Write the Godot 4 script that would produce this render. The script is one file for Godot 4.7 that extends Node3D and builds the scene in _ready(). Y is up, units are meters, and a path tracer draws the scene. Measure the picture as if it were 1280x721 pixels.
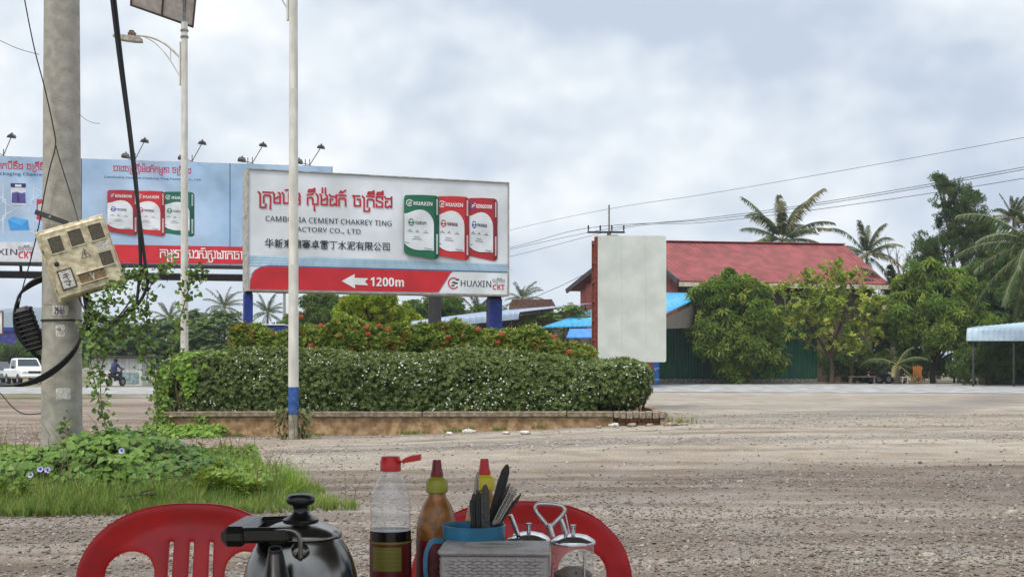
extends Node3D
# A roadside eating place looking out over a gravel lot to a planted island with billboards.
# Metres, y up; the camera stands at the origin of the plan and looks along -z.

const F := 1600.0      # focal length in photograph pixels
const EYE := 1.22      # height of the lens
const CX := 640.0
const HY := 457.0      # horizon row
const EXPOSURE := 1.85
const SKY_ENERGY := 1.0
const SKY_BASE := 0.76

var rng := RandomNumberGenerator.new()
var nz := FastNoiseLite.new()
var nf := FastNoiseLite.new()
var M := {}            # materials
var T := {}            # textures
var LM := {}           # leaf meshes
var names := {}

# ------------------------------------------------------------------ mesh builder
class MB:
	var v := PackedVector3Array()
	var n := PackedVector3Array()
	var c := PackedColorArray()
	var col := Color.WHITE
	var xf := Transform3D()

	func tri(a: Vector3, b: Vector3, d: Vector3, na: Vector3, nb: Vector3, nd: Vector3) -> void:
		a = xf * a; b = xf * b; d = xf * d
		na = (xf.basis * na).normalized(); nb = (xf.basis * nb).normalized(); nd = (xf.basis * nd).normalized()
		if (b - a).cross(d - a).dot(na + nb + nd) > 0.0:
			var t := b; b = d; d = t
			t = nb; nb = nd; nd = t
		v.append(a); v.append(b); v.append(d)
		n.append(na); n.append(nb); n.append(nd)
		c.append(col); c.append(col); c.append(col)

	func flat(a: Vector3, b: Vector3, d: Vector3, out := Vector3.ZERO) -> void:
		var k := (b - a).cross(d - a).normalized()
		if out != Vector3.ZERO and k.dot(out) < 0.0:
			k = -k
		tri(a, b, d, k, k, k)

	func quad(a: Vector3, b: Vector3, d: Vector3, e: Vector3, out := Vector3.ZERO) -> void:
		var k := (b - a).cross(d - a)
		if k.length() < 1e-12:
			k = (d - a).cross(e - a)
		k = k.normalized()
		if out != Vector3.ZERO and k.dot(out) < 0.0:
			k = -k
		tri(a, b, d, k, k, k); tri(a, d, e, k, k, k)

	func box(ctr: Vector3, size: Vector3, bev := 0.0) -> void:
		var h := size * 0.5
		var b: float = min(bev, min(h.x, min(h.y, h.z)) * 0.9)
		var pt := func(s: Vector3, ax: int) -> Vector3:
			var p := Vector3(s.x * (h.x - b), s.y * (h.y - b), s.z * (h.z - b))
			p[ax] = s[ax] * h[ax]
			return ctr + p
		for ax in 3:
			var o1 := (ax + 1) % 3
			var o2 := (ax + 2) % 3
			for sg in [-1.0, 1.0]:
				var q := []
				for k in [[-1, -1], [1, -1], [1, 1], [-1, 1]]:
					var s := Vector3.ZERO
					s[ax] = sg; s[o1] = k[0]; s[o2] = k[1]
					q.append(pt.call(s, ax))
				var nn := Vector3.ZERO
				nn[ax] = sg
				quad(q[0], q[1], q[2], q[3], nn)
				if b > 0.0:
					for s2 in [-1.0, 1.0]:
						var sa := Vector3.ZERO
						sa[ax] = sg; sa[o1] = s2; sa[o2] = -1
						var sb := sa
						sb[o2] = 1
						var nn2 := Vector3.ZERO
						nn2[ax] = sg; nn2[o1] = s2
						quad(pt.call(sa, ax), pt.call(sb, ax), pt.call(sb, o1), pt.call(sa, o1), nn2)
		if b > 0.0:
			for sx in [-1, 1]:
				for sy in [-1, 1]:
					for sz in [-1, 1]:
						var s := Vector3(sx, sy, sz)
						flat(pt.call(s, 0), pt.call(s, 1), pt.call(s, 2), s)

	func bar(a: Vector3, b: Vector3, w: float, h: float, up := Vector3.UP, bev := 0.0) -> void:
		var z := (b - a).normalized()
		if absf(z.dot(up)) > 0.98:
			up = Vector3.RIGHT
		var x := up.cross(z).normalized()
		var y := z.cross(x)
		var keep := xf
		xf = xf * Transform3D(Basis(x, y, z), (a + b) * 0.5)
		box(Vector3.ZERO, Vector3(w, h, (b - a).length()), bev)
		xf = keep

	func tube(pts: Array, rad: Variant, seg := 8, caps := true) -> void:
		var m := pts.size()
		var rings := []
		var nrm := []
		var t0: Vector3 = (pts[1] - pts[0]).normalized()
		var u := t0.cross(Vector3.UP if absf(t0.y) < 0.9 else Vector3.RIGHT).normalized()
		for i in m:
			var t: Vector3
			if i == 0: t = (pts[1] - pts[0]).normalized()
			elif i == m - 1: t = (pts[m - 1] - pts[m - 2]).normalized()
			else: t = (pts[i + 1] - pts[i - 1]).normalized()
			u = (u - t * u.dot(t)).normalized()
			var w := t.cross(u)
			var r: float = rad if rad is float else rad[i]
			var ring := []
			var rn := []
			for k in seg:
				var an := TAU * k / seg
				var dd := u * cos(an) + w * sin(an)
				rn.append(dd); ring.append(pts[i] + dd * r)
			rings.append(ring); nrm.append(rn)
		for i in m - 1:
			for k in seg:
				var k2 := (k + 1) % seg
				tri(rings[i][k], rings[i][k2], rings[i + 1][k2], nrm[i][k], nrm[i][k2], nrm[i + 1][k2])
				tri(rings[i][k], rings[i + 1][k2], rings[i + 1][k], nrm[i][k], nrm[i + 1][k2], nrm[i + 1][k])
		if caps:
			for e in [0, m - 1]:
				var t: Vector3 = (pts[0] - pts[1]).normalized() if e == 0 else (pts[m - 1] - pts[m - 2]).normalized()
				for k in seg:
					tri(pts[e], rings[e][k], rings[e][(k + 1) % seg], t, t, t)

	func lathe(prof: Array, seg := 32, arc := TAU, start := 0.0) -> void:
		var m := prof.size()
		var sn := []
		for i in m - 1:
			var d: Vector2 = prof[i + 1] - prof[i]
			sn.append(Vector2(d.y, -d.x).normalized())
		for i in m - 1:
			var d0: Vector2 = sn[i]
			var a: Vector2 = d0
			var b: Vector2 = d0
			if i > 0 and sn[i - 1].dot(d0) > 0.5: a = (sn[i - 1] + d0).normalized()
			if i < m - 2 and sn[i + 1].dot(d0) > 0.5: b = (sn[i + 1] + d0).normalized()
			var p: Vector2 = prof[i]
			var q: Vector2 = prof[i + 1]
			for k in seg:
				var a0 := start + arc * k / seg
				var a1 := start + arc * (k + 1) / seg
				var c0 := Vector3(cos(a0), 0, sin(a0))
				var c1 := Vector3(cos(a1), 0, sin(a1))
				var P0 := c0 * p.x + Vector3(0, p.y, 0)
				var P1 := c1 * p.x + Vector3(0, p.y, 0)
				var Q0 := c0 * q.x + Vector3(0, q.y, 0)
				var Q1 := c1 * q.x + Vector3(0, q.y, 0)
				var na0 := c0 * a.x + Vector3(0, a.y, 0)
				var na1 := c1 * a.x + Vector3(0, a.y, 0)
				var nb0 := c0 * b.x + Vector3(0, b.y, 0)
				var nb1 := c1 * b.x + Vector3(0, b.y, 0)
				if p.x > 1e-6: tri(P0, P1, Q1, na0, na1, nb1)
				if q.x > 1e-6: tri(P0, Q1, Q0, na0, nb1, nb0)

	func plate(poly: PackedVector2Array, z0: float, z1: float, fr := true) -> void:
		var ix := Geometry2D.triangulate_polygon(poly)
		for i in range(0, ix.size(), 3):
			var a := poly[ix[i]]; var b := poly[ix[i + 1]]; var d := poly[ix[i + 2]]
			tri(Vector3(a.x, a.y, z1), Vector3(b.x, b.y, z1), Vector3(d.x, d.y, z1), Vector3.BACK, Vector3.BACK, Vector3.BACK)
			if fr:
				tri(Vector3(a.x, a.y, z0), Vector3(b.x, b.y, z0), Vector3(d.x, d.y, z0), Vector3.FORWARD, Vector3.FORWARD, Vector3.FORWARD)
		if not fr:
			return
		var sgn := -1.0 if Geometry2D.is_polygon_clockwise(poly) else 1.0
		for i in poly.size():
			var a := poly[i]
			var b := poly[(i + 1) % poly.size()]
			var e := (b - a).normalized() * sgn
			quad(Vector3(a.x, a.y, z0), Vector3(b.x, b.y, z0), Vector3(b.x, b.y, z1), Vector3(a.x, a.y, z1), Vector3(e.y, -e.x, 0))

	func sheet(poly: PackedVector2Array, z: float) -> void:
		plate(poly, z, z, false)

	func ribbon(pts: Array, side: Vector3, w: float, th: float) -> void:     # flat strap swept along pts, w wide along side
		var r := []
		for i in pts.size():
			var t: Vector3 = (pts[min(i + 1, pts.size() - 1)] - pts[max(i - 1, 0)]).normalized()
			var u := t.cross(side).normalized()
			var s := u.cross(t).normalized()
			r.append([pts[i] + s * w * 0.5, u, s])
			r[i].append(pts[i])
		for i in pts.size() - 1:
			for k in [[1.0, 0], [-1.0, 0], [0, 1.0], [0, -1.0]]:
				var q := []
				for e in [[i, -1.0], [i, 1.0], [i + 1, 1.0], [i + 1, -1.0]]:
					var c0: Vector3 = r[e[0]][3]
					var u: Vector3 = r[e[0]][1]
					var s: Vector3 = r[e[0]][2]
					var nn: Vector3 = u * k[0] + s * k[1]
					if k[1] == 0: q.append([c0 + u * k[0] * th * 0.5 + s * e[1] * w * 0.5, nn])
					else: q.append([c0 + s * k[1] * w * 0.5 + u * e[1] * th * 0.5, nn])
				tri(q[0][0], q[1][0], q[2][0], q[0][1], q[1][1], q[2][1])
				tri(q[0][0], q[2][0], q[3][0], q[0][1], q[2][1], q[3][1])

	func surf(p: Array, close_u := false) -> void:      # p[j][i] rows of points, smooth, normals out of the p[j][i] winding
		var nj := p.size()
		var ni: int = p[0].size()
		var nn := []
		for j in nj:
			var row := []
			for i in ni:
				var a: Vector3 = p[j][(i + 1) % ni] if close_u else p[j][min(i + 1, ni - 1)]
				var b: Vector3 = p[j][(i - 1 + ni) % ni] if close_u else p[j][max(i - 1, 0)]
				var e: Vector3 = p[min(j + 1, nj - 1)][i] - p[max(j - 1, 0)][i]
				row.append((a - b).cross(e).normalized())
			nn.append(row)
		for j in nj - 1:
			for i in (ni if close_u else ni - 1):
				var i2 := (i + 1) % ni
				tri(p[j][i], p[j][i2], p[j + 1][i2], nn[j][i], nn[j][i2], nn[j + 1][i2])
				tri(p[j][i], p[j + 1][i2], p[j + 1][i], nn[j][i], nn[j + 1][i2], nn[j + 1][i])

	func mesh() -> ArrayMesh:
		var a := []
		a.resize(Mesh.ARRAY_MAX)
		a[Mesh.ARRAY_VERTEX] = v
		a[Mesh.ARRAY_NORMAL] = n
		a[Mesh.ARRAY_COLOR] = c
		var m := ArrayMesh.new()
		m.add_surface_from_arrays(Mesh.PRIMITIVE_TRIANGLES, a)
		return m

# ------------------------------------------------------------------ helpers
func P(px: float, py: float, d: float) -> Vector3:
	return Vector3((px - CX) * d / F, EYE - (py - HY) * d / F, -d)

func px_x(px: float, d: float) -> float:
	return (px - CX) * d / F

func sstep(a: float, b: float, x: float) -> float:
	var t := clampf((x - a) / (b - a), 0.0, 1.0)
	return t * t * (3.0 - 2.0 * t)

func gh(x: float, d: float) -> float:
	return 0.2 * sstep(-4.0, 3.0, x) * sstep(13.0, 21.5, d)

func on_ground(px: float, d: float, sink := 0.02) -> Vector3:
	var x := px_x(px, d)
	return Vector3(x, gh(x, d) - sink, -d)

func rgb(r: float, g: float, b: float) -> Color:      # sRGB bytes of a base colour
	return Color(r / 255.0, g / 255.0, b / 255.0)

func lin(r: float, g: float, b: float) -> Color:
	return rgb(r, g, b).srgb_to_linear()

func numbered(called: String) -> String:
	var k: int = names.get(called, 0)
	names[called] = k + 1
	return called if k == 0 else "%s_%03d" % [called, k]

func thing(called: String, label: String, category: String, at := Vector3.ZERO, group := "") -> Node3D:
	var o := Node3D.new()
	o.name = numbered(called)
	add_child(o, true)
	o.position = at
	tag(o, label, category, group)
	return o

func tag(o: Node, label: String, category: String, group := "") -> void:
	o.set_meta("label", label)
	o.set_meta("category", category)
	if group != "":
		o.set_meta("group", group)

func inst(parent: Node, called: String, mesh: Mesh, m: Material) -> MeshInstance3D:
	var o := MeshInstance3D.new()
	o.name = numbered(called) if parent == self else called
	o.mesh = mesh
	o.material_override = m
	parent.add_child(o, true)
	return o

func part(parent: Node, called: String, mb: MB, m: Material) -> MeshInstance3D:
	return inst(parent, called, mb.mesh(), m)

func struct(called: String, mb: MB, m: Material) -> MeshInstance3D:
	var o := part(self, called, mb, m)
	o.set_meta("kind", "structure")
	return o

func scatter(parent: Node, called: String, mesh: Mesh, m: Material, xs: Array, cs: Array) -> MultiMeshInstance3D:
	var mm := MultiMesh.new()
	mm.transform_format = MultiMesh.TRANSFORM_3D
	mm.use_colors = true
	mm.mesh = mesh
	mm.instance_count = xs.size()
	for i in xs.size():
		mm.set_instance_transform(i, xs[i])
		mm.set_instance_color(i, cs[i])
	var o := MultiMeshInstance3D.new()
	o.name = numbered(called) if parent == self else called
	o.multimesh = mm
	o.material_override = m
	o.set_meta("kind", "stuff")
	parent.add_child(o, true)
	return o

func spline(pts: Array, per := 6) -> Array:
	var out := []
	for i in pts.size() - 1:
		var p0: Vector3 = pts[max(i - 1, 0)]
		var p1: Vector3 = pts[i]
		var p2: Vector3 = pts[i + 1]
		var p3: Vector3 = pts[min(i + 2, pts.size() - 1)]
		for k in per:
			out.append(p1.cubic_interpolate(p2, p0, p3, float(k) / per))
	out.append(pts[-1])
	return out

func aim(at: Vector3, up: Vector3, spin: float, s: float) -> Transform3D:   # local +y along up
	var y := up.normalized()
	var x := y.cross(Vector3(0.31, 0.17, 0.93)).normalized()
	x = x.rotated(y, spin)
	return Transform3D(Basis(x * s, y * s, x.cross(y) * s), at)

func rdir() -> Vector3:
	var z := rng.randf_range(-1, 1)
	var a := rng.randf() * TAU
	var r := sqrt(1 - z * z)
	return Vector3(r * cos(a), z, r * sin(a))

func rr(a: float, b: float) -> float:
	return rng.randf_range(a, b)

func mix(a: Color, b: Color, t: float) -> Color:
	return a.lerp(b, t)

# ------------------------------------------------------------------ textures and materials
func noise_tex(seed_: int, freq: float, lo: Color, hi: Color, oct := 4, as_normal := false, size := 512, bump := 4.0, kind := FastNoiseLite.TYPE_SIMPLEX_SMOOTH) -> NoiseTexture2D:
	var t := NoiseTexture2D.new()
	t.width = size
	t.height = size
	t.seamless = true
	var n := FastNoiseLite.new()
	n.seed = seed_
	n.noise_type = kind
	n.frequency = freq
	n.fractal_octaves = oct
	t.noise = n
	if as_normal:
		t.as_normal_map = true
		t.bump_strength = bump
	else:
		var g := Gradient.new()
		g.set_color(0, lo)
		g.set_color(1, hi)
		g.set_offset(0, 0.2)
		g.set_offset(1, 0.8)
		t.color_ramp = g
	return t

func streak_tex() -> ImageTexture:        # rain streaks and grime of old sheet surfaces
	var im := Image.create(256, 256, false, Image.FORMAT_RGB8)
	var a := FastNoiseLite.new()
	a.seed = 91
	a.frequency = 0.02
	a.fractal_octaves = 4
	for y in 256:
		for x in 256:
			var s := a.get_noise_2d(x * 4.0, y * 0.35)
			var b := a.get_noise_2d(x * 1.3 + 900, y * 1.3)
			var k := clampf(0.93 + 0.16 * s + 0.1 * b, 0.55, 1.0)
			im.set_pixel(x, y, Color(k, k * (0.985 + 0.015 * k), k * (0.96 + 0.04 * k)))
	return ImageTexture.create_from_image(im)

func mat(called: String, c: Color, rough := 0.8, tex: Texture2D = null, scale := 1.0, metal := 0.0) -> StandardMaterial3D:
	var m := StandardMaterial3D.new()
	m.resource_name = called
	m.albedo_color = c
	m.roughness = rough
	m.metallic = metal
	m.cull_mode = BaseMaterial3D.CULL_DISABLED
	if tex:
		m.albedo_texture = tex
		m.uv1_triplanar = true
		m.uv1_world_triplanar = true
		m.uv1_scale = Vector3.ONE * scale
	M[called] = m
	return m

func relief(m: StandardMaterial3D, tex: Texture2D, k: float) -> StandardMaterial3D:
	m.normal_enabled = true
	m.normal_texture = tex
	m.normal_scale = k
	return m

func leafy(called: String, rough := 0.45, back := 0.45) -> StandardMaterial3D:
	var m := mat(called, Color.WHITE, rough)
	m.vertex_color_use_as_albedo = true
	m.backlight_enabled = true
	m.backlight = Color(back, back, back * 0.6)
	m.metallic_specular = 0.35
	return m

func make_materials() -> void:
	T.fine = noise_tex(3, 0.06, Color(0.72, 0.72, 0.72), Color(1, 1, 1), 5)
	T.soft = noise_tex(4, 0.012, Color(0.86, 0.86, 0.85), Color(1, 1, 1), 5)
	T.blotch = noise_tex(5, 0.014, Color(0.74, 0.71, 0.67), Color(1, 1, 1), 5)
	T.grime = noise_tex(6, 0.02, Color(0.70, 0.66, 0.60), Color(1, 0.99, 0.97), 6)
	T.speck = noise_tex(7, 0.16, Color(0.66, 0.65, 0.63), Color(1, 1, 1), 3)
	T.nfine = noise_tex(8, 0.09, Color.BLACK, Color.WHITE, 4, true, 512, 3.0)
	T.nsoft = noise_tex(9, 0.015, Color.BLACK, Color.WHITE, 3, true, 512, 6.0)
	T.streak = streak_tex()
	T.pebble = noise_tex(15, 0.075, Color(0.62, 0.59, 0.56), Color(1, 1, 1), 2, false, 1024, 4.0, FastNoiseLite.TYPE_CELLULAR)
	T.npebble = noise_tex(15, 0.075, Color.BLACK, Color.WHITE, 2, true, 1024, 5.0, FastNoiseLite.TYPE_CELLULAR)
	T.faint = noise_tex(14, 0.01, Color(0.93, 0.93, 0.93), Color(1, 1, 1), 6)
	T.grey = noise_tex(11, 0.016, Color(0.78, 0.78, 0.77), Color(1, 1, 1), 6)
	relief(mat("concrete", rgb(168, 164, 152), 0.9, T.blotch, 0.9), T.nfine, 0.5)
	relief(mat("pole_concrete", rgb(164, 160, 149), 0.92, T.soft, 1.1), T.nfine, 0.7)
	relief(mat("cap_concrete", rgb(150, 141, 126), 0.95, T.grime, 0.8), T.nfine, 0.8)
	relief(mat("render_buff", rgb(182, 154, 120), 0.95, T.grime, 0.5), T.nfine, 0.6)
	relief(mat("brick", rgb(168, 118, 92), 0.95, T.blotch, 3.0), T.nfine, 0.9)
	relief(mat("mortar_grey", rgb(160, 150, 136), 0.95, T.blotch, 2.0), T.nfine, 0.9)
	relief(mat("soil", rgb(92, 72, 54), 1.0, T.grime, 1.0), T.nfine, 1.0)
	mat("white_paint", rgb(218, 216, 206), 0.55, T.streak, 0.35)
	mat("post_blue", rgb(48, 96, 178), 0.6, T.grime, 0.9)
	mat("deep_blue", rgb(24, 56, 150), 0.5, T.blotch, 0.6)
	mat("black_steel", rgb(44, 44, 46), 0.6, T.blotch, 0.7)
	mat("galvanised", rgb(150, 152, 152), 0.5, T.blotch, 1.0, 0.5)
	mat("rust_red", rgb(128, 58, 44), 0.75, T.grime, 0.8)
	mat("black_cable", rgb(22, 22, 23), 0.55)
	mat("thin_wire", rgb(38, 38, 40), 0.6)
	mat("vinyl_white", rgb(226, 230, 236), 0.5, T.soft, 0.12)
	relief(mat("blank_sheet", rgb(200, 206, 200), 0.62, T.faint, 0.3), T.nsoft, 0.06)
	mat("lamp_grey", rgb(86, 88, 90), 0.55, T.blotch, 1.0)
	mat("brown_steel", rgb(112, 90, 78), 0.75, T.grime, 0.8)
	mat("aluminium_edge", rgb(186, 184, 176), 0.5, T.blotch, 0.8)
	relief(mat("meter_plastic", rgb(216, 206, 176), 0.6, T.blotch, 1.6), T.nfine, 0.15)
	mat("meter_window", rgb(92, 86, 70), 0.25, T.blotch, 5.0)
	mat("amber_cover", rgb(150, 124, 86), 0.25, T.blotch, 4.0)
	mat("paper_white", rgb(222, 222, 218), 0.8, T.blotch, 5.0)
	mat("ink", rgb(40, 42, 60), 0.8)
	mat("bark", rgb(96, 82, 66), 0.95, T.grime, 1.2)
	mat("dark_bark", rgb(62, 50, 42), 0.95, T.grime, 1.2)
	mat("palm_bark", rgb(120, 110, 96), 0.95, T.grime, 1.2)
	mat("twig", rgb(110, 96, 66), 0.9)
	leafy("leaf", 0.42, 0.72)
	leafy("grass", 0.6, 0.7)
	leafy("petal", 0.6, 0.4)
	var st := mat("stones", Color.WHITE, 0.9, T.speck, 6.0)
	st.vertex_color_use_as_albedo = true

# ------------------------------------------------------------------ camera, sky, sun
func make_camera_sky_sun() -> void:
	var cam := Camera3D.new()
	cam.name = "camera"
	cam.position = Vector3(0, EYE, 0)
	cam.projection = Camera3D.PROJECTION_FRUSTUM
	cam.near = 0.05
	cam.far = 6000.0
	cam.size = 721.0 / F * cam.near
	cam.frustum_offset = Vector2(0, (HY - 360.5) / F * cam.near)
	cam.current = true
	add_child(cam)
	var we := WorldEnvironment.new()
	we.name = "world_environment"
	var e := Environment.new()
	e.background_mode = Environment.BG_SKY
	var sky := Sky.new()
	var sm := PanoramaSkyMaterial.new()
	sm.panorama = sky_panorama()
	sky.sky_material = sm
	e.sky = sky
	e.tonemap_mode = Environment.TONE_MAPPER_LINEAR
	e.tonemap_exposure = EXPOSURE
	e.background_energy_multiplier = SKY_ENERGY
	e.sdfgi_enabled = true
	e.ssao_enabled = true
	e.ssil_enabled = true
	e.fog_enabled = true
	e.fog_density = 0.00035
	e.fog_light_color = rgb(200, 210, 223)
	we.environment = e
	add_child(we)
	var sun := DirectionalLight3D.new()
	sun.name = "sun"
	sun.light_energy = 0.5
	sun.light_angular_distance = 12.0
	sun.light_color = rgb(255, 246, 232)
	sun.shadow_enabled = true
	sun.rotation_degrees = Vector3(-58, -38, 0)
	add_child(sun)

func sky_panorama() -> ImageTexture:
	var w := 2048
	var h := 1024
	var im := Image.create(w, h, false, Image.FORMAT_RGBF)
	im.fill(Color(0.30, 0.29, 0.27))
	var a := FastNoiseLite.new()
	a.seed = 12
	a.frequency = 0.5
	a.fractal_octaves = 5
	a.fractal_gain = 0.52
	var b := FastNoiseLite.new()
	b.seed = 40
	b.frequency = 3.0
	b.fractal_octaves = 5
	b.fractal_gain = 0.6
	var dark := lin(172, 183, 198)
	var mid := lin(198, 206, 214)
	var lite := lin(216, 221, 225)
	var glow := lin(238, 240, 241)
	var blue := lin(150, 196, 240)
	# bright puffs and gaps of this afternoon's cloud deck: direction (column, row of the photograph), half widths, strength
	var puffs := [[720, 70, 60, 26, 0.6], [960, 225, 60, 24, 0.6], [1050, 235, 60, 30, 0.5], [940, 100, 50, 26, 0.55], [1035, 110, 50, 30, 0.35], [790, 85, 40, 22, 0.5], [930, 285, 40, 16, 0.5], [1130, 20, 120, 40, 0.3], [1180, 205, 80, 30, 0.35], [640, 290, 90, 30, 0.3], [1020, 45, 60, 40, 0.35]]
	var e := FastNoiseLite.new()
	e.seed = 77
	e.frequency = 8.0
	e.fractal_octaves = 4
	for y in h / 2 + 8:
		var el := (0.5 - (y + 0.5) / h) * PI
		var sy := sin(el)
		var cy := cos(el)
		for x in w:
			var az := ((x + 0.5) / w - 0.5) * TAU
			var dx := sin(az) * cy
			var dz := -cos(az) * cy
			var k := 1.0 / (maxf(sy, 0.0) + 0.22)
			var q := Vector3(dx * k, dz * k, 0.0)
			var big := a.get_noise_2d(q.x * 1.6 + 3.0, q.y * 1.6)
			var small := b.get_noise_3d(dx * 2.2, sy * 3.4, dz * 2.2)
			var fine := e.get_noise_3d(dx * 2.2, sy * 3.4, dz * 2.2)
			var t := 0.5 + 0.85 * big + 1.0 * small
			t += 0.34 * fine * sstep(0.3, 0.8, t)
			var hole := 0.0
			if dz < -0.5:
				var px := CX - dx / dz * F
				var py := HY + sy / dz * F
				if px > -300 and px < 1600:
					for p in puffs:
						var ex: float = (px - p[0]) / p[2] + 0.55 * small
						var ey: float = (py - p[1]) / p[3] + 0.7 * big
						var r2 := ex * ex + ey * ey
						if r2 < 2.6:
							t += p[4] * (0.75 + 1.3 * small) * exp(-r2 * 1.1)
					var hx := (px - 917.0) / 26.0 + 1.4 * small
					var hy := (py - 140.0) / 11.0 + 1.2 * big
					hole = exp(-(hx * hx + hy * hy))
					t -= 0.22 * sstep(120, 330, py) * sstep(900, 200, px)
			var c: Color
			if t < 0.5: c = dark.lerp(mid, clampf(t / 0.5, 0, 1))
			elif t < 0.95: c = mid.lerp(lite, (t - 0.5) / 0.45)
			else: c = lite.lerp(glow, clampf((t - 0.95) / 0.5, 0, 1))
			c = c.lerp(blue, clampf(hole * 1.0, 0, 1))
			var lift := SKY_BASE * (1.0 + 1.15 * sstep(0.25, 1.0, sy))      # an overcast sky is brighter overhead
			im.set_pixel(x, y, Color(c.r * lift, c.g * lift, c.b * lift))
	return ImageTexture.create_from_image(im)

# ------------------------------------------------------------------ ground
func ground_color(x: float, d: float) -> Color:
	var n1 := nz.get_noise_2d(x * 3.0, d * 9.0)
	var n2 := nz.get_noise_2d(x * 14.0 + 70, d * 30.0)
	var n3 := nz.get_noise_2d(x * 40.0 + 9, d * 60.0 + 33)
	var gravel := mix(lin(150, 139, 128), lin(116, 100, 88), clampf(0.5 + 1.2 * n1 + 0.8 * n2, 0, 1))
	var tan := mix(lin(200, 191, 177), lin(182, 170, 155), clampf(0.5 + 0.9 * n1 + 0.7 * n2, 0, 1))
	var brown := mix(lin(122, 102, 87), lin(100, 82, 70), clampf(0.5 + n2, 0, 1))
	var grey := mix(lin(160, 155, 150), lin(138, 134, 130), clampf(0.5 + 1.2 * n2, 0, 1))
	var pale := mix(lin(198, 190, 178), lin(184, 174, 160), clampf(0.5 + 1.2 * n1, 0, 1))
	var soilc := lin(126, 114, 102)
	var s1 := d - 0.10 * x + 0.9 * n1
	var s2 := d - 0.075 * maxf(x, 0.0) * maxf(x, 0.0) * sstep(0, 6, x) + 0.8 * n1
	var c := gravel
	c = c.lerp(tan, sstep(13.2, 16.2, s1 + 2.2 * n2))
	# wet brown soil along the edge of the gravel, in patches
	var wet := sstep(12.4, 13.4, s1) * (1.0 - sstep(14.2, 15.2, s1)) * sstep(-0.25, 0.3, n1 + 0.5 * nz.get_noise_2d(x * 2.0 + 300, d * 4.0) + 0.05 * x)
	c = c.lerp(brown, wet * clampf(0.6 + 1.2 * n2, 0.2, 0.95))
	c = c.lerp(grey, sstep(17.4, 17.9, s1) * (1.0 - sstep(18.5, 19.0, s1)) * 0.85)
	# tyre tracks
	for tr in [14.7, 15.6, 16.5, 17.3, 19.4, 20.1, 21.6, 24.2]:
		var k := absf(d - 0.13 * x - tr + 0.35 * nz.get_noise_2d(x * 0.8, tr * 40.0))
		c = c.lerp(brown, 0.85 * (1.0 - sstep(0.06, 0.22, k)) * sstep(-0.2, 0.25, nz.get_noise_2d(x * 1.5 + tr * 9.0, d)))
	c = c.lerp(grey, sstep(20.6, 21.4, s2) * (1.0 - sstep(24.0, 26.5, s2)) * 0.8)
	c = c.lerp(pale, sstep(24.5, 27.5, s2))
	# the unpaved track to the west of the island
	var west := sstep(-2.6, -5.0, x) * sstep(13.0, 15.0, d) * (1.0 - sstep(40.0, 50.0, d))
	var dirt := mix(lin(176, 152, 132), lin(128, 104, 88), clampf(0.5 + 1.4 * n1 + 0.8 * n2, 0, 1))
	c = c.lerp(dirt, west * 0.85)
	var verge := sstep(-14, -16, x) * sstep(44.0, 47.0, d) * (1.0 - sstep(60.0, 63.0, d))
	c = c.lerp(mix(lin(112, 122, 70), lin(160, 144, 106), clampf(0.5 + 1.5 * n2, 0, 1)), verge)
	if d > 73.0 + 4.0 * n1:      # turf beyond the road
		c = mix(lin(118, 122, 84), lin(150, 140, 108), clampf(0.5 + n2, 0, 1))
	# dust, mud and crushed stone raked out in streaks by the traffic
	var n4 := nz.get_noise_2d(x * 5.0 + 400, d * 80.0)
	c = c.lerp(brown, clampf(1.4 * n4 - 0.16, 0.0, 0.5) * (1.0 - sstep(36.0, 44.0, d)))
	c = c.lerp(pale, clampf(-1.5 * n4 - 0.10, 0.0, 0.55))
	return c.lerp(soilc if n3 < 0.0 else grey, clampf(absf(n3) * 1.1, 0.0, 0.45))

func ground_relief(x: float, d: float) -> float:
	if d > 60.0 or d < 4.0:
		return 0.0
	var f := sstep(4.5, 7.0, d) * (1.0 - sstep(34.0, 42.0, d))
	var r := 0.030 * nz.get_noise_2d(x * 5.0, d * 9.0) + 0.018 * nz.get_noise_2d(x * 22.0, d * 26.0 + 50) + 0.008 * nz.get_noise_2d(x * 60.0, d * 60.0)
	for tr in [14.7, 15.6, 16.5, 17.3, 19.4, 20.1, 21.6, 24.2]:
		var k := absf(d - 0.13 * x - tr + 0.35 * nz.get_noise_2d(x * 0.8, tr * 40.0))
		r -= 0.022 * (1.0 - sstep(0.04, 0.16, k)) - 0.016 * sstep(0.1, 0.2, k) * (1.0 - sstep(0.2, 0.34, k))
	return r * f

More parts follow.
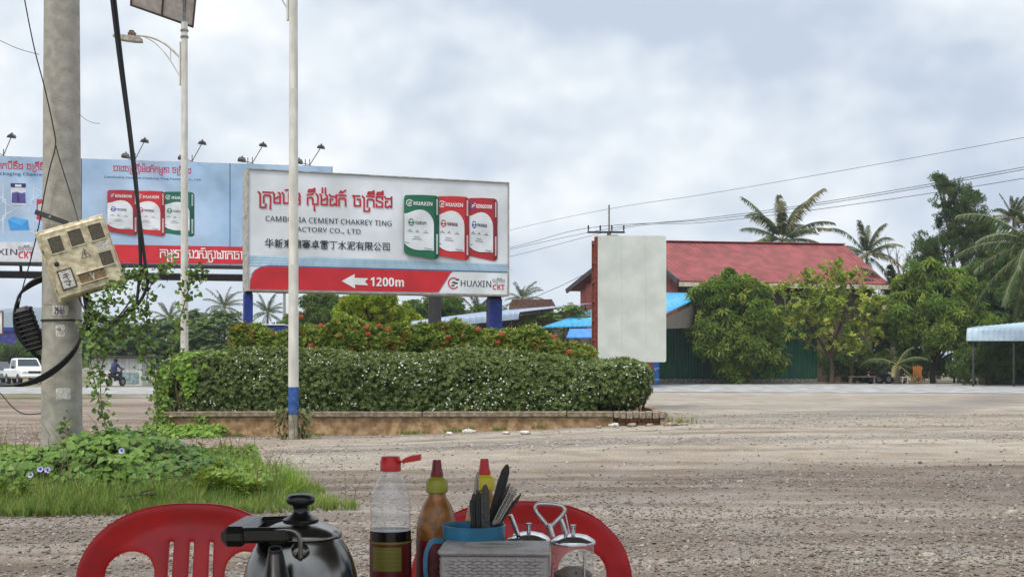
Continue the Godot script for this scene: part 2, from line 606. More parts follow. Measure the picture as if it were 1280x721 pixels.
func make_ground() -> void:
	var xs := [-1800.0, -900.0, -300.0, -120.0, -70.0, -45.0]
	var x := -32.0
	while x < -10.0:
		xs.append(x); x += 0.4
	while x < 12.0:
		xs.append(x); x += 0.09
	while x < 36.0:
		xs.append(x); x += 0.4
	xs.append_array([45.0, 70.0, 120.0, 300.0, 900.0, 1800.0])
	var ds := [-500.0, -100.0, -20.0, -6.0, 0.0, 3.0, 5.0]
	var d := 6.0
	while d < 26.0:
		ds.append(d); d *= 1.0058
	while d < 100.0:
		ds.append(d); d *= 1.02
	ds.append_array([110.0, 130.0, 180.0, 300.0, 700.0, 1400.0, 2500.0])
	var w := xs.size()
	var v := PackedVector3Array()
	var c := PackedColorArray()
	for dd in ds:
		for xx in xs:
			v.append(Vector3(xx, gh(xx, dd) + ground_relief(xx, dd), -dd))
			c.append(ground_color(xx, dd))
	var n := PackedVector3Array()
	n.resize(v.size())
	var idx := PackedInt32Array()
	for j in ds.size():
		for i in w:
			var l := v[j * w + max(i - 1, 0)]
			var r := v[j * w + min(i + 1, w - 1)]
			var nr := v[max(j - 1, 0) * w + i]
			var fr := v[min(j + 1, ds.size() - 1) * w + i]
			n[j * w + i] = (r - l).cross(fr - nr).normalized()
			if j < ds.size() - 1 and i < w - 1:
				var k := j * w + i
				idx.append_array([k, k + w, k + 1, k + 1, k + w, k + w + 1])
	var a := []
	a.resize(Mesh.ARRAY_MAX)
	a[Mesh.ARRAY_VERTEX] = v
	a[Mesh.ARRAY_NORMAL] = n
	a[Mesh.ARRAY_COLOR] = c
	a[Mesh.ARRAY_INDEX] = idx
	var m := ArrayMesh.new()
	m.add_surface_from_arrays(Mesh.PRIMITIVE_TRIANGLES, a)
	var gm := mat("ground_gravel", Color.WHITE, 0.97, T.pebble, 0.9)
	gm.vertex_color_use_as_albedo = true
	relief(gm, T.npebble, 0.9)
	var g := inst(self, "ground", m, gm)
	g.set_meta("kind", "structure")

	# asphalt road crossing behind the island
	var road := MB.new()
	var rm := mat("asphalt", rgb(164, 166, 168), 0.9, T.blotch, 0.15)
	relief(rm, T.nfine, 0.4)
	var rows := [[-160.0, 86.0, 104.0], [-60.0, 64.0, 80.0], [-35.0, 58.0, 73.0], [-10.0, 53.0, 70.0], [6.0, 49.5, 69.5], [20.0, 46.5, 69.5], [45.0, 42.0, 70.0], [160.0, 36.0, 71.0]]
	for i in rows.size() - 1:
		var a0: Array = rows[i]
		var b0: Array = rows[i + 1]
		for k in 16:
			var t0 := k / 16.0
			var t1 := (k + 1) / 16.0
			var q := []
			for s in [[t0, 1], [t1, 1], [t1, 2], [t0, 2]]:
				var xx := lerpf(a0[0], b0[0], s[0])
				var dd := lerpf(a0[s[1]], b0[s[1]], s[0])
				q.append(Vector3(xx, gh(xx, dd) + 0.012, -dd))
			road.quad(q[0], q[1], q[2], q[3], Vector3.UP)
	struct("road", road, rm)

	# loose stones of the gravel lot
	var stone := []
	for s in 3:
		var sp := SphereMesh.new()
		sp.radial_segments = 6
		sp.rings = 3
		sp.radius = 0.5
		sp.height = 1.0
		var ar := sp.get_mesh_arrays()
		var vv: PackedVector3Array = ar[Mesh.ARRAY_VERTEX]
		var id: PackedInt32Array = ar[Mesh.ARRAY_INDEX]
		var mb := MB.new()
		var qv := []
		for p in vv:
			var jit := 1.0 + 0.5 * nz.get_noise_3d(p.x * 130 + s * 400, p.y * 130, p.z * 130)
			qv.append(Vector3(p.x * jit * 1.25, p.y * jit * 0.62, p.z * jit))
		for i in range(0, id.size(), 3):
			mb.flat(qv[id[i]], qv[id[i + 1]], qv[id[i + 2]], qv[id[i]] + qv[id[i + 1]] + qv[id[i + 2]])
		stone.append(mb.mesh())
	var tones := [lin(176, 172, 166), lin(150, 146, 142), lin(120, 116, 112), lin(196, 192, 186), lin(160, 146, 132), lin(140, 120, 104), lin(104, 98, 94)]
	for s in 3:
		var tx := []
		var tc := []
		for i in 44000:
			var dd := 6.3 + 11.0 * pow(rng.randf(), 1.5)
			var xx := rr(-0.5, 0.56) * dd
			if rng.randf() < sstep(12.5, 17.0, dd + 3.0 * nz.get_noise_2d(xx * 6 + 40, dd * 8)):
				continue
			var size := 0.005 + 0.026 * pow(rng.randf(), 4.5) + (0.03 * rng.randf() if rng.randf() < 0.015 else 0.0)
			if rng.randf() > 0.35 + 0.9 * clampf(0.6 + nz.get_noise_2d(xx * 8, dd * 14) * 1.4, 0, 1):
				continue
			tx.append(stone_at(xx, dd, size))
			tc.append(mix(tones[rng.randi() % 7], lin(138, 126, 114), 0.45))
		for i in 8000:
			var dd := rr(15.0, 27.0)
			var xx := rr(-0.46, 0.5) * dd
			var band := sstep(17.2, 17.8, dd - 0.1 * xx) * (1.0 - sstep(18.6, 19.2, dd - 0.1 * xx)) + sstep(20.4, 21.2, dd) * 0.9 + sstep(-2.0, -3.0, xx) * 0.8
			if rng.randf() > 0.12 + band:
				continue
			if dd > 21.4 and xx > -6.2 and xx < 2.9:
				continue
			tx.append(stone_at(xx, dd, 0.010 + 0.036 * pow(rng.randf(), 3.0)))
			tc.append(mix(tones[rng.randi() % 5], lin(196, 186, 172), 0.7))
		var o := scatter(self, "gravel", stone[s], M.stones, tx, tc)
		tag(o, ["grey and brown crushed stones lying loose over the lot", "angular pale pebbles strewn loose over the lot", "flat mixed gravel strewn loose over the lot"][s], "gravel", "loose gravel of the lot")

	# larger flat stones on the dirt before the island
	var slab_spots := [[392, 576, 0.30], [330, 566, 0.16], [420, 571, 0.14], [470, 562, 0.12], [560, 583, 0.10], [505, 590, 0.09], [300, 562, 0.13], [350, 572, 0.11], [1075, 690, 0.09], [1265, 642, 0.16], [925, 604, 0.1], [1160, 694, 0.12], [870, 655, 0.07], [1135, 650, 0.06]]
	for sp in slab_spots:
		var dd: float = 1.22 * F / (sp[1] - HY)
		var o := inst(self, "flat_stone", stone[rng.randi() % 3], mat("slab", rgb(170, 160, 148), 0.95, T.blotch, 3.0) if not M.has("slab") else M.slab)
		var xx := px_x(sp[0], dd)
		o.transform = Transform3D(Basis(Vector3.UP, rr(0, 3)).scaled(Vector3(sp[2] * 0.8, sp[2] * 0.5, sp[2] * 0.7)), Vector3(xx, gh(xx, dd) + ground_relief(xx, dd), -dd))
		tag(o, "pale flat stone half sunk in the lot, larger than the gravel round it", "stone", "larger stones on the lot")

func stone_at(xx: float, dd: float, size: float) -> Transform3D:
	var b := Basis.from_euler(Vector3(rr(-0.5, 0.5), rr(0, TAU), rr(-0.5, 0.5))).scaled(Vector3.ONE * size)
	return Transform3D(b, Vector3(xx, gh(xx, dd) + ground_relief(xx, dd) + size * 0.18, -dd))

# ------------------------------------------------------------------ leaves
func leaf(mb: MB, base: Vector3, dir: Vector3, nrm: Vector3, l: float, w: float, droop := 0.0, tone := 1.0) -> void:
	var d := dir.normalized()
	var s := d.cross(nrm).normalized()
	var n2 := s.cross(d).normalized()
	mb.col = Color(tone, tone, tone)
	var mid := base + d * l * 0.45
	var lft := mid + s * w * 0.5 + n2 * w * 0.16
	var rgt := mid - s * w * 0.5 + n2 * w * 0.16
	var tip := base + (d * (1.0 - droop * 0.3) + Vector3.DOWN * droop).normalized() * l
	mb.flat(base, lft, tip, n2)
	mb.flat(base, tip, rgt, n2)

func make_leaf_meshes() -> void:
	# rosette of long hanging leaves (mango)
	var mb := MB.new()
	for i in 15:
		var a := i * 2.4
		var up := 0.75 - 1.5 * i / 15.0
		var dir := Vector3(cos(a), up, sin(a)).normalized()
		leaf(mb, dir * 0.08, dir, (Vector3.UP + dir * 0.3).normalized(), rr(0.75, 1.1), 0.24, 0.35, rr(0.8, 1.15))
	LM.mango = mb.mesh()
	# twig with small oval leaves
	mb = MB.new()
	for i in 16:
		var a := i * 2.4
		var t := i / 16.0
		var dir := (Vector3(cos(a), 0.5, sin(a))).normalized()
		leaf(mb, Vector3(0, t * 0.8 - 0.2, 0), dir, (Vector3.UP + rdir() * 0.5).normalized(), rr(0.35, 0.55), 0.24, 0.1, rr(0.78, 1.2))
	LM.twig = mb.mesh()
	# broad leaves (ixora, creeper)
	mb = MB.new()
	for i in 9:
		var a := i * 2.4
		var dir := Vector3(cos(a), 0.35 + 0.5 * (i % 3), sin(a)).normalized()
		leaf(mb, Vector3(0, (i % 3) * 0.15, 0), dir, (Vector3.UP + rdir() * 0.35).normalized(), rr(0.7, 1.0), 0.4, 0.2, rr(0.8, 1.2))
	LM.broad = mb.mesh()
	# flat feathery spray (layered tree)
	mb = MB.new()
	for i in 26:
		var t := i / 26.0
		var sgn := 1.0 if i % 2 == 0 else -1.0
		var dir := Vector3(sgn, rr(-0.25, 0.3), 0.6).normalized()
		leaf(mb, Vector3(0, 0.08 * sin(t * 3.0), t * 1.2 - 0.5), dir, (Vector3.UP + rdir() * 0.3).normalized(), rr(0.3, 0.5), 0.16, 0.12, rr(0.8, 1.2))
	LM.spray = mb.mesh()
	# hanging narrow leaves
	mb = MB.new()
	for i in 22:
		var a := i * 2.4
		var dir := Vector3(cos(a) * 0.8, rr(-0.6, 0.25), sin(a) * 0.8).normalized()
		leaf(mb, Vector3(cos(a) * 0.12, 0.4 - i * 0.045, sin(a) * 0.12), dir, (Vector3.UP + rdir() * 0.5).normalized(), rr(0.45, 0.75), 0.12, 0.5, rr(0.75, 1.2))
	LM.hang = mb.mesh()
	# heart leaf of a creeper, lying in the xz plane, facing +y
	mb = MB.new()
	var ol := [Vector2(0, -0.28), Vector2(0.26, -0.46), Vector2(0.46, -0.3), Vector2(0.42, 0.02), Vector2(0.2, 0.35), Vector2(0, 0.6), Vector2(-0.2, 0.35), Vector2(-0.42, 0.02), Vector2(-0.46, -0.3), Vector2(-0.26, -0.46)]
	for i in 10:
		var p: Vector2 = ol[i]
		var q: Vector2 = ol[(i + 1) % 10]
		mb.flat(Vector3(0, 0, 0), Vector3(p.x, absf(p.x) * 0.28, p.y), Vector3(q.x, absf(q.x) * 0.28, q.y), Vector3.UP)
	LM.heart = mb.mesh()
	# grass tuft
	mb = MB.new()
	for i in 11:
		var a := rr(0, TAU)
		var lean := rr(0.1, 0.65)
		var h := rr(0.6, 1.05)
		var out := Vector3(cos(a), 0, sin(a))
		var side := Vector3(-sin(a), 0, cos(a)) * 0.018
		var b := out * rr(0.0, 0.1)
		var prev := b
		var tone := rr(0.8, 1.2)
		for k in 3:
			var t := (k + 1) / 3.0
			var nx := b + out * lean * t * t + Vector3.UP * h * (t - 0.28 * lean * t * t)
			mb.col = Color(tone, tone, tone)
			var w0 := side * (1.0 - k / 3.0)
			var w1 := side * (1.0 - (k + 1) / 3.0)
			if k < 2:
				mb.quad(prev - w0, prev + w0, nx + w1, nx - w1, out)
			else:
				mb.flat(prev - w0, prev + w0, nx, out)
			prev = nx
	LM.grass = mb.mesh()
	# small five petalled flower facing +y
	mb = MB.new()
	for i in 5:
		var a := TAU * i / 5.0
		var b := TAU * (i + 0.5) / 5.0
		var c2 := TAU * (i - 0.5) / 5.0
		mb.quad(Vector3.ZERO, Vector3(cos(c2) * 0.32, 0.08, sin(c2) * 0.32), Vector3(cos(a) * 0.55, 0.14, sin(a) * 0.55), Vector3(cos(b) * 0.32, 0.08, sin(b) * 0.32), Vector3.UP)
	LM.flower = mb.mesh()

# ------------------------------------------------------------------ trees
# lobes: [x, y, z offset from the base, rx, ry, rz]
func tree(called: String, label: String, at: Vector3, lobes: Array, opt: Dictionary) -> Node3D:
	var t := thing(called, label, "tree", at, opt.get("group", ""))
	var tr: float = opt.get("trunk", 0.18)
	var fork: float = opt.get("fork", 1.5)
	var mb := MB.new()
	var top := Vector3(rr(-0.15, 0.15), fork, rr(-0.15, 0.15))
	mb.tube(spline([Vector3(0, -0.15, 0), Vector3(rr(-0.1, 0.1), fork * 0.5, 0), top]), [tr * 1.35, tr * 1.2, tr * 1.12, tr * 1.08, tr * 1.05, tr * 1.02, tr, tr, tr * 0.97, tr * 0.95, tr * 0.93, tr * 0.92, tr * 0.9], 9)
	part(t, "trunk", mb, M[opt.get("bark", "bark")])
	mb = MB.new()
	var xs := []
	var cs := []
	var c0: Color = opt.c0
	var c1: Color = opt.c1
	var c2: Color = opt.get("c2", opt.c1)
	var base := c0.lerp(c1, 0.5)      # one leaf colour for the whole tree, single leaves a little yellower or bluer
	var size: float = opt.size
	var dens: float = opt.get("dens", 10.0)
	for lb in lobes:
		var ctr := Vector3(lb[0], lb[1], lb[2])
		var rad := Vector3(lb[3], lb[4], lb[5])
		var mid := (top + ctr) * 0.5 + Vector3(rr(-0.2, 0.2), -0.1, rr(-0.2, 0.2))
		mb.tube(spline([top + Vector3(0, -0.1, 0), mid, ctr], 4), [tr * 0.6, tr * 0.55, tr * 0.5, tr * 0.45, tr * 0.4, tr * 0.33, tr * 0.27, tr * 0.2, tr * 0.12], 6)
		var area := 4.0 * PI * pow((pow(rad.x * rad.y, 1.6) + pow(rad.x * rad.z, 1.6) + pow(rad.y * rad.z, 1.6)) / 3.0, 1.0 / 1.6)
		var cnt := int(area * dens)
		var lump := rr(0, 900)
		for k in 7:
			var dd := rdir()
			mb.tube([ctr, ctr + dd * rad * 0.45 + Vector3(0, 0.1, 0), ctr + dd * rad * 0.9], [tr * 0.14, tr * 0.1, tr * 0.04], 5, false)
		# clumps on the surface of the lobe
		var clumps := []
		for k in 9:
			var cd := rdir()
			if cd.y < -0.3:
				cd.y = -cd.y
			clumps.append([cd * rad * rr(0.74, 1.0), rr(0.3, 0.5)])
		for i in cnt:
			var dd := rdir()
			var p: Vector3
			if i % 5 < 2:
				var depth := 0.92 - 0.5 * pow(rng.randf(), 1.5)
				p = ctr + dd * rad * depth * (1.0 + 0.4 * nz.get_noise_3d(dd.x * 90 + lump, dd.y * 90, dd.z * 90))
			else:
				var q: Array = clumps[rng.randi() % 9]
				var depth := 1.0 - 0.5 * pow(rng.randf(), 1.6)
				p = ctr + q[0] + dd * rad * q[1] * depth * (1.0 + 0.5 * nz.get_noise_3d(dd.x * 90 + lump, dd.y * 90 + q[1] * 900, dd.z * 90))
			if nz.get_noise_3d(p.x * 34 + lump, p.y * 34, p.z * 34) < opt.get("gap", -0.32):
				continue
			var up: Vector3 = (dd * 0.8 + Vector3.UP * opt.get("lift", 0.5) + rdir() * 0.45).normalized()
			xs.append(aim(p, up, rr(0, TAU), size * rr(0.7, 1.3)))
			var c := base * Color(rr(0.85, 1.18), rr(0.9, 1.1), rr(0.8, 1.2))
			if rng.randf() < opt.get("flush", 0.08):
				c = c.lerp(c2, rr(0.3, 0.9))
			cs.append(c)
	part(t, "limbs", mb, M[opt.get("bark", "bark")])
	scatter(t, "crown", LM[opt.get("leaf", "mango")], M.leaf, xs, cs)
	return t

func frond_mesh(az: float, pitch: float, length: float, bend: float, steps: int, wind: float) -> ArrayMesh:
	var mb := MB.new()
	var pts := []
	var dir := Vector3(cos(az) * cos(pitch), sin(pitch), sin(az) * cos(pitch))
	var p := Vector3.ZERO
	for i in 11:
		pts.append(p)
		p += dir * length / 10.0
		dir = (dir + Vector3(wind, -bend, 0) * (0.06 + 0.022 * i)).normalized()
	mb.col = lin(142, 140, 84)
	var rad := []
	for i in 11:
		rad.append(0.032 * (1.0 - 0.085 * i) + 0.003)
	mb.tube(pts, rad, 4, false)
	var dry := 1.0 if rng.randf() < 0.12 else 0.0
	for i in steps:
		var t := 0.13 + 0.87 * i / float(steps)
		var k := t * 9.99
		var a: Vector3 = pts[int(k)]
		var b: Vector3 = pts[min(int(k) + 1, 10)]
		var q0 := a.lerp(b, k - int(k))
		var along := (b - a).normalized()
		var side := along.cross(Vector3.UP).normalized()
		var ll := length * 0.21 * (0.45 + 0.55 * sin(PI * clampf(t * 0.85 + 0.12, 0, 1)))
		for sg in [-1.0, 1.0]:
			if rng.randf() < 0.1:
				continue
			var l := ll * rr(0.8, 1.15)
			var d1: Vector3 = (side * sg * rr(0.6, 1.0) + along * 0.7 + Vector3(wind, -0.25, 0)).normalized()
			var q1 := q0 + d1 * l * 0.4
			var d2: Vector3 = (d1 * 0.6 + along * 0.2 + Vector3(wind * 1.5, -rr(0.7, 1.3), 0)).normalized()
			var q2 := q1 + d2 * l * 0.6
			var w := along * length * 0.0092
			var tone := rr(0.75, 1.25)
			mb.col = Color(0.050 * tone, 0.078 * tone, 0.028 * tone) if dry < 0.5 else Color(0.19 * tone, 0.17 * tone, 0.07 * tone)
			if rng.randf() < 0.1:
				mb.col = Color(0.16 * tone, 0.16 * tone, 0.06)
			mb.quad(q0 - w, q0 + w, q1 + w, q1 - w, Vector3.UP + side * 0.1)
			mb.flat(q1 - w, q1 + w, q2, Vector3.UP + side * 0.1)
	return mb.mesh()

func palm(called: String, label: String, at: Vector3, height: float, crown: float, nfr: int, lean: Vector2, droop := 0.0, wind := 0.12) -> Node3D:
	var t := thing(called, label, "palm tree", at, "coconut palms")
	var top := Vector3(lean.x, height, lean.y)
	var mb := MB.new()
	var pts := spline([Vector3(0, -0.2, 0), Vector3(lean.x * 0.25, height * 0.4, lean.y * 0.25), top], 5)
	var rad := []
	for i in pts.size():
		rad.append(lerpf(0.2, 0.11, float(i) / pts.size()))
	mb.tube(pts, rad, 8)
	part(t, "trunk", mb, M.palm_bark)
	for i in nfr:
		var az := i * 2.399 + rr(-0.25, 0.25)
		var pitch := lerpf(1.4, -0.45, pow((i + 0.5) / nfr, 1.1)) + rr(-0.15, 0.15) - droop
		var len := 3.3 * crown * rr(0.82, 1.12) * (0.8 if i < 3 else 1.0)
		var o := inst(t, "frond", frond_mesh(az, pitch, len, rr(0.5, 1.0), 54 if -at.z < 125 else 34, wind), M.palm_leaf)
		o.position = top
	return t

# ------------------------------------------------------------------ print on boards
const KH := {
	"k": [0.85, [[0.05, 0, 0.05, 0.6, 0.16, 0.7, 0.55, 0.7, 0.66, 0.6, 0.66, 0], [0.0, 0.98, 0.68, 0.98]]],
	"r_": [0.42, [[0.0, 0.98, 0.16, 0.82, 0.16, -0.42, 0.62, -0.42, 0.68, -0.12]]],
	"u": [0, [[0.64, -0.16, 0.64, -0.52]]],
	"m": [0.85, [[0.0, 1.0, 0.13, 0.84, 0.13, 0.05, 0.66, 0.05, 0.66, 0.84, 0.52, 1.0], [0.13, 0.42, 0.38, 0.5, 0.5, 0.62]]],
	"h": [1.05, [[0.0, 1.0, 0.13, 0.84, 0.13, 0.05, 0.6, 0.05, 0.6, 0.96, 0.85, 0.96, 0.85, 0.0]]],
	"n": [0.72, [[0.05, 0.7, 0.05, 0.98, 0.5, 0.98, 0.54, 0.62, 0.2, 0.52, 0.54, 0.4, 0.54, 0.03, 0.05, 0.03, 0.05, 0.26]]],
	"s": [1.15, [[0.02, 0.0, 0.02, 0.62, 0.4, 0.66, 0.5, 0.55, 0.5, 0.05, 0.96, 0.05, 0.96, 0.84, 0.82, 1.0], [0.0, 0.9, 0.5, 0.98]]],
	"ii": [0, [[0.1, 1.2, 0.16, 1.38, 0.5, 1.4, 0.66, 1.52], [0.08, 1.2, 0.66, 1.2, 0.66, 1.5]]],
	"i": [0, [[0.1, 1.2, 0.16, 1.38, 0.6, 1.38, 0.66, 1.2, 0.1, 1.2]]],
	"dots": [0, [[0.22, 1.16, 0.22, 1.58], [0.5, 1.16, 0.5, 1.58]]],
	"tick": [0, [[0.3, 1.26, 0.75, 1.3]]],
	"ng": [0.85, [[0.02, 1.0, 0.14, 0.84, 0.55, 0.84, 0.68, 1.0], [0.66, 0.9, 0.66, 0.03, 0.46, 0.16, 0.34, 0.03, 0.1, 0.03, 0.1, 0.56, 0.3, 0.56]]],
	"t": [0.85, [[0.05, 0, 0.05, 0.6, 0.16, 0.7, 0.55, 0.7, 0.66, 0.6, 0.66, 0], [0.0, 0.98, 0.68, 0.98]]],
	"kill": [0, [[0.1, 1.2, 0.24, 1.36, 0.34, 1.22, 0.66, 1.46]]],
	"c": [0.88, [[0.62, 0.98, 0.0, 0.98, 0.13, 0.78, 0.13, 0.05, 0.68, 0.05, 0.68, 0.66, 0.4, 0.66]]],
	"d": [0.82, [[0.62, 0.74, 0.62, 0.98, 0.06, 0.98, 0.06, 0.62, 0.5, 0.5, 0.62, 0.4, 0.62, 0.04, 0.06, 0.04, 0.06, 0.28]]],
	"r": [0.55, [[0.0, 0.8, 0.08, 0.98, 0.3, 0.98, 0.38, 0.84, 0.38, 0.05, 0.06, 0.05]]],
	"e": [0.42, [[0.2, 1.0, 0.02, 0.92, 0.14, 0.78, 0.14, 0.05, 0.28, 0.12]]],
	"aa": [0.4, [[0.0, 0.96, 0.2, 0.96, 0.2, 0.0]]],
	"p": [0.85, [[0.0, 1.0, 0.13, 0.84, 0.13, 0.05, 0.66, 0.05, 0.66, 0.84, 0.52, 1.0], [0.4, 0.05, 0.4, 0.5]]],
	"sub": [0, [[0.12, -0.12, 0.12, -0.46, 0.5, -0.46, 0.6, -0.3, 0.6, -0.12]]],
	"j": [0.85, [[0.0, 1.0, 0.13, 0.84, 0.13, 0.05, 0.66, 0.05, 0.66, 0.58, 0.3, 0.58, 0.3, 0.96, 0.66, 0.96]]],
	"a": [1.0, [[0.0, 1.0, 0.13, 0.84, 0.13, 0.05, 0.5, 0.05, 0.5, 0.7, 0.3, 0.7], [0.5, 0.05, 0.84, 0.05, 0.84, 0.98, 0.66, 0.98]]],
	"b": [0.88, [[0.0, 1.0, 0.13, 0.84, 0.13, 0.05, 0.68, 0.05, 0.68, 0.84, 0.55, 1.0]]],
	" ": [0.5, []],
}
const HAN := {
	"hua": [[3, 0, 2, 2, 0, 4], [2, 2.5, 2, 5.5], [8.5, 0.8, 5, 3.2], [5, 0, 5, 4.2, 5.5, 4.8, 9, 4.8, 9, 3.6], [0, 7, 10, 7], [5, 5.5, 5, 10]],
	"xin": [[2.5, 0, 2.5, 1.2], [0.5, 1.5, 4.8, 1.5], [1.5, 2, 2, 3.4], [3.8, 2, 3.2, 3.4], [0, 4, 5, 4], [2.6, 4, 2.6, 10], [0.5, 6, 4.8, 6], [2.4, 6.2, 0.3, 9], [2.8, 6.2, 4.8, 8.5], [9.5, 0.3, 6, 1.2, 6, 6, 5.3, 10], [6, 4, 10, 4], [8, 4, 8, 10]],
	"jian": [[0.5, 1.5, 9.5, 1.5], [5, 0, 5, 10], [1.5, 3, 8.5, 3, 8.5, 6], [8.5, 6, 1.5, 6, 1.5, 3], [3.3, 3.8, 4, 5], [6.7, 3.8, 6, 5], [4.8, 6, 0.5, 9.5], [5.2, 6, 9.5, 9.5]],
	"pu": [[0, 3, 3.5, 3], [1.8, 0, 1.8, 8], [0, 8.5, 3.6, 7.3], [4, 2, 10, 2], [7, 0, 7, 10], [8.3, 0.4, 9.3, 1.3], [4.6, 3.5, 4.6, 10], [4.6, 3.5, 9.5, 3.5, 9.5, 10], [4.6, 5.5, 9.5, 5.5], [4.6, 7.5, 9.5, 7.5]],
	"zhai": [[5, 0, 5, 0.8], [0.5, 2.2, 0.5, 1, 9.5, 1, 9.5, 2.2], [2, 3, 8, 3], [1.2, 4.4, 8.8, 4.4], [3.5, 2, 3.5, 5.6], [6.5, 2, 6.5, 5.6], [0, 5.8, 10, 5.8], [3.3, 5.8, 0.5, 8], [6.7, 5.8, 9.5, 8], [2, 7.5, 8, 7.5], [5, 6.4, 5, 10], [4.6, 7.7, 2, 9.8], [5.4, 7.7, 8, 9.8]],
	"zhuo": [[5, 0, 5, 2.5], [5, 1.2, 8.5, 1.2], [2, 2.5, 8, 2.5, 8, 6.3], [8, 6.3, 2, 6.3, 2, 2.5], [2, 4.4, 8, 4.4], [0, 7.8, 10, 7.8], [5, 6.3, 5, 10]],
	"lei": [[1.5, 0.3, 8.5, 0.3], [0.3, 3.2, 0.3, 1.7, 9.7, 1.7, 9.7, 3.2], [5, 0.3, 5, 4.6], [2, 2.6, 4, 3], [2, 3.9, 4, 4.2], [6, 3, 8, 2.6], [6, 4.2, 8, 3.9], [1.6, 5.4, 8.4, 5.4, 8.4, 9.8], [8.4, 9.8, 1.6, 9.8, 1.6, 5.4], [1.6, 7.6, 8.4, 7.6], [5, 5.4, 5, 9.8]],
	"ding": [[0.3, 1, 9.7, 1], [5.2, 1, 5.2, 9.5, 3.2, 9]],
	"shui": [[5, 0, 5, 9.6, 3.6, 9], [0.5, 3, 4, 3, 3.4, 5.5, 0.4, 8.8], [9, 1.8, 5.6, 4.2], [5.3, 3.6, 7, 6.5, 9.8, 8.8]],
	"ni": [[0.8, 0.6, 2.2, 1.6], [0.2, 3.3, 1.8, 4.2], [0.4, 9.5, 2.4, 5.8], [3.6, 0.8, 9.3, 0.8, 9.3, 3.2, 3.6, 3.2], [3.6, 0.8, 3.6, 5.5, 2.6, 9.8], [8.8, 4.6, 5, 6.4], [5, 4, 5, 8.8, 5.5, 9.4, 9.6, 9.4, 9.6, 7.8]],
	"you": [[0, 1.8, 10, 1.8], [4.2, 0, 2.8, 4, 0.2, 6.8], [3, 4, 3, 10], [3, 4, 8.6, 4, 8.6, 9.6, 7.4, 9.4], [3, 5.9, 8.6, 5.9], [3, 7.7, 8.6, 7.7]],
	"xian": [[0.8, 0.6, 0.8, 10], [0.8, 0.6, 3.4, 0.6, 2.4, 3.6, 3.4, 5.6, 2.8, 6.8, 1.6, 6.4], [4.6, 0.6, 9, 0.6, 9, 4.6, 4.6, 4.6], [4.6, 2.6, 9, 2.6], [4.6, 0.6, 4.6, 9.4, 6.4, 8.6], [9.4, 5.6, 7.2, 7], [6, 4.6, 7.2, 7.4, 9.8, 9.6]],
	"gong": [[3.4, 0.6, 2.4, 3, 0.2, 5], [6.4, 0.6, 7.6, 3, 9.8, 5], [4.6, 4.4, 3.2, 7, 1.6, 9, 7.8, 8.6], [6.4, 6.6, 8.4, 9.6]],
	"si": [[0.5, 0.8, 9, 0.8, 9, 9.4, 7.4, 9], [0.5, 3, 7, 3], [1.2, 5, 6.4, 5, 6.4, 8.6], [6.4, 8.6, 1.2, 8.6, 1.2, 5]],
}

# a board: node whose local x runs along it, y up, z out of its printed face; uv() finds where a ray of the photograph met it
class Board:
	var node: Node3D
	var L: Vector3
	var ax: Vector3
	func uv(px: float, py: float) -> Vector2:
		var dx := (px - 640.0) / 1600.0
		var s := (-L.z * dx - L.x) / (ax.x + ax.z * dx)
		var t := -(L.z + s * ax.z)
		return Vector2(s, 1.22 + t * (457.0 - py) / 1600.0 - node.position.y)
	func poly(a: Array) -> PackedVector2Array:
		var o := PackedVector2Array()
		for i in range(0, a.size(), 2):
			o.append(uv(a[i], a[i + 1]))
		return o

func make_board(called: String, label: String, left: Vector3, right: Vector3, base: float) -> Board:
	var b := Board.new()
	b.L = left
	b.ax = (right - left)
	b.ax.y = 0
	b.ax = b.ax.normalized()
	b.node = thing(called, label, "billboard", Vector3(left.x, base, left.z))
	b.node.basis = Basis(b.ax, Vector3.UP, b.ax.cross(Vector3.UP))
	return b

func paint(c: Color) -> StandardMaterial3D:
	var key := "ink_" + c.to_html(false)
	if not M.has(key):
		mat(key, c, 0.5, T.soft, 0.2)
	return M[key]

func print_poly(b: Board, called: String, pts: Array, c: Color, layer: int) -> MeshInstance3D:
	var mb := MB.new()
	mb.sheet(b.poly(pts), 0.004 * layer)
	return part(b.node, called, mb, paint(c))

func stroke(mb: MB, a: Vector2, b: Vector2, w: float, z: float) -> void:
	var d := (b - a).normalized() * w * 0.5
	var s := Vector2(-d.y, d.x)
	a -= d * 0.9; b += d * 0.9
	mb.quad(Vector3(a.x - s.x, a.y - s.y, z), Vector3(b.x - s.x, b.y - s.y, z), Vector3(b.x + s.x, b.y + s.y, z), Vector3(a.x + s.x, a.y + s.y, z), Vector3.BACK)

# Khmer line: baseline from (x0,y0) to (x1,y1) in photograph pixels, hgt = letter height in pixels
func khmer(b: Board, called: String, seq: Array, x0: float, y0: float, x1: float, y1: float, hgt: float, thick: float, c: Color, layer: int) -> void:
	var total := 0.0
	for g in seq:
		total += KH[g][0]
	var p0 := b.uv(x0, y0)
	var p1 := b.uv(x1, y1)
	var sx := (p1.x - p0.x) / total
	var sy := (b.uv(x0, y0 - hgt) - p0).y
	var mb := MB.new()
	var pen := 0.0
	var last := 0.0
	var k := 0
	for g in seq:
		var gl: Array = KH[g]
		var at := pen if gl[0] > 0 else last
		for pl in gl[1]:
			for i in range(0, pl.size() - 2, 2):
				var a := Vector2(p0.x + (at + pl[i]) * sx, lerpf(p0.y, p1.y, at / total) + pl[i + 1] * sy)
				var d := Vector2(p0.x + (at + pl[i + 2]) * sx, lerpf(p0.y, p1.y, at / total) + pl[i + 3] * sy)
				stroke(mb, a, d, thick * sy, 0.004 * layer + (k % 6) * 0.0005)
				k += 1
		if gl[0] > 0:
			last = pen
			pen += gl[0]
	part(b.node, called, mb, paint(c))

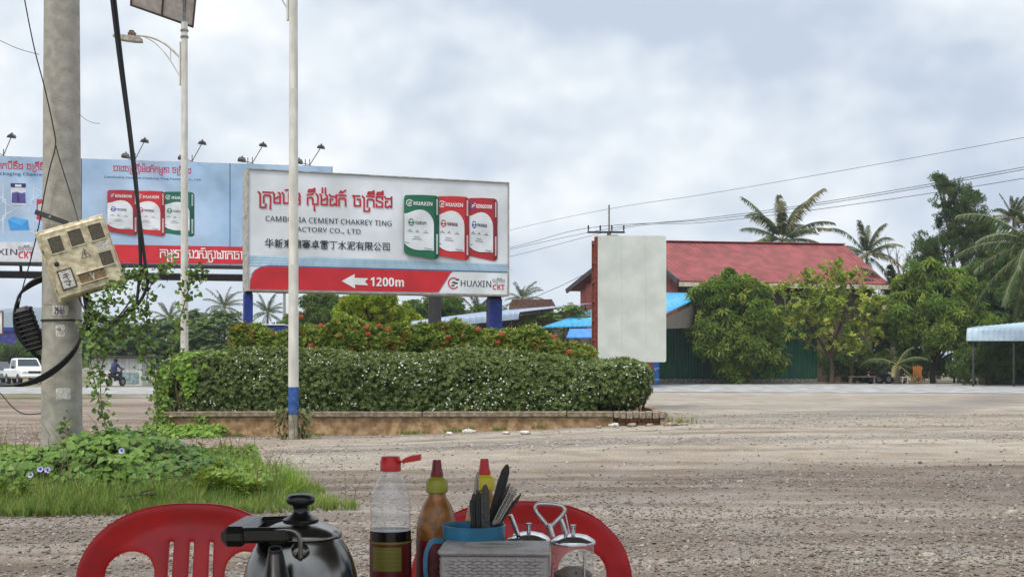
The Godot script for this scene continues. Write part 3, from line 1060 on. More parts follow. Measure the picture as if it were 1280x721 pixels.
func han(b: Board, called: String, seq: Array, x0: float, y0: float, x1: float, y1: float, hgt: float, c: Color, layer: int) -> void:
	var p0 := b.uv(x0, y0)
	var p1 := b.uv(x1, y1)
	var pitch := (p1.x - p0.x) / seq.size()
	var s := (b.uv(x0, y0 - hgt) - p0).y / 10.0
	var mb := MB.new()
	var k := 0
	for i in seq.size():
		var o := Vector2(p0.x + i * pitch, lerpf(p0.y, p1.y, float(i) / seq.size()) + s * 10.0)
		for pl in HAN[seq[i]]:
			for j in range(0, pl.size() - 2, 2):
				stroke(mb, o + Vector2(pl[j] * pitch * 0.088, -pl[j + 1] * s), o + Vector2(pl[j + 2] * pitch * 0.088, -pl[j + 3] * s), s * 1.0, 0.004 * layer + (k % 6) * 0.0005)
				k += 1
	part(b.node, called, mb, paint(c))

func text_mesh(txt: String, bold: bool, depth := 0.002) -> TextMesh:
	var f := SystemFont.new()
	f.font_names = PackedStringArray(["Droid Sans"])
	f.font_weight = 700 if bold else 400
	var t := TextMesh.new()
	t.font = f
	t.text = txt
	t.font_size = 48
	t.depth = depth
	t.pixel_size = 0.01
	return t

func lettering(parent: Node3D, called: String, txt: String, p0: Vector2, p1: Vector2, z: float, c: Color, bold := false, slant := 0.0) -> MeshInstance3D:
	var t := text_mesh(txt, bold)
	var bb := t.get_aabb()
	var o := inst(parent, called, t, paint(c))
	var sx := (p1.x - p0.x) / bb.size.x
	var sy := (p0.y - p1.y) / bb.size.y
	o.transform = Transform3D(Basis(Vector3(sx, slant * sx, 0), Vector3(0, sy, 0), Vector3(0, 0, 1)), Vector3(p0.x - bb.position.x * sx, p1.y - bb.position.y * sy - slant * bb.position.x * sx, z))
	return o

# rectangle by its left top and right bottom corners in photograph pixels
func btext(b: Board, called: String, txt: String, x0: float, y0: float, x1: float, y1: float, c: Color, layer: int, bold := false) -> void:
	lettering(b.node, called, txt, b.uv(x0, y0), b.uv(x1, y1), 0.004 * layer, c, bold)

func logo(b: Board, cx: float, cy: float, r: float, ring: Color, bars: Color, layer: int) -> void:
	var ctr := b.uv(cx, cy)
	var s := (b.uv(cx, cy - 1) - ctr).y
	var mb := MB.new()
	var n := 22
	for i in n:
		var a0 := 0.75 + (TAU - 1.35) * i / n
		var a1 := 0.75 + (TAU - 1.35) * (i + 1) / n
		var d0 := Vector2(cos(a0), sin(a0))
		var d1 := Vector2(cos(a1), sin(a1))
		var q0 := ctr + d0 * r * s; var q1 := ctr + d1 * r * s
		var q2 := ctr + d1 * r * 0.78 * s; var q3 := ctr + d0 * r * 0.78 * s
		var z := 0.004 * layer
		mb.quad(Vector3(q0.x, q0.y, z), Vector3(q1.x, q1.y, z), Vector3(q2.x, q2.y, z), Vector3(q3.x, q3.y, z), Vector3.BACK)
	part(b.node, "emblem", mb, paint(ring))
	mb = MB.new()
	for q in [[-0.45, -0.5, 0.0], [-0.35, 0.02, 0.1], [0.1, -0.12, 0.35], [0.35, 0.5, 0.62]]:
		var o := ctr + Vector2(q[0], q[1]) * r * s
		var w := 0.55 * r * s
		var h := 0.26 * r * s
		mb.sheet(PackedVector2Array([o, o + Vector2(w, 0), o + Vector2(w + h * 0.7, h), o + Vector2(h * 0.7, h)]), 0.004 * layer + 0.0006 * q[2])
	part(b.node, "emblem", mb, paint(bars))

# one cement bag printed on a board: box in photograph pixels, front width share, colours
func bag(b: Board, x0: float, y0: float, x1: float, y1: float, sk: float, c: Color, dark: Color, word: String, disc: Color, layer: int, kh: Array) -> void:
	var w := x1 - x0
	var h := y1 - y0
	var q := func(pts: Array) -> Array:
		var o := []
		for i in range(0, pts.size(), 2):
			o.append(x0 + pts[i] * w)
			o.append(y0 + pts[i + 1] * h + sk * pts[i] * (0.25 + 0.75 * pts[i + 1]))
		return o
	print_poly(b, "printed_bag", q.call([0.0, 0.06, 0.015, 0.02, 0.06, 0.0, 0.5, -0.008, 0.9, 0.0, 0.97, 0.02, 1.0, 0.06, 1.0, 0.93, 0.985, 0.97, 0.94, 0.985, 0.9, 1.0, 0.06, 0.955, 0.015, 0.935, 0.0, 0.9]), c, layer)
	print_poly(b, "printed_bag", q.call([0.87, 0.02, 0.97, 0.02, 1.0, 0.06, 1.0, 0.93, 0.985, 0.97, 0.94, 0.985, 0.87, 0.97]), dark, layer + 1)
	print_poly(b, "printed_bag", q.call([0.005, 0.30, 0.1, 0.292, 0.2, 0.268, 0.32, 0.24, 0.45, 0.228, 0.56, 0.236, 0.66, 0.262, 0.75, 0.31, 0.82, 0.38, 0.845, 0.45, 0.845, 0.87, 0.7, 0.865, 0.55, 0.872, 0.42, 0.878, 0.3, 0.872, 0.18, 0.852, 0.08, 0.82, 0.005, 0.785]), rgb(226, 231, 236), layer + 2)
	var z := layer + 3
	var white := rgb(240, 242, 244)
	var gl := func(a: float, v: float) -> Vector2:
		return Vector2(x0 + a * w, y0 + v * h + sk * a * (0.25 + 0.75 * v))
	var p0: Vector2 = gl.call(0.27, 0.10)
	var p1: Vector2 = gl.call(0.8, 0.165)
	logo(b, gl.call(0.15, 0.125).x, gl.call(0.15, 0.125).y, h * 0.055, white if word != "KINGDOM" else rgb(60, 100, 190), white, z)
	btext(b, "lettering", word, p0.x, p0.y, p1.x, p1.y, white, z, true)
	var dctr := b.uv(gl.call(0.2, 0.435).x, gl.call(0.2, 0.435).y)
	var s := (b.uv(x0, y0 - 1) - b.uv(x0, y0)).y
	var mb := MB.new()
	var dp := PackedVector2Array()
	for i in 18:
		dp.append(dctr + Vector2(cos(TAU * i / 18.0) * w * 0.085, sin(TAU * i / 18.0) * h * 0.06) * s)
	mb.sheet(dp, 0.004 * z)
	part(b.node, "emblem", mb, paint(disc))
	mb = MB.new()
	for k in [[-0.05, 0.02, 0.05, 0.02], [0.0, 0.035, 0.0, 0.0], [-0.03, -0.03, 0.03, -0.03]]:
		stroke(mb, dctr + Vector2(k[0] * w, k[1] * h) * s, dctr + Vector2(k[2] * w, k[3] * h) * s, h * 0.016 * s, 0.004 * z + 0.003)
	part(b.node, "emblem", mb, paint(white))
	var a0: Vector2 = gl.call(0.31, 0.462)
	var a1: Vector2 = gl.call(0.64, 0.468)
	khmer(b, "lettering", kh, a0.x, a0.y, a1.x, a1.y, h * 0.045, 0.16, disc.lerp(rgb(60, 64, 70), 0.5), z)
	mb = MB.new()
	for k in [[0.1, 0.58, 0.24, 0.584], [0.33, 0.585, 0.41, 0.587], [0.55, 0.59, 0.68, 0.594], [0.28, 0.665, 0.44, 0.67], [0.24, 0.70, 0.5, 0.705], [0.02, 0.765, 0.13, 0.77], [0.58, 0.84, 0.8, 0.846], [0.14, 0.56, 0.19, 0.56], [0.35, 0.565, 0.39, 0.565], [0.6, 0.568, 0.64, 0.568]]:
		var g0: Vector2 = gl.call(k[0], k[1])
		var g1: Vector2 = gl.call(k[2], k[3])
		stroke(mb, b.uv(g0.x, g0.y), b.uv(g1.x, g1.y), h * 0.009 * s, 0.004 * z)
	part(b.node, "fine_print", mb, paint(disc.lerp(rgb(110, 116, 120), 0.6))).set_meta("kind", "stuff")
	mb = MB.new()
	for k in 2:       # words set upright along the side of the bag
		var g0: Vector2 = gl.call(0.935, 0.07 if k == 0 else 0.62)
		var g1: Vector2 = gl.call(0.935, 0.30 if k == 0 else 0.92)
		for i in 7:
			var e0 := g0.lerp(g1, i / 7.0)
			var e1 := g0.lerp(g1, (i + 0.62) / 7.0)
			stroke(mb, b.uv(e0.x, e0.y), b.uv(e1.x, e1.y), w * 0.055 * s, 0.004 * z)
	part(b.node, "fine_print", mb, paint(white.lerp(dark, 0.25))).set_meta("kind", "stuff")

const K_MAIN := ["r_", "k", "u", "m", "h", "tick", "n", " ", "s", "ii", "u", "m", "dots", "ng", "t", "kill", " ", "c", "r_", "k", "ii", "d", "ii", "ng"]
const K_FACT := ["e", "r", "aa", "ng", "c", "r_", "k", "s", "ii", "u", "m", "dots", "ng", "t", "kill", "k", "m", "sub", "u", "j", "aa", " ", "c", "r_", "k", "ii", "d", "ii", "ng"]
const K_BAND := ["k", "m", "sub", "u", "j", "aa", "r_", "s", "r", "s", "tick", "s", "sub", "a", "aa", "t", "c", "aa", "b", "tick"]

func make_front_billboard() -> void:
	var L := P(310, 362, 25.0)
	var R := P(635, 369, 26.95)
	var b := make_board("billboard", "white cement billboard with red arrow band, raised on two blue posts in the planted island", L, R, 0.34)
	var a := b.uv(310, 211.5)
	var e := b.uv(635, 369)
	var w := e.x
	var y0 := b.uv(310, 362).y
	var y1 := a.y
	var mb := MB.new()
	mb.box(Vector3(w / 2, (y0 + y1) / 2, -0.30), Vector3(w - 0.02, y1 - y0 - 0.02, 0.50), 0.01)
	part(b.node, "sign_box", mb, M.aluminium_edge)
	mb = MB.new()
	mb.box(Vector3(w / 2, (y0 + y1) / 2, -0.03), Vector3(w, y1 - y0, 0.055), 0.006)
	part(b.node, "printed_face", mb, M.vinyl_white)
	mb = MB.new()
	for k in [[0.0, y1 + 0.012, w, y1 + 0.012], [0.0, y0 - 0.012, w, y0 - 0.012]]:
		mb.box(Vector3(w / 2, k[1], -0.26), Vector3(w + 0.05, 0.022, 0.57))
	for xx in [-0.012, w + 0.012]:
		mb.box(Vector3(xx, (y0 + y1) / 2, -0.26), Vector3(0.022, y1 - y0, 0.565))
	for yy in [0.3, 0.62]:
		mb.box(Vector3(-0.026, lerpf(y0, y1, yy), -0.28), Vector3(0.006, 0.02, 0.5))
	part(b.node, "edge_trim", mb, M.aluminium_edge)
	for pp in [[312.5, 0.17], [623.5, 0.27]]:
		mb = MB.new()
		var s: float = b.uv(pp[0], 362).x
		mb.box(Vector3(s, (y0 - 0.4) / 2, -0.28), Vector3(pp[1], y0 + 0.4 - 0.14, pp[1]), 0.012)
		part(b.node, "post", mb, M.deep_blue)
		mb = MB.new()
		mb.box(Vector3(s, y0 - 0.09, -0.28), Vector3(pp[1] * 0.9, 0.135, pp[1] * 0.9), 0.01)
		part(b.node, "post_cap", mb, M.black_steel)
	var red := rgb(206, 36, 46)
	# tiled floor of the print
	print_poly(b, "printed_floor", [311, 319, 400, 321, 635, 330, 635, 340, 470, 335.5, 311, 332], rgb(186, 212, 230), 1)
	mb = MB.new()
	var k := 0
	for row in [[311, 321.5, 634, 332], [311, 324.6, 634, 334.2], [311, 328.2, 634, 336.8]]:
		stroke(mb, b.uv(row[0], row[1]), b.uv(row[2], row[3]), 0.008, 0.008)
	for i in 26:
		var t := i / 25.0
		var xa := lerpf(318, 632, t)
		var ya := lerpf(319.8, 330.4, t)
		stroke(mb, b.uv(xa, ya), b.uv(xa + lerpf(-9, 9, t), ya + 12.0 - t * 2.0), 0.006, 0.0095)
	part(b.node, "tile_lines", mb, paint(rgb(140, 184, 212)))
	print_poly(b, "blue_rule", [312, 345, 318, 337.5, 326, 332.8, 336, 331.2, 634, 339.2, 634, 340.4, 336, 333, 320, 339], rgb(70, 110, 160), 2)
	print_poly(b, "red_band", [311.8, 361.4, 312.3, 350, 315, 343, 320, 337, 327, 333.6, 336, 332.9, 566, 339.2, 562, 342, 559, 347, 547.5, 365.3], red, 3)
	print_poly(b, "white_corner", [548.5, 366.2, 560, 347.6, 563, 342.6, 567.5, 340.2, 634, 341.6, 634, 368.2], rgb(232, 236, 240), 3)
	print_poly(b, "arrow", [426.5, 351.2, 443, 342.4, 442.6, 347.2, 460, 347.8, 455.6, 352, 460, 356.6, 442.8, 355.8, 443.6, 360.6], rgb(240, 242, 244), 4)
	btext(b, "lettering", "1200m", 462.5, 346.4, 504.5, 358.4, rgb(242, 244, 246), 4, true)
	logo(b, 566.5, 354, 7.4, red, rgb(28, 28, 34), 4)
	btext(b, "lettering", "HUΛXIN", 575.6, 350.2, 613.6, 358.8, rgb(36, 38, 52), 4)
	btext(b, "lettering", "CKT", 615.6, 355.4, 630.2, 362.4, red, 4, true)
	khmer(b, "lettering", ["c", "r_", "k", "ii", "d", "ii", "ng"], 615.2, 352.6, 631, 353.2, 3.6, 0.13, rgb(120, 124, 132), 4)
	khmer(b, "lettering", K_MAIN, 322.5, 253.2, 491.5, 259.6, 13.6, 0.165, rgb(186, 34, 50), 2)
	btext(b, "lettering", "CAMBODIA CEMENT CHAKREY TING", 331.6, 269.6, 489.2, 282.6, rgb(28, 30, 44), 2)
	btext(b, "lettering", "FACTORY CO., LTD", 366.0, 283.2, 450.4, 293.4, rgb(28, 30, 44), 2)
	han(b, "lettering", ["hua", "xin", "jian", "pu", "zhai", "zhuo", "lei", "ding", "shui", "ni", "you", "xian", "gong", "si"], 331.2, 309.0, 488.5, 313.6, 10.6, rgb(24, 26, 38), 2)
	bag(b, 585, 247.4, 621.6, 323.0, 3.6, rgb(176, 36, 44), rgb(122, 30, 42), "KINGDOM", rgb(36, 66, 160), 2, ["k", "s", "m", "c", "d"])
	bag(b, 545.4, 245.4, 586.0, 322.4, 3.4, rgb(206, 40, 46), rgb(150, 32, 42), "HUΛXIN", rgb(176, 40, 52), 7, ["k", "b", "e", "k", "d", "s", "ng"])
	bag(b, 504.0, 244.0, 548.0, 321.0, 3.6, rgb(18, 108, 76), rgb(14, 78, 60), "HUΛXIN", rgb(40, 120, 86), 12, ["s", "ng", "s", "k"])

func floodlight(parent: Node3D, at: Vector3, flip: float) -> void:
	var mb := MB.new()
	mb.tube([at, at + Vector3(0, 0.26, 0.0)], 0.018, 6)
	mb.tube([at + Vector3(0.0, 0.04, 0), at + Vector3(0.34 * flip, 0.55, 0.6)], 0.016, 6)
	mb.tube([at + Vector3(0.0, 0.04, 0), at + Vector3(-0.34 * flip, 0.2, -0.5)], 0.016, 6)
	mb.tube([at + Vector3(-0.16, 0.02, 0), at + Vector3(-0.16, 0.24, 0)], 0.018, 6)
	mb.box(at + Vector3(-0.08, 0.0, 0), Vector3(0.34, 0.03, 0.1))
	var o := part(parent, "floodlight_bracket", mb, M.lamp_grey)
	for q in [[0.37, 0.56, 0.66, 1.0], [-0.38, 0.2, -0.56, -1.0]]:
		mb = MB.new()
		mb.xf = Transform3D(Basis(Vector3(0, 0, 1), -0.12 * flip) * Basis(Vector3.RIGHT, 0.35 * q[3]), at + Vector3(q[0] * flip, q[1], q[2]))
		var pl := PackedVector2Array([Vector2(-0.15, 0), Vector2(0.15, 0), Vector2(0.11, 0.09), Vector2(0.03, 0.11), Vector2(0.03, 0.16), Vector2(-0.03, 0.16), Vector2(-0.03, 0.11), Vector2(-0.11, 0.09)])
		mb.plate(pl, -0.1, 0.1)
		part(o, "lamp_head", mb, M.lamp_grey)

func make_back_billboard() -> void:
	var L := P(0, 330, 45.0)
	var R := P(415, 332, 47.4)
	var b := make_board("roadside_billboard", "long pale blue cement billboard on a black steel beam with floodlights along its top", L, R, 0.0)
	var x0 := b.uv(-330, 330).x
	var x1 := b.uv(415, 332).x
	var y0 := b.uv(0, 327.4).y
	var y1 := b.uv(0, 194.6).y
	var mb := MB.new()
	mb.box(Vector3((x0 + x1) / 2, (y0 + y1) / 2, -0.16), Vector3(x1 - x0, y1 - y0, 0.30), 0.01)
	part(b.node, "sign_box", mb, M.aluminium_edge)
	# the printed sheets: a cloudy pale blue print, lighter towards the middle of each poster
	var seams := [x0, b.uv(101, 330).x, b.uv(287, 330).x, x1]
	var pm := mat("blue_print", Color.WHITE, 0.5, T.soft, 0.08)
	pm.vertex_color_use_as_albedo = true
	for s in 3:
		mb = MB.new()
		var sa: float = seams[s] + 0.012
		var sb: float = seams[s + 1] - 0.012
		for i in 42:
			for j in 20:
				var q := []
				for o in [[0, 0], [1, 0], [1, 1], [0, 1]]:
					q.append(Vector3(lerpf(sa, sb, (i + o[0]) / 42.0), lerpf(y0 + 0.02, y1 - 0.02, (j + o[1]) / 20.0), 0.0))
				var t := clampf(0.5 + 0.5 * sin((i + 0.5) / 42.0 * PI) * sin((j + 1.0) / 21.0 * PI) - 0.25 + 0.2 * nz.get_noise_2d(i * 2.0 + s * 50, j * 3.0), 0, 1)
				mb.col = lin(150, 188, 226).lerp(lin(196, 214, 236), t)
				mb.quad(q[0], q[1], q[2], q[3], Vector3.BACK)
		part(b.node, "printed_sheet", mb, pm)
	for s in seams:
		mb = MB.new()
		mb.box(Vector3(s, (y0 + y1) / 2, 0.0), Vector3(0.018, y1 - y0, 0.012))
		part(b.node, "seam_strip", mb, M.black_steel)
	var red := rgb(208, 40, 50)
	# band along the bottom
	print_poly(b, "white_band", [-300, 301, 62, 302.6, 58, 318, 52, 327.4, -300, 325], rgb(226, 230, 236), 1)
	print_poly(b, "red_band", [136, 305.6, 303, 308.4, 380, 309.6, 414, 310.2, 414, 331, 142, 328.6, 52, 327.4, 58, 318, 62, 304.2], red, 2)
	khmer(b, "lettering", K_BAND, 199.6, 321.6, 312, 324.2, 9.6, 0.15, rgb(244, 244, 246), 3)
	btext(b, "lettering", "HUΛXIN", -34, 310.4, 20.6, 318.6, rgb(36, 44, 74), 3)
	btext(b, "lettering", "CKT", 22.2, 314.2, 40.6, 323.0, red, 3, true)
	khmer(b, "lettering", ["c", "r_", "k", "ii", "d", "ii", "ng"], 22, 312.4, 40.4, 312.8, 4.2, 0.13, rgb(112, 118, 136), 3)
	# middle poster
	khmer(b, "lettering", K_FACT, 141, 213.6, 239, 216.8, 6.6, 0.15, rgb(196, 50, 74), 1)
	btext(b, "lettering", "Cambodia Cement Chakrey Ting Factory Co., Ltd", 129.4, 219.6, 250, 226.6, rgb(70, 112, 160), 1, true)
	bag(b, 203.6, 239.6, 242.4, 293.6, 2.6, rgb(18, 110, 84), rgb(16, 84, 72), "HUΛXIN", rgb(48, 128, 96), 1, ["s", "ng", "s", "k"])
	bag(b, 168.0, 238.6, 205.6, 292.8, 2.8, rgb(208, 40, 50), rgb(152, 32, 44), "HUΛXIN", rgb(180, 44, 58), 6, ["k", "b", "e", "k", "d", "s", "ng"])
	bag(b, 133.6, 237.6, 171.4, 291.6, 2.8, rgb(178, 36, 46), rgb(124, 30, 44), "KINGDOM", rgb(34, 64, 166), 11, ["k", "s", "m", "c", "d"])
	# left poster: packaging
	khmer(b, "lettering", ["e", "k", "t", "b", "ii", "j", "ii", "ng", " ", "c", "r_", "k", "ii", "d", "ii", "ng"], -8, 210.4, 62, 212.2, 6.6, 0.16, rgb(200, 44, 62), 1)
	btext(b, "lettering", "Packaging Chakrey Ting", -9, 214.4, 72, 222.0, rgb(70, 112, 160), 1, true)
	mb = MB.new()
	for h in [[22, 241, 22.0], [22, 281, 22.0], [57, 261, 22.0], [-13, 261, 22.0], [57, 221, 22.0], [57, 301, 22.0]]:
		for i in 6:
			var a0 := TAU * (i + 0.5) / 6.0
			var a1 := TAU * (i + 1.5) / 6.0
			if h[1] + sin(a0) * h[2] > 301 or h[1] + sin(a1) * h[2] > 301 or h[1] + sin(a0) * h[2] < 224 or h[1] + sin(a1) * h[2] < 224:
				continue
			stroke(mb, b.uv(h[0] + cos(a0) * h[2], h[1] + sin(a0) * h[2]), b.uv(h[0] + cos(a1) * h[2], h[1] + sin(a1) * h[2]), 0.045, 0.004 + 0.0005 * (i % 5))
	part(b.node, "printed_hexagons", mb, paint(rgb(206, 222, 240)))
	print_poly(b, "printed_sack", [12.6, 229, 31.4, 229.4, 31.8, 256.6, 13.2, 256], rgb(220, 226, 238), 2)
	print_poly(b, "printed_sack", [12.4, 229, 31.6, 229.4, 31.2, 234.6, 12.8, 234], rgb(48, 42, 110), 3)
	print_poly(b, "printed_sack", [14, 241, 20, 239.6, 26, 241.4, 31, 240.4, 31.4, 254, 13.8, 253.6], rgb(90, 84, 156), 3)
	print_poly(b, "printed_sack", [18, 230.6, 26, 230.8, 26, 233.6, 18, 233.4], rgb(236, 238, 244), 4)
	print_poly(b, "printed_sack", [20, 242, 23, 242, 23.4, 252, 20.4, 252], rgb(60, 54, 120), 4)
	print_poly(b, "printed_folded_bag", [8.6, 274.6, 16, 271, 34, 275, 35.6, 287, 12, 287.4], rgb(60, 152, 226), 2)
	print_poly(b, "printed_folded_bag", [8.6, 274.6, 16, 271, 34, 275, 26, 282.6], rgb(84, 172, 236), 3)
	print_poly(b, "printed_sack", [45, 249, 54, 249, 54, 275, 45, 274], rgb(196, 52, 70), 2)
	print_poly(b, "printed_sack", [46.6, 256, 53, 254, 53, 266, 46.6, 268], rgb(200, 222, 220), 3)
	# steel
	mb = MB.new()
	mb.box(Vector3((x0 + x1) / 2, y0 - 0.06, -0.12), Vector3(x1 - x0 + 0.1, 0.1, 0.4), 0.01)
	part(b.node, "bottom_rail", mb, M.black_steel)
	mb = MB.new()
	var by := b.uv(0, 341.6).y
	var xe := b.uv(546, 343).x
	mb.tube([Vector3(x0, by, -0.55), Vector3(xe + 0.3, by, -0.55)], 0.135, 14)
	part(b.node, "beam", mb, M.black_steel)
	var xs := x0 + 0.6
	while xs < x1:
		mb = MB.new()
		mb.bar(Vector3(xs, by, -0.55), Vector3(xs, y0 + 0.5, -0.34), 0.09, 0.09)
		part(b.node, "bracket", mb, M.black_steel)
		xs += 2.1
	mb = MB.new()
	mb.tube([Vector3(xe, -0.3, -0.55), Vector3(xe, by + 0.4, -0.55)], 0.25, 18)
	part(b.node, "column", mb, M.black_steel)
	mb = MB.new()
	mb.tube([Vector3(x0 + 1.5, -0.3, -0.55), Vector3(x0 + 1.5, by + 0.4, -0.55)], 0.25, 18)
	part(b.node, "column", mb, M.black_steel)
	for f in [[3, 1.0], [168, 1.0], [239.5, 1.0], [315, 1.0], [387, 1.0], [-80, 1.0]]:
		floodlight(b.node, Vector3(b.uv(f[0], 200).x, y1, -0.1), f[1])

# ------------------------------------------------------------------ planted island
func make_island() -> void:
	var w := thing("planter_wall", "low buff rendered kerb wall round the hedges, stained, with a grey concrete coping", "wall", Vector3(-1.6, 0, -22.0))
	var o := Vector3(-1.6, 0, -22.0)
	var mb := MB.new()
	mb.box(Vector3((-5.86 + 1.74) / 2, 0.12, -22.075) - o, Vector3(7.6, 0.44, 0.15), 0.006)
	part(w, "wall_face", mb, M.render_buff)
	mb = MB.new()
	mb.box(Vector3(-5.93, 0.12, -24.9) - o, Vector3(0.15, 0.44, 5.8), 0.006)
	mb.box(Vector3(2.53, 0.2, -25.0) - o, Vector3(0.15, 0.5, 5.6), 0.006)
	mb.box(Vector3(-1.7, 0.2, -27.9) - o, Vector3(8.4, 0.5, 0.15), 0.006)
	part(w, "wall_face", mb, M.render_buff)
	for j in [[-6.0, -3.92], [-3.905, -1.55], [-1.535, 0.935], [0.95, 1.74]]:
		mb = MB.new()
		mb.xf = Transform3D(Basis(Vector3(0, 0, 1), rr(-0.004, 0.004)), Vector3((j[0] + j[1]) / 2, 0.385 + rr(-0.004, 0.004), -22.08) - o)
		mb.box(Vector3.ZERO, Vector3(j[1] - j[0], 0.095, 0.27), 0.014)
		part(w, "coping_slab", mb, M.cap_concrete)
	var xx := 1.80
	var i := 0
	while xx < 2.6:
		mb = MB.new()
		mb.xf = Transform3D(Basis.from_euler(Vector3(rr(-0.05, 0.05), rr(-0.06, 0.06), rr(-0.08, 0.08))), Vector3(xx, 0.375 + rr(-0.012, 0.008), -22.06 + rr(-0.02, 0.02)) - o)
		mb.box(Vector3.ZERO, Vector3(0.101, 0.12, 0.2), 0.010)
		part(w, "brick", mb, M.mortar_grey)
		xx += 0.112
		i += 1
	mb = MB.new()
	mb.box(Vector3(2.18, 0.30, -22.19) - o, Vector3(0.84, 0.24, 0.06), 0.004)
	part(w, "mortar_bed", mb, M.mortar_grey)
	for row in 2:
		for k in 4:
			mb = MB.new()
			mb.xf = Transform3D(Basis(Vector3.UP, rr(-0.05, 0.05)), Vector3(1.86 + k * 0.205 + row * 0.06, 0.215 + row * 0.072, -22.12) - o)
			mb.box(Vector3.ZERO, Vector3(0.19, 0.062, 0.09), 0.006)
			part(w, "brick", mb, M.brick)
	mb = MB.new()
	mb.box(Vector3(2.62, 0.30, -22.1) - o, Vector3(0.13, 0.25, 0.2), 0.02)
	part(w, "end_block", mb, M.mortar_grey)
	mb = MB.new()
	mb.box(Vector3(-1.7, 0.15, -25.0), Vector3(8.3, 0.38, 5.6), 0.0)
	struct("planting_soil", mb, M.soil)

	# clipped hedge with small white flowers along the front
	var h := thing("hedge", "clipped dark green hedge dotted with tiny white flowers along the front of the planter", "hedge", Vector3(-2.3, 0.3, -22.9))
	hedge_fill(h, -6.12, 1.45, 22.12, 23.75, 0.34, 1.44, 17000, lin(84, 104, 56), lin(128, 142, 88), 0.10, "twig", 1700)
	var rb := thing("round_bush", "rounded dark green bush with white flowers at the brick end of the planter", "bush", Vector3(1.9, 0.3, -22.95))
	hedge_fill(rb, 1.22, 2.48, 22.18, 23.7, 0.36, 1.36, 4200, lin(84, 104, 56), lin(128, 142, 88), 0.10, "twig", 380, true)
	var ix := thing("flowering_hedge", "taller yellow-green leafy hedge with orange-red flower heads behind the clipped hedge", "hedge", Vector3(-1.8, 0.3, -24.5))
	hedge_fill(ix, -5.25, 1.5, 23.9, 25.3, 0.34, 1.92, 8200, lin(84, 108, 48), lin(150, 166, 82), 0.115, "broad", 0)
	var heads := [[376, 396], [388, 432], [401, 407], [458, 409], [474, 407], [485, 412], [598, 412], [560, 422], [627, 418], [622, 428], [693, 421], [711, 440], [350, 441], [430, 426], [460, 418], [395, 436]]
	for f in heads:
		mb = MB.new()
		var at := P(f[0], f[1], 23.86 + rr(0, 0.12)) - ix.position
		for k in 26:
			var d := (rdir() + Vector3(0, 0.5, 0.5)).normalized()
			mb.xf = aim(at + d * Vector3(0.045, 0.03, 0.04), d, rr(0, TAU), 0.045)
			var t := rr(0.75, 1.2)
			mb.col = Color(0.50 * t, 0.085 * t, 0.045 * t)
			for p in 4:
				var a := TAU * p / 4.0
				mb.flat(Vector3.ZERO, Vector3(cos(a - 0.5), 0.3, sin(a - 0.5)) * 0.5, Vector3(cos(a + 0.5), 0.3, sin(a + 0.5)) * 0.5, Vector3.UP)
		part(ix, "flower_head", mb, M.petal)
	# bright creeper over the west end of the hedge, spilling onto the ground
	var cr := thing("creeper", "bright green creeper hanging over the end of the clipped hedge down to the ground", "creeper", Vector3(-5.7, 0, -22.0))
	var xs := []
	var cs := []
	for k in 4200:
		var u := rng.randf()
		var p: Vector3
		var nn: Vector3
		var t := rng.randf()
		if t < 0.62:
			p = Vector3(rr(-6.15, -4.75), rr(0.05, 1.5), -22.1 + rr(0, 0.16))
			if nz.get_noise_2d(p.x * 60, p.y * 26) < -0.06 + 0.9 * (p.x + 5.75) * sstep(0.2, 0.5, p.y) or (p.y < 0.42 and p.x > -5.05 + 0.25 * nz.get_noise_1d(p.y * 200)):
				continue
			if p.y > 1.46 - 0.9 * pow(maxf(0.0, -5.55 - p.x), 1.6):
				continue
			nn = Vector3(0, 0.5, 1)
		elif t < 0.8:
			p = Vector3(rr(-6.1, -4.9), 0.0, -22.25 - rr(0, 0.8))
			p.y = 1.40 - 0.9 * pow(maxf(0.0, -5.55 - p.x), 1.6) + rr(-0.08, 0.06) + 0.1 * nz.get_noise_1d(p.x * 90)
			nn = Vector3(0, 1, 0.3)
		else:
			p = Vector3(rr(-6.3, -4.9), rr(0.02, 0.22), -21.95 + pow(rng.randf(), 2.0) * 0.9)
			p.y *= 1.0 - 0.6 * (p.z + 21.95)
			nn = Vector3(0, 1, 0.4)
		xs.append(aim(p - cr.position, nn + rdir() * 0.5, rr(0, TAU), rr(0.05, 0.1)))
		cs.append(mix(lin(86, 124, 42), lin(132, 160, 62), u))
	scatter(cr, "leaves", LM.heart, M.leaf, xs, cs)
	for k in 5:
		mb = MB.new()
		var x0 := rr(-6.1, -5.5)
		mb.tube(spline([Vector3(x0, 0.0, -21.9) - cr.position, Vector3(x0 + rr(-0.2, 0.2), 0.5, -22.0) - cr.position, Vector3(x0 + rr(-0.3, 0.3), 1.0, -22.02) - cr.position, Vector3(x0 + rr(-0.3, 0.3), 1.48, -22.2) - cr.position], 4), 0.006, 5)
		part(cr, "stem", mb, M.twig)
	# weeds along the foot of the wall
	var wd := thing("wall_weeds", "low green weeds growing along the foot of the buff planter wall", "weeds", Vector3(-3, 0, -21.8))
	xs = []
	cs = []
	for k in 900:
		var x := rr(-5.2, 0.6)
		if nz.get_noise_1d(x * 60) < 0.02 + 0.1 * sstep(-3.5, 0.6, x):
			continue
		xs.append(aim(Vector3(x, gh(x, 21.8) + 0.01, -21.97 + rr(0, 0.3)) - wd.position, Vector3.UP + rdir() * 0.3, rr(0, TAU), rr(0.05, 0.11)))
		cs.append(mix(lin(90, 118, 48), lin(132, 150, 70), rng.randf()))
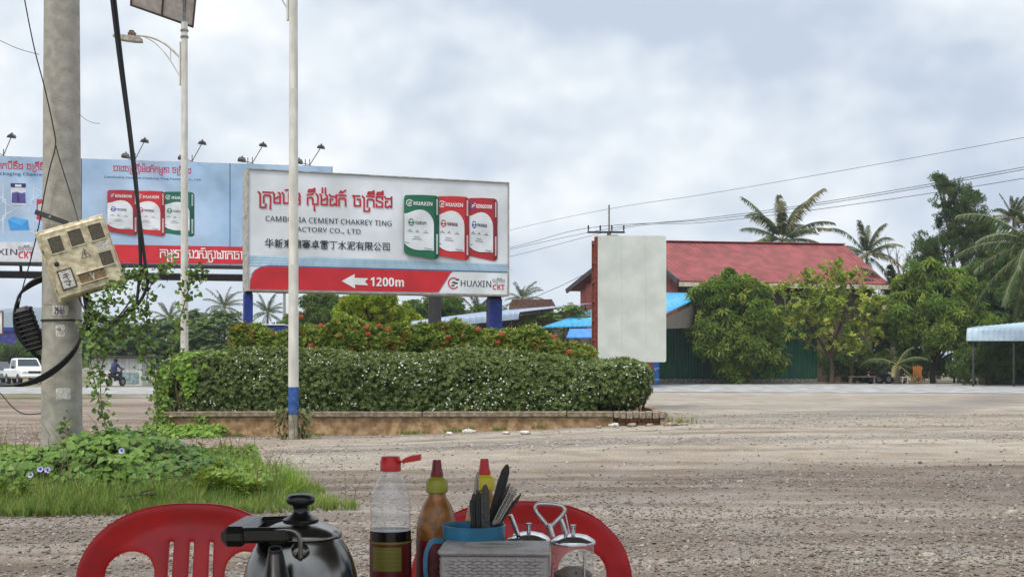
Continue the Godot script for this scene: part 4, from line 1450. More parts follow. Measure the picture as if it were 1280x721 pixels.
	for k in 60:
		var x := rr(2.5, 3.2)
		xs.append(aim(Vector3(x, gh(x, 22.2), -22.2 - rr(0, 0.8)) - wd.position, Vector3.UP + rdir() * 0.3, rr(0, TAU), rr(0.1, 0.28)))
		cs.append(mix(lin(130, 136, 80), lin(160, 150, 100), rng.randf()))
	var wm := scatter(wd, "leaves", LM.grass, M.grass, xs, cs)

	# litter and rubble by the broken end of the wall
	var litter := [[585, 541, 0.16, "paper_white"], [562, 543, 0.10, "paper_white"], [657, 542, 0.12, "paper_white"], [633, 542, 0.09, "paper_white"], [768, 530, 0.15, "paper_white"], [790, 532, 0.13, "mortar_grey"], [812, 531, 0.1, "mortar_grey"], [840, 519, 0.16, "mortar_grey"], [855, 523, 0.12, "mortar_grey"], [748, 535, 0.1, "mortar_grey"], [834, 527, 0.09, "brick"], [100, 489, 0.0, ""]]
	for q in litter:
		if q[2] == 0.0:
			continue
		mb = MB.new()
		var xq := px_x(q[0], 21.6)
		var gq := gh(xq, 21.6)
		var dq: float = (EYE - gq) * F / (q[1] - HY)
		dq = minf(dq, 21.75)
		var rows := []
		var r0 := rr(0, 500)
		for j in 6:
			var row := []
			for k in 8:
				var a := TAU * k / 8.0
				var ph := PI * j / 5.0
				var r: float = q[2] * (0.5 + 0.35 * nz.get_noise_3d(cos(a) * 60 + r0, j * 40.0, sin(a) * 60))
				row.append(Vector3(cos(a) * sin(ph) * r * 1.3, cos(ph) * r * 0.6, sin(a) * sin(ph) * r * 0.8))
			rows.append(row)
		mb.surf(rows, true)
		var l := part(self, "litter_bag" if q[3] == "paper_white" else "rubble_piece", mb, M[q[3]])
		l.position = Vector3(px_x(q[0], dq), gh(px_x(q[0], dq), dq) + q[2] * 0.14, -dq)
		if q[3] == "paper_white":
			tag(l, "crumpled white plastic scrap lying at the foot of the planter wall", "litter", "litter along the planter wall")
		else:
			tag(l, "broken lump of masonry lying by the bare bricks at the planter end", "rubble", "rubble at the planter end")

func hedge_fill(t: Node3D, x0: float, x1: float, d0: float, d1: float, y0: float, y1: float, count: int, c0: Color, c1: Color, size: float, kind: String, flowers: int, round := false) -> void:
	var xs := []
	var cs := []
	var fx := []
	var fc := []
	var tall := 1.0 if kind == "twig" else 2.2
	var ctr := Vector3((x0 + x1) / 2, (y0 + y1) / 2, -(d0 + d1) / 2)
	var hs := Vector3((x1 - x0) / 2, (y1 - y0) / 2, (d1 - d0) / 2)
	var seed_ := x0 * 31.0
	for i in count + flowers:
		var p: Vector3
		var nn: Vector3
		var f := rng.randf()
		if round:
			nn = rdir()
			nn.y = nn.y * 0.9 + 0.1
			p = Vector3(signf(nn.x) * pow(absf(nn.x), 0.75), signf(nn.y) * pow(absf(nn.y), 0.75), signf(nn.z) * pow(absf(nn.z), 0.75))
		elif f < 0.52:
			p = Vector3(rr(-1, 1), rr(-1, 1), 1); nn = Vector3(0, 0.15, 1)
		elif f < 0.84:
			p = Vector3(rr(-1, 1), 1, rr(-1, 1)); nn = Vector3(0, 1, 0.1)
		elif f < 0.92:
			p = Vector3(1 if rng.randf() < 0.5 else -1, rr(-1, 1), rr(-1, 1)); nn = Vector3(signf(p.x), 0.2, 0)
		else:
			p = Vector3(rr(-1, 1), rr(-1, 1), -1); nn = Vector3(0, 0.2, -1)
		# rounded shoulders
		if not round:
			var ey := maxf(0, p.y - 0.25) / 0.75
			var ez := maxf(0, absf(p.z) - 0.35) / 0.65
			var ex := maxf(0, absf(p.x) - 0.86) / 0.14
			var k := maxf(1.0, sqrt(ey * ey + ez * ez + 0.6 * ex * ex))
			if k > 1.0:
				p.y = 0.25 + 0.75 * ey / k if ey > 0 else p.y
				p.z = signf(p.z) * (0.35 + 0.65 * ez / k) if ez > 0 else p.z
				nn = (nn + Vector3(0, ey, signf(p.z) * ez)).normalized()
		var q := ctr + p * hs
		if kind == "broad" and p.y > 0.0:
			q.y -= p.y * 0.42 * sstep(0.2, 1.4, q.x)
		elif not round and p.y > 0.0:
			q.y -= p.y * (0.14 * sstep(0.0, 1.4, q.x) + 0.06 * sstep(-4.0, -6.0, q.x))
		var lump := 0.10 * nz.get_noise_3d(q.x * 22 + seed_, q.y * 30, q.z * 22) + 0.06 * nz.get_noise_3d(q.x * 80 + seed_, q.y * 80, q.z * 80)
		var deep := 0.0 if i >= count else 0.24 * pow(rng.randf(), 2.2)
		q += nn * (lump - deep) + Vector3(0, 0.10 * tall * nz.get_noise_1d(q.x * 18 * tall + seed_), 0) * (1.0 if p.y > 0 else 0.0)
		if i >= count:
			if nn.z < -0.2 or nz.get_noise_3d(q.x * 45 + 70, q.y * 45, q.z * 45) < 0.04 - 0.3 * sstep(0.3, 1.0, p.y):
				continue
			fx.append(aim(q + nn * 0.05 - t.position, nn + rdir() * 0.4, rr(0, TAU), rr(0.014, 0.034)))
			fc.append(lin(232, 230, 224))
			continue
		xs.append(aim(q - t.position, nn * 0.7 + Vector3.UP * 0.5 + rdir() * 0.6, rr(0, TAU), size * rr(0.7, 1.3)))
		var kk := rng.randf()
		var lc := mix(c0, c1, kk)
		if kind == "broad" and rng.randf() < 0.12:
			lc = mix(lc, lin(150, 96, 56), 0.6)
		cs.append(lc)
	scatter(t, "foliage", LM[kind], M.leaf, xs, cs)
	if fx.size():
		scatter(t, "flowers", LM.flower, M.petal, fx, fc)
	var mb := MB.new()
	var n := int((x1 - x0) * 5.0)
	for i in n:
		var b := Vector3(rr(x0 + 0.2, x1 - 0.2), y0 - 0.05, -rr(d0 + 0.3, d1 - 0.3)) - t.position
		for k in 3:
			mb.tube([b, b + Vector3(rr(-0.15, 0.15), (y1 - y0) * 0.5, rr(-0.2, 0.2)), b + Vector3(rr(-0.35, 0.35), (y1 - y0) * 0.9, rr(-0.4, 0.4))], [0.014, 0.01, 0.005], 5, false)
	part(t, "stems", mb, M.dark_bark)

# ------------------------------------------------------------------ lamp posts
func solar_lamp(label: String, at: Vector3, blue: bool, height: float) -> void:
	var t := thing("solar_street_lamp", label, "street lamp", at, "solar street lamps")
	var mb := MB.new()
	if blue:
		mb.tube([Vector3(0, 0.87, 0), Vector3(0, height, 0)], [0.085, 0.066], 20)
	else:
		mb.tube([Vector3(0, -0.1, 0), Vector3(0, height, 0)], [0.086, 0.07], 20)
	part(t, "post", mb, M.white_paint)
	if blue:
		mb = MB.new()
		mb.tube([Vector3(0, 0.42, 0), Vector3(0, 0.872, 0)], 0.0856, 20)
		part(t, "painted_band", mb, M.post_blue)
		mb = MB.new()
		mb.tube([Vector3(0, -0.1, 0), Vector3(0, 0.421, 0)], 0.0845, 20)
		part(t, "post_foot", mb, M.concrete)
	var y := height - 0.35
	mb = MB.new()
	mb.box(Vector3(-0.095, y - 0.55, 0.0), Vector3(0.03, 0.95, 0.07), 0.004)
	mb.tube(spline([Vector3(-0.09, y - 0.42, 0), Vector3(-0.42, y - 0.12, 0.02), Vector3(-0.78, y + 0.03, 0.04), Vector3(-1.12, y + 0.05, 0.06)], 5), 0.027, 8)
	mb.tube(spline([Vector3(-0.09, y - 0.85, 0), Vector3(-0.35, y - 0.42, 0.02), Vector3(-0.62, y - 0.12, 0.03), Vector3(-0.88, y + 0.03, 0.05)], 5), 0.014, 7)
	mb.tube([Vector3(-0.30, y - 0.21, 0.01), Vector3(-0.30, y - 0.48, 0.01)], 0.011, 6)
	part(t, "arm", mb, M.white_paint)
	mb = MB.new()
	mb.xf = Transform3D(Basis(Vector3(0, 0, 1), -0.10), Vector3(-1.17, y - 0.03, 0.06))
	mb.plate(PackedVector2Array([Vector2(-0.36, 0.0), Vector2(-0.34, 0.045), Vector2(-0.1, 0.06), Vector2(0.08, 0.06), Vector2(0.24, 0.04), Vector2(0.26, -0.04), Vector2(0.1, -0.055), Vector2(-0.2, -0.045)]), -0.11, 0.11)
	var hd := part(t, "lamp_head", mb, M.aluminium_edge)
	mb = MB.new()
	mb.box(Vector3(-1.13, y + 0.06, 0.06), Vector3(0.16, 0.11, 0.12), 0.01)
	mb.box(Vector3(-1.14, y + 0.135, 0.06), Vector3(0.1, 0.05, 0.08), 0.008)
	part(t, "clamp", mb, M.brown_steel)
	# solar panel, tilted away
	var e1 := Vector3(0.9, -0.30, -0.1).normalized()
	var e2 := Vector3(0.42, 0.42, 0.68)
	e2 = (e2 - e1 * e2.dot(e1)).normalized()
	var nn := e1.cross(e2)
	mb = MB.new()
	mb.xf = Transform3D(Basis(e1, e2, nn), Vector3(-0.45, height + 0.62, 0.02))
	mb.box(Vector3(0, 0, 0), Vector3(1.4, 1.25, 0.006))
	part(t, "solar_panel", mb, mat("panel_back", rgb(232, 232, 232), 0.5, T.soft, 1.0) if not M.has("panel_back") else M.panel_back)
	mb = MB.new()
	mb.xf = Transform3D(Basis(e1, e2, nn), Vector3(-0.45, height + 0.62, 0.02))
	for s in [-1.0, 1.0]:
		mb.box(Vector3(0, s * 0.625, 0.012), Vector3(1.45, 0.03, 0.05), 0.003)
		mb.box(Vector3(s * 0.71, 0, 0.012), Vector3(0.03, 1.22, 0.05), 0.003)
	mb.box(Vector3(0.0, 0, 0.022), Vector3(0.035, 1.22, 0.035), 0.003)
	part(t, "panel_frame", mb, M.brown_steel)
	mb = MB.new()
	mb.tube([Vector3(0, height - 0.02, 0), Vector3(0, height + 0.5, 0), Vector3(-0.3, height + 0.6, 0.02)], 0.04, 8)
	part(t, "panel_mount", mb, M.galvanised)
	for k in 2:
		mb = MB.new()
		mb.lathe([Vector2(0.078, height - 0.2 - k * 0.14), Vector2(0.088, height - 0.2 - k * 0.14), Vector2(0.088, height - 0.16 - k * 0.14), Vector2(0.078, height - 0.16 - k * 0.14)], 18)
		part(t, "pipe_clamp", mb, M.galvanised)

func make_lamps() -> void:
	solar_lamp("white solar street lamp post rising behind the hedges, its panel tilted over the arm", on_ground(230, 28.0), false, 8.75)
	var p := on_ground(366.5, 20.8, 0.0)
	solar_lamp("white solar street lamp post with a blue painted band, standing before the planter wall", p, true, 8.2)
	# creeper round its foot
	var cr := thing("post_creeper", "straggly half-dry creeper round the foot of the blue-banded lamp post", "creeper", p)
	var xs := []
	var cs := []
	for k in 330:
		var a := rr(0, TAU)
		var y := rr(0.02, 0.5)
		var r := rr(0.10, 0.34) * (1.0 - 0.2 * y)
		if absf(cos(a)) < 0.45 and sin(a) > 0 and y > 0.1:
			continue
		xs.append(aim(Vector3(cos(a) * r, y, -absf(sin(a)) * r * 0.6 + 0.05), Vector3(cos(a), 0.6, 0.5) + rdir() * 0.6, rr(0, TAU), rr(0.045, 0.085)))
		cs.append(mix(lin(92, 104, 58), lin(128, 128, 84), rng.randf()))
	scatter(cr, "leaves", LM.heart, M.leaf, xs, cs)
	var mb := MB.new()
	for k in 12:
		var a := rr(0, TAU)
		mb.tube(spline([Vector3(cos(a) * 0.2, 0, sin(a) * 0.1), Vector3(cos(a) * 0.3, 0.25, sin(a) * 0.15), Vector3(cos(a + 0.5) * 0.12, 0.5, sin(a + 0.5) * 0.12)], 4), 0.005, 5)
	part(cr, "stem", mb, M.twig)

# ------------------------------------------------------------------ blank sign
func make_blank_sign() -> void:
	var d := 30.0
	var at := on_ground(790, d)
	var t := thing("blank_sign", "blank weathered white upright sign box with a rusty red steel frame behind the round bush", "sign", at)
	var x0 := px_x(747.5, d) - at.x
	var x1 := px_x(833, d) - at.x
	var y0 := P(0, 452.5, d).y - at.y
	var y1 := P(0, 294.5, d).y - at.y
	var mb := MB.new()
	var outl := PackedVector2Array()
	var r := 0.05
	for c in [[x1 - r, y1 - r, 0.0], [x0 + r * 0.3, y1 - r * 0.3, PI / 2], [x0 + r * 0.3, y0 + r * 0.3, PI], [x1 - r, y0 + r, 1.5 * PI]]:
		for k in 5:
			var rad := r if c[0] > 0 else r * 0.3
			outl.append(Vector2(c[0] + cos(c[2] + k * PI / 8) * rad, c[1] + sin(c[2] + k * PI / 8) * rad))
	mb.plate(outl, -0.03, 0.0)
	part(t, "front_sheet", mb, M.blank_sheet)
	mb = MB.new()
	mb.plate(outl, -1.18, -1.15)
	part(t, "back_sheet", mb, M.blank_sheet)
	for xs in [x0 - 0.035, x1 - 0.55]:
		for z in [-0.08, -1.1]:
			mb = MB.new()
			mb.box(Vector3(xs, (y1 - 0.3) / 2, z), Vector3(0.085, y1 + 0.3 - 0.03, 0.07), 0.005)
			part(t, "post", mb, M.rust_red)
		var n := 7
		for i in n:
			mb = MB.new()
			mb.box(Vector3(xs, lerpf(y0 + 0.08, y1 - 0.1, i / float(n - 1)), -0.59), Vector3(0.045, 0.045, 0.95))
			part(t, "rung", mb, M.rust_red)
	mb = MB.new()
	for i in 5:
		mb.box(Vector3((x0 + x1) / 2, lerpf(y0 + 0.1, y1 - 0.08, i / 4.0), -0.055), Vector3(x1 - x0 - 0.22, 0.045, 0.045))
	mb.tube([Vector3(x0 - 0.01, y1 + 0.02, -0.4), Vector3(x0 + 0.5, y1 + 0.05, -0.4)], 0.012, 5)
	part(t, "cross_rail", mb, M.rust_red)
	mb = MB.new()
	for xs in [x0 + 0.55, x0 + 1.12]:        # folded seams of the sheet
		mb.box(Vector3(xs, (y0 + y1) / 2, 0.001), Vector3(0.006, y1 - y0 - 0.1, 0.006))
	part(t, "sheet_seam", mb, M.blank_sheet)
	for i in 7:
		for xs in [x0 + 0.06, x0 + 0.57, x0 + 1.14, x1 - 0.07]:
			mb = MB.new()
			mb.xf = Transform3D(Basis(Vector3.RIGHT, PI / 2), Vector3(xs, lerpf(y0 + 0.08, y1 - 0.08, i / 6.0), 0.0))
			mb.lathe([Vector2(0.006, 0.0), Vector2(0.005, 0.004), Vector2(0, 0.005)], 7)
			part(t, "rivet", mb, M.brown_steel)

# ------------------------------------------------------------------ utility pole with meter box and cables
func wire(called: String, label: String, category: String, pts: Array, r: float, m: Material, group := "", per := 7) -> MeshInstance3D:
	var w := []
	for p in pts:
		w.append(P(p[0], p[1], p[2]))
	var s := spline(w, per)
	var o: Vector3 = s[0]
	var loc := []
	for p in s:
		loc.append(p - o)
	var mb := MB.new()
	mb.tube(loc, r, 7)
	var i := part(self, called, mb, m)
	i.position = o
	if label != "":
		tag(i, label, category, group)
	return i

func pole_patch(t: Node3D, called: String, r: float, px0: float, px1: float, y0: float, y1: float, m: Material, ragged := 0.0) -> MeshInstance3D:
	var mb := MB.new()
	var n := 8
	var cxp := 76.5
	var rows := []
	for j in 5:
		var row := []
		for i in n + 1:
			var px := lerpf(px0, px1, i / float(n)) + ragged * nz.get_noise_2d(i * 90.0, j * 90.0 + px0) * 2.0
			var s := clampf((px - cxp) * 13.0 / F / r, -0.98, 0.98)
			var yy := lerpf(y0, y1, j / 4.0) + ragged * 0.006 * nz.get_noise_2d(i * 70.0 + y0 * 90, j * 70.0)
			row.append(Vector3(s * (r + 0.003), yy, sqrt(1.0 - s * s) * (r + 0.003)))
		rows.append(row)
	mb.surf(rows)
	return part(t, called, mb, m)

func make_pole() -> void:
	var d := 13.0
	var at := on_ground(76.5, d, 0.0)
	var t := thing("utility_pole", "thick round grey concrete utility pole carrying the tilted meter box, rising out of the weeds", "utility pole", at)
	var mb := MB.new()
	var pts := []
	var rad := []
	for i in 16:
		var y := -0.2 + i * 0.62
		pts.append(Vector3(0.0, y, 0))
		rad.append(0.2035 - 0.0062 * y)
	mb.tube(pts, rad, 40)
	part(t, "shaft", mb, M.pole_concrete)
	mb = MB.new()       # casting seam
	mb.tube([Vector3(0.185, 0, 0.05), Vector3(0.143, 9.0, 0.04)], 0.007, 6)
	part(t, "casting_seam", mb, M.pole_concrete)
	var y_at := func(py: float) -> float: return EYE - (py - HY) * 12.82 / F - at.y
	var s1 := pole_patch(t, "number_sticker", 0.192, 73.5, 91.0, y_at.call(394), y_at.call(382), M.paper_white, 0.3)
	lettering(t, "lettering", "29·8·5", Vector2(-0.005, y_at.call(383.5)), Vector2(0.098, y_at.call(392.5)), 0.197, rgb(46, 48, 92), true)
	pole_patch(t, "paper_scrap", 0.193, 78.0, 87.5, y_at.call(421), y_at.call(406), M.paper_white, 0.8)
	pole_patch(t, "paper_scrap", 0.196, 78.5, 93.5, y_at.call(499), y_at.call(485), M.paper_white, 1.0)
	pole_patch(t, "paper_scrap", 0.192, 61.0, 72.0, y_at.call(381), y_at.call(374), M.aluminium_edge, 1.0)
	mb = MB.new()
	lettering(t, "lettering", "nfg", Vector2(0.02, y_at.call(409)), Vector2(0.062, y_at.call(414)), 0.1985, rgb(60, 60, 66), false)

	# tilted meter box, facing a little to the right
	var ctr := P(101, 322, 12.62)
	var bx := thing("meter_box", "dirty cream plastic electricity meter box hanging tilted on the concrete pole", "meter box", ctr)
	bx.basis = Basis(Vector3.UP, deg_to_rad(20)) * Basis(Vector3(0, 0, 1), deg_to_rad(18.5))
	var w := 0.63
	var h := 0.68
	mb = MB.new()
	mb.box(Vector3(0, 0, -0.155), Vector3(w + 0.03, h + 0.03, 0.13), 0.02)
	part(bx, "back_shell", mb, M.meter_plastic)
	mb = MB.new()
	mb.box(Vector3(0, 0, -0.04), Vector3(w, h, 0.10), 0.022)
	part(bx, "lid", mb, M.meter_plastic)
	mb = MB.new()
	mb.box(Vector3(0, 0, -0.085), Vector3(w + 0.045, h + 0.045, 0.022), 0.006)
	part(bx, "rim", mb, M.meter_plastic)
	for q in [[-0.185, 0.185, 0.125, 0.155], [0.015, 0.2, 0.13, 0.155], [0.215, 0.2, 0.13, 0.155], [0.225, -0.075, 0.12, 0.135]]:
		mb = MB.new()
		mb.box(Vector3(q[0], q[1], 0.012), Vector3(q[2], q[3], 0.006), 0.002)
		var win := part(bx, "window", mb, M.meter_window)
		mb = MB.new()
		for s in [-1.0, 1.0]:
			mb.box(Vector3(q[0] + s * (q[2] / 2 + 0.005), q[1], 0.013), Vector3(0.011, q[3] + 0.02, 0.014), 0.003)
			mb.box(Vector3(q[0], q[1] + s * (q[3] / 2 + 0.005), 0.0125), Vector3(q[2], 0.011, 0.014), 0.003)
		part(win, "frame", mb, M.meter_plastic)
	mb = MB.new()
	mb.box(Vector3(-0.195, -0.16, 0.014), Vector3(0.12, 0.175, 0.008), 0.002)
	var pl := part(bx, "number_plate", mb, M.paper_white)
	mb = MB.new()
	for s in [-1.0, 1.0]:
		mb.box(Vector3(-0.195 + s * 0.066, -0.16, 0.016), Vector3(0.012, 0.2, 0.012), 0.002)
		mb.box(Vector3(-0.195, -0.16 + s * 0.0935, 0.0155), Vector3(0.12, 0.012, 0.012), 0.002)
	part(pl, "frame", mb, M.meter_window)
	mb = MB.new()
	for k in [[0.02, 0.05, -0.025, 0.045], [-0.03, 0.02, 0.02, 0.03], [0.0, 0.05, 0.01, -0.01], [-0.03, -0.02, 0.03, -0.03], [0.02, -0.03, 0.0, -0.07], [-0.02, -0.05, 0.01, -0.065]]:
		stroke(mb, Vector2(-0.195 + k[0], -0.16 + k[1]), Vector2(-0.195 + k[2], -0.16 + k[3]), 0.008, 0.0195 + absf(k[0]) * 0.01)
	part(pl, "handwriting", mb, M.ink)
	mb = MB.new()
	mb.box(Vector3(0.045, -0.2, 0.014), Vector3(0.25, 0.085, 0.012), 0.004)
	var cov := part(bx, "breaker_cover", mb, M.amber_cover)
	mb = MB.new()
	mb.box(Vector3(0.045, -0.148, 0.022), Vector3(0.28, 0.014, 0.03), 0.004)
	mb.box(Vector3(0.045, -0.252, 0.018), Vector3(0.27, 0.012, 0.02), 0.004)
	part(cov, "frame", mb, M.meter_plastic)
	mb = MB.new()
	for k in [[0.03, -0.17, 0.045, -0.23], [0.045, -0.23, 0.06, -0.18]]:
		stroke(mb, Vector2(k[0], k[1]), Vector2(k[2], k[3]), 0.012, 0.0212 + k[0] * 0.01)
	part(cov, "paint_mark", mb, M.paper_white)
	mb = MB.new()     # hazard triangle
	var tp := [Vector2(0.045, 0.075), Vector2(0.002, -0.01), Vector2(0.088, -0.01)]
	for k in 3:
		stroke(mb, tp[k], tp[(k + 1) % 3], 0.005, 0.0112 + k * 0.0004)
	stroke(mb, Vector2(0.05, 0.05), Vector2(0.036, 0.022), 0.007, 0.0126)
	stroke(mb, Vector2(0.036, 0.024), Vector2(0.056, 0.024), 0.006, 0.0129)
	stroke(mb, Vector2(0.056, 0.024), Vector2(0.042, -0.002), 0.006, 0.0132)
	part(bx, "hazard_sign", mb, M.ink)
	mb = MB.new()
	mb.box(Vector3(0.235, 0.055, 0.0115), Vector3(0.11, 0.085, 0.003))
	part(bx, "label_sticker", mb, M.paper_white)
	mb = MB.new()
	for k in 4:
		stroke(mb, Vector2(0.19, 0.08 - k * 0.017), Vector2(0.275 - 0.02 * (k % 2), 0.082 - k * 0.017), 0.004, 0.0135)
	part(bx, "fine_print", mb, paint(rgb(140, 134, 120)))
	mb = MB.new()
	mb.xf = Transform3D(Basis(Vector3.RIGHT, PI / 2), Vector3(-0.24, 0.005, 0.008))
	mb.lathe([Vector2(0.0, 0.022), Vector2(0.012, 0.022), Vector2(0.014, 0.012), Vector2(0.024, 0.01), Vector2(0.026, 0.0)], 18)
	part(bx, "latch", mb, M.black_steel)
	for k in 2:
		mb = MB.new()
		mb.box(Vector3(-w / 2 - 0.008, 0.2 - k * 0.4, -0.08), Vector3(0.02, 0.07, 0.05), 0.004)
		part(bx, "hinge", mb, M.meter_plastic)
	# steel strap that the box has slipped from
	var br := thing("mounting_bracket", "rusty flat steel bracket bar strapped to the concrete pole above the meter box", "bracket", P(62, 271, 12.78))
	mb = MB.new()
	mb.bar(P(43, 264.5, 12.78) - br.position, P(84, 279, 12.70) - br.position, 0.05, 0.012, Vector3.BACK, 0.003)
	part(br, "bar", mb, M.black_steel)
	mb = MB.new()
	for q in [[62, 271], [72, 274.6]]:
		mb.xf = Transform3D(Basis(Vector3.RIGHT, PI / 2), P(q[0], q[1], 12.745) - br.position)
		mb.lathe([Vector2(0, 0.012), Vector2(0.014, 0.012), Vector2(0.016, 0)], 10)
	part(br, "bolt", mb, M.galvanised)

	# splice closure beside the pole
	var ca := P(26, 384, 12.85)
	var cb := P(46, 438, 12.95)
	var cl := thing("splice_closure", "black ribbed cable splice closure hanging beside the concrete pole", "cable closure", ca)
	var ax := (cb - ca)
	mb = MB.new()
	mb.xf = Transform3D(Basis(ax.cross(Vector3.BACK).normalized(), ax.normalized(), ax.cross(Vector3.BACK).normalized().cross(ax.normalized())), Vector3.ZERO)
	mb.box(Vector3(0, ax.length() / 2, 0), Vector3(0.15, ax.length(), 0.13), 0.03)
	part(cl, "shell", mb, M.black_cable)
	mb.v.clear(); mb.n.clear(); mb.c.clear()
	for k in 9:
		mb.box(Vector3(0, ax.length() * (0.08 + k * 0.105), 0.0), Vector3(0.17, 0.014, 0.145), 0.004)
	mb.box(Vector3(0.083, ax.length() / 2, 0), Vector3(0.02, ax.length() * 0.94, 0.05), 0.006)
	mb.box(Vector3(-0.083, ax.length() / 2, 0), Vector3(0.02, ax.length() * 0.94, 0.05), 0.006)
	part(cl, "ribs", mb, M.black_cable)

	# coil of black service cable beside and round the pole
	var co := thing("cable_coil", "coil of thick black cable looped round the concrete pole below the meter box", "cable coil", P(30, 400, 12.9))
	for k in 5:
		var q := k * 1.5
		var raw := [[58, 345 + q * 0.6, 12.95], [38, 352 + q, 12.84], [24 - q * 0.3, 368 + q * 0.4, 12.82], [17 + q * 0.9, 390, 12.82], [18 + q * 1.1, 412, 12.82], [28 + q * 0.9, 430, 12.86], [42, 441 + q * 0.4, 12.95], [60, 448 + q, 13.24]]
		var w2 := []
		for p in raw:
			w2.append(P(p[0], p[1], p[2] + k * 0.012) - co.position)
		mb = MB.new()
		mb.tube(spline(w2, 6), 0.0125, 7)
		part(co, "loop", mb, M.black_cable)
	for k in 4:
		var q := k * 2.0
		var raw := [[-30, 470 + q, 13.0], [0, 479 + q * 0.5, 12.9], [26, 482 - q * 0.4, 12.78], [52, 475 - q, 12.70], [76, 459 - q * 1.1, 12.685], [94, 438 - q, 12.72], [103 - q * 0.4, 412, 12.8], [106 + q * 0.5, 390, 12.86], [104 + q * 0.6, 372, 12.9]]
		var w2 := []
		for p in raw:
			w2.append(P(p[0], p[1], p[2] - k * 0.008) - co.position)
		mb = MB.new()
		mb.tube(spline(w2, 6), 0.0115, 7)
		part(co, "loop", mb, M.black_cable)
	for k in 7:
		var q := k * 1.3
		var raw := [[103 + q * 0.6, 362, 12.8], [107 + q * 0.8, 378, 12.82], [109 + q * 0.7, 396, 12.86], [104 + q, 414, 12.92], [97 + q * 0.4, 424, 13.0]]
		var w2 := []
		for p in raw:
			w2.append(P(p[0], p[1], p[2] + 0.01 * (k % 3)) - co.position)
		mb = MB.new()
		mb.tube(spline(w2, 6), 0.011, 7)
		part(co, "loop", mb, M.black_cable)
	mb = MB.new()
	mb.lathe([Vector2(0.199, 0), Vector2(0.206, 0.004), Vector2(0.206, 0.014), Vector2(0.199, 0.018)], 36)
	var bd := part(co, "tie_wire", mb, M.black_cable)
	bd.position = at + Vector3(0, y_at.call(401), 0) - co.position

	# loose cables
	wire("drop_cable", "thick black cable hanging down past the blue billboard beside the meter box", "cable", [[132, -60, 12.0], [139, 0, 12.1], [149, 80, 12.2], [160, 160, 12.3], [169, 235, 12.4], [176, 290, 12.45], [181, 330, 12.5], [184, 352, 12.5], [176, 374, 12.5], [160, 392, 12.55], [140, 402, 12.6], [118, 396, 12.7], [106, 376, 12.75]], 0.0165, M.black_cable)
	wire("drop_cable", "second thick black cable twisted beside the first, ending in the climbing vine", "cable", [[136, -60, 12.05], [143, 0, 12.12], [152, 80, 12.22], [162, 160, 12.33], [170, 230, 12.43], [174, 290, 12.47], [175, 330, 12.5], [172, 362, 12.5], [170, 380, 12.5]], 0.0155, M.black_cable)
	wire("drop_cable", "thin black cable hanging straight beside the two twisted cables", "cable", [[170, 215, 12.42], [173, 300, 12.5], [174, 345, 12.5], [171, 368, 12.5]], 0.009, M.black_cable)
	wire("service_wire", "thin black wire running down the face of the concrete pole behind the cable coil", "wire", [[20, -60, 12.6], [30, 0, 12.65], [42, 60, 12.7], [55, 110, 12.72], [66, 160, 12.74], [68.5, 182, 12.75], [62, 208, 12.75], [55, 240, 12.76], [47, 285, 12.78], [36, 330, 12.82], [27, 362, 12.85], [20, 396, 12.85]], 0.0062, M.black_cable)
	wire("service_wire", "thin black wire branching from the pole's service wire down to the meter box", "wire", [[68.5, 180, 12.74], [74, 200, 12.74], [84, 232, 12.74], [92, 258, 12.72], [97, 276, 12.66]], 0.0058, M.black_cable)
	wire("stray_wire", "very thin stray wire drooping against the sky left of the concrete pole", "wire", [[-20, 42, 12.9], [0, 51, 12.9], [20, 60, 12.85], [40, 66, 12.75], [48, 68, 12.72]], 0.0032, M.thin_wire)
	wire("stray_wire", "short curl of very thin wire sticking out right of the concrete pole", "wire", [[98, 142, 13.0], [106, 149, 12.95], [116, 153.5, 12.9], [124, 154, 12.9]], 0.0024, M.thin_wire)
	wire("stray_wire", "thin black wire sagging from the pole over the dirt behind the weeds", "wire", [[-20, 478, 13.2], [0, 492, 13.1], [14, 508, 13.05], [28, 517, 13.0], [42, 517.5, 13.0], [54, 516, 12.98]], 0.006, M.thin_wire)
	for k in 3:
		wire("meter_lead", "black lead curling out from under the tilted meter box into the vine", "wire", [[98 + k * 5, 372 - k * 3, 12.7], [104 + k * 5, 385, 12.65], [114 + k * 6, 398 - k * 2, 12.6], [130 + k * 6, 404 - k * 3, 12.55], [146 + k * 3, 402 - k * 6, 12.5], [158 + k * 2, 392 - k * 8, 12.5]], 0.008, M.black_cable, "leads under the meter box")

# ------------------------------------------------------------------ weeds round the pole
func weed_h(x: float, d: float) -> float:       # height of the plant mound
	var k := sstep(10.2, 11.6, d) * (1.0 - sstep(15.0, 16.6, d))
	var e := 1.0 - sstep(-2.75, -1.6, x)
	return k * e * (0.24 + 0.22 * exp(-pow((x + 3.9) / 0.9, 2.0)) * exp(-pow((d - 12.3) / 0.9, 2.0)) + 0.10 * nz.get_noise_2d(x * 16, d * 16))

func in_patch(x: float, d: float) -> bool:
	var edge := 10.45 + 0.16 * nz.get_noise_1d(x * 40) + 0.35 * sstep(-2.6, -1.3, x)
	if d < edge or d > 16.4 + 0.6 * nz.get_noise_1d(x * 30 + 70):
		return false
	var right := -1.2 - 0.42 * (d - 10.6) + 0.3 * nz.get_noise_1d(d * 40 + 30)
	if d > 12.6:
		right = minf(right, -2.45 - 0.24 * (d - 12.6))
	return x < right

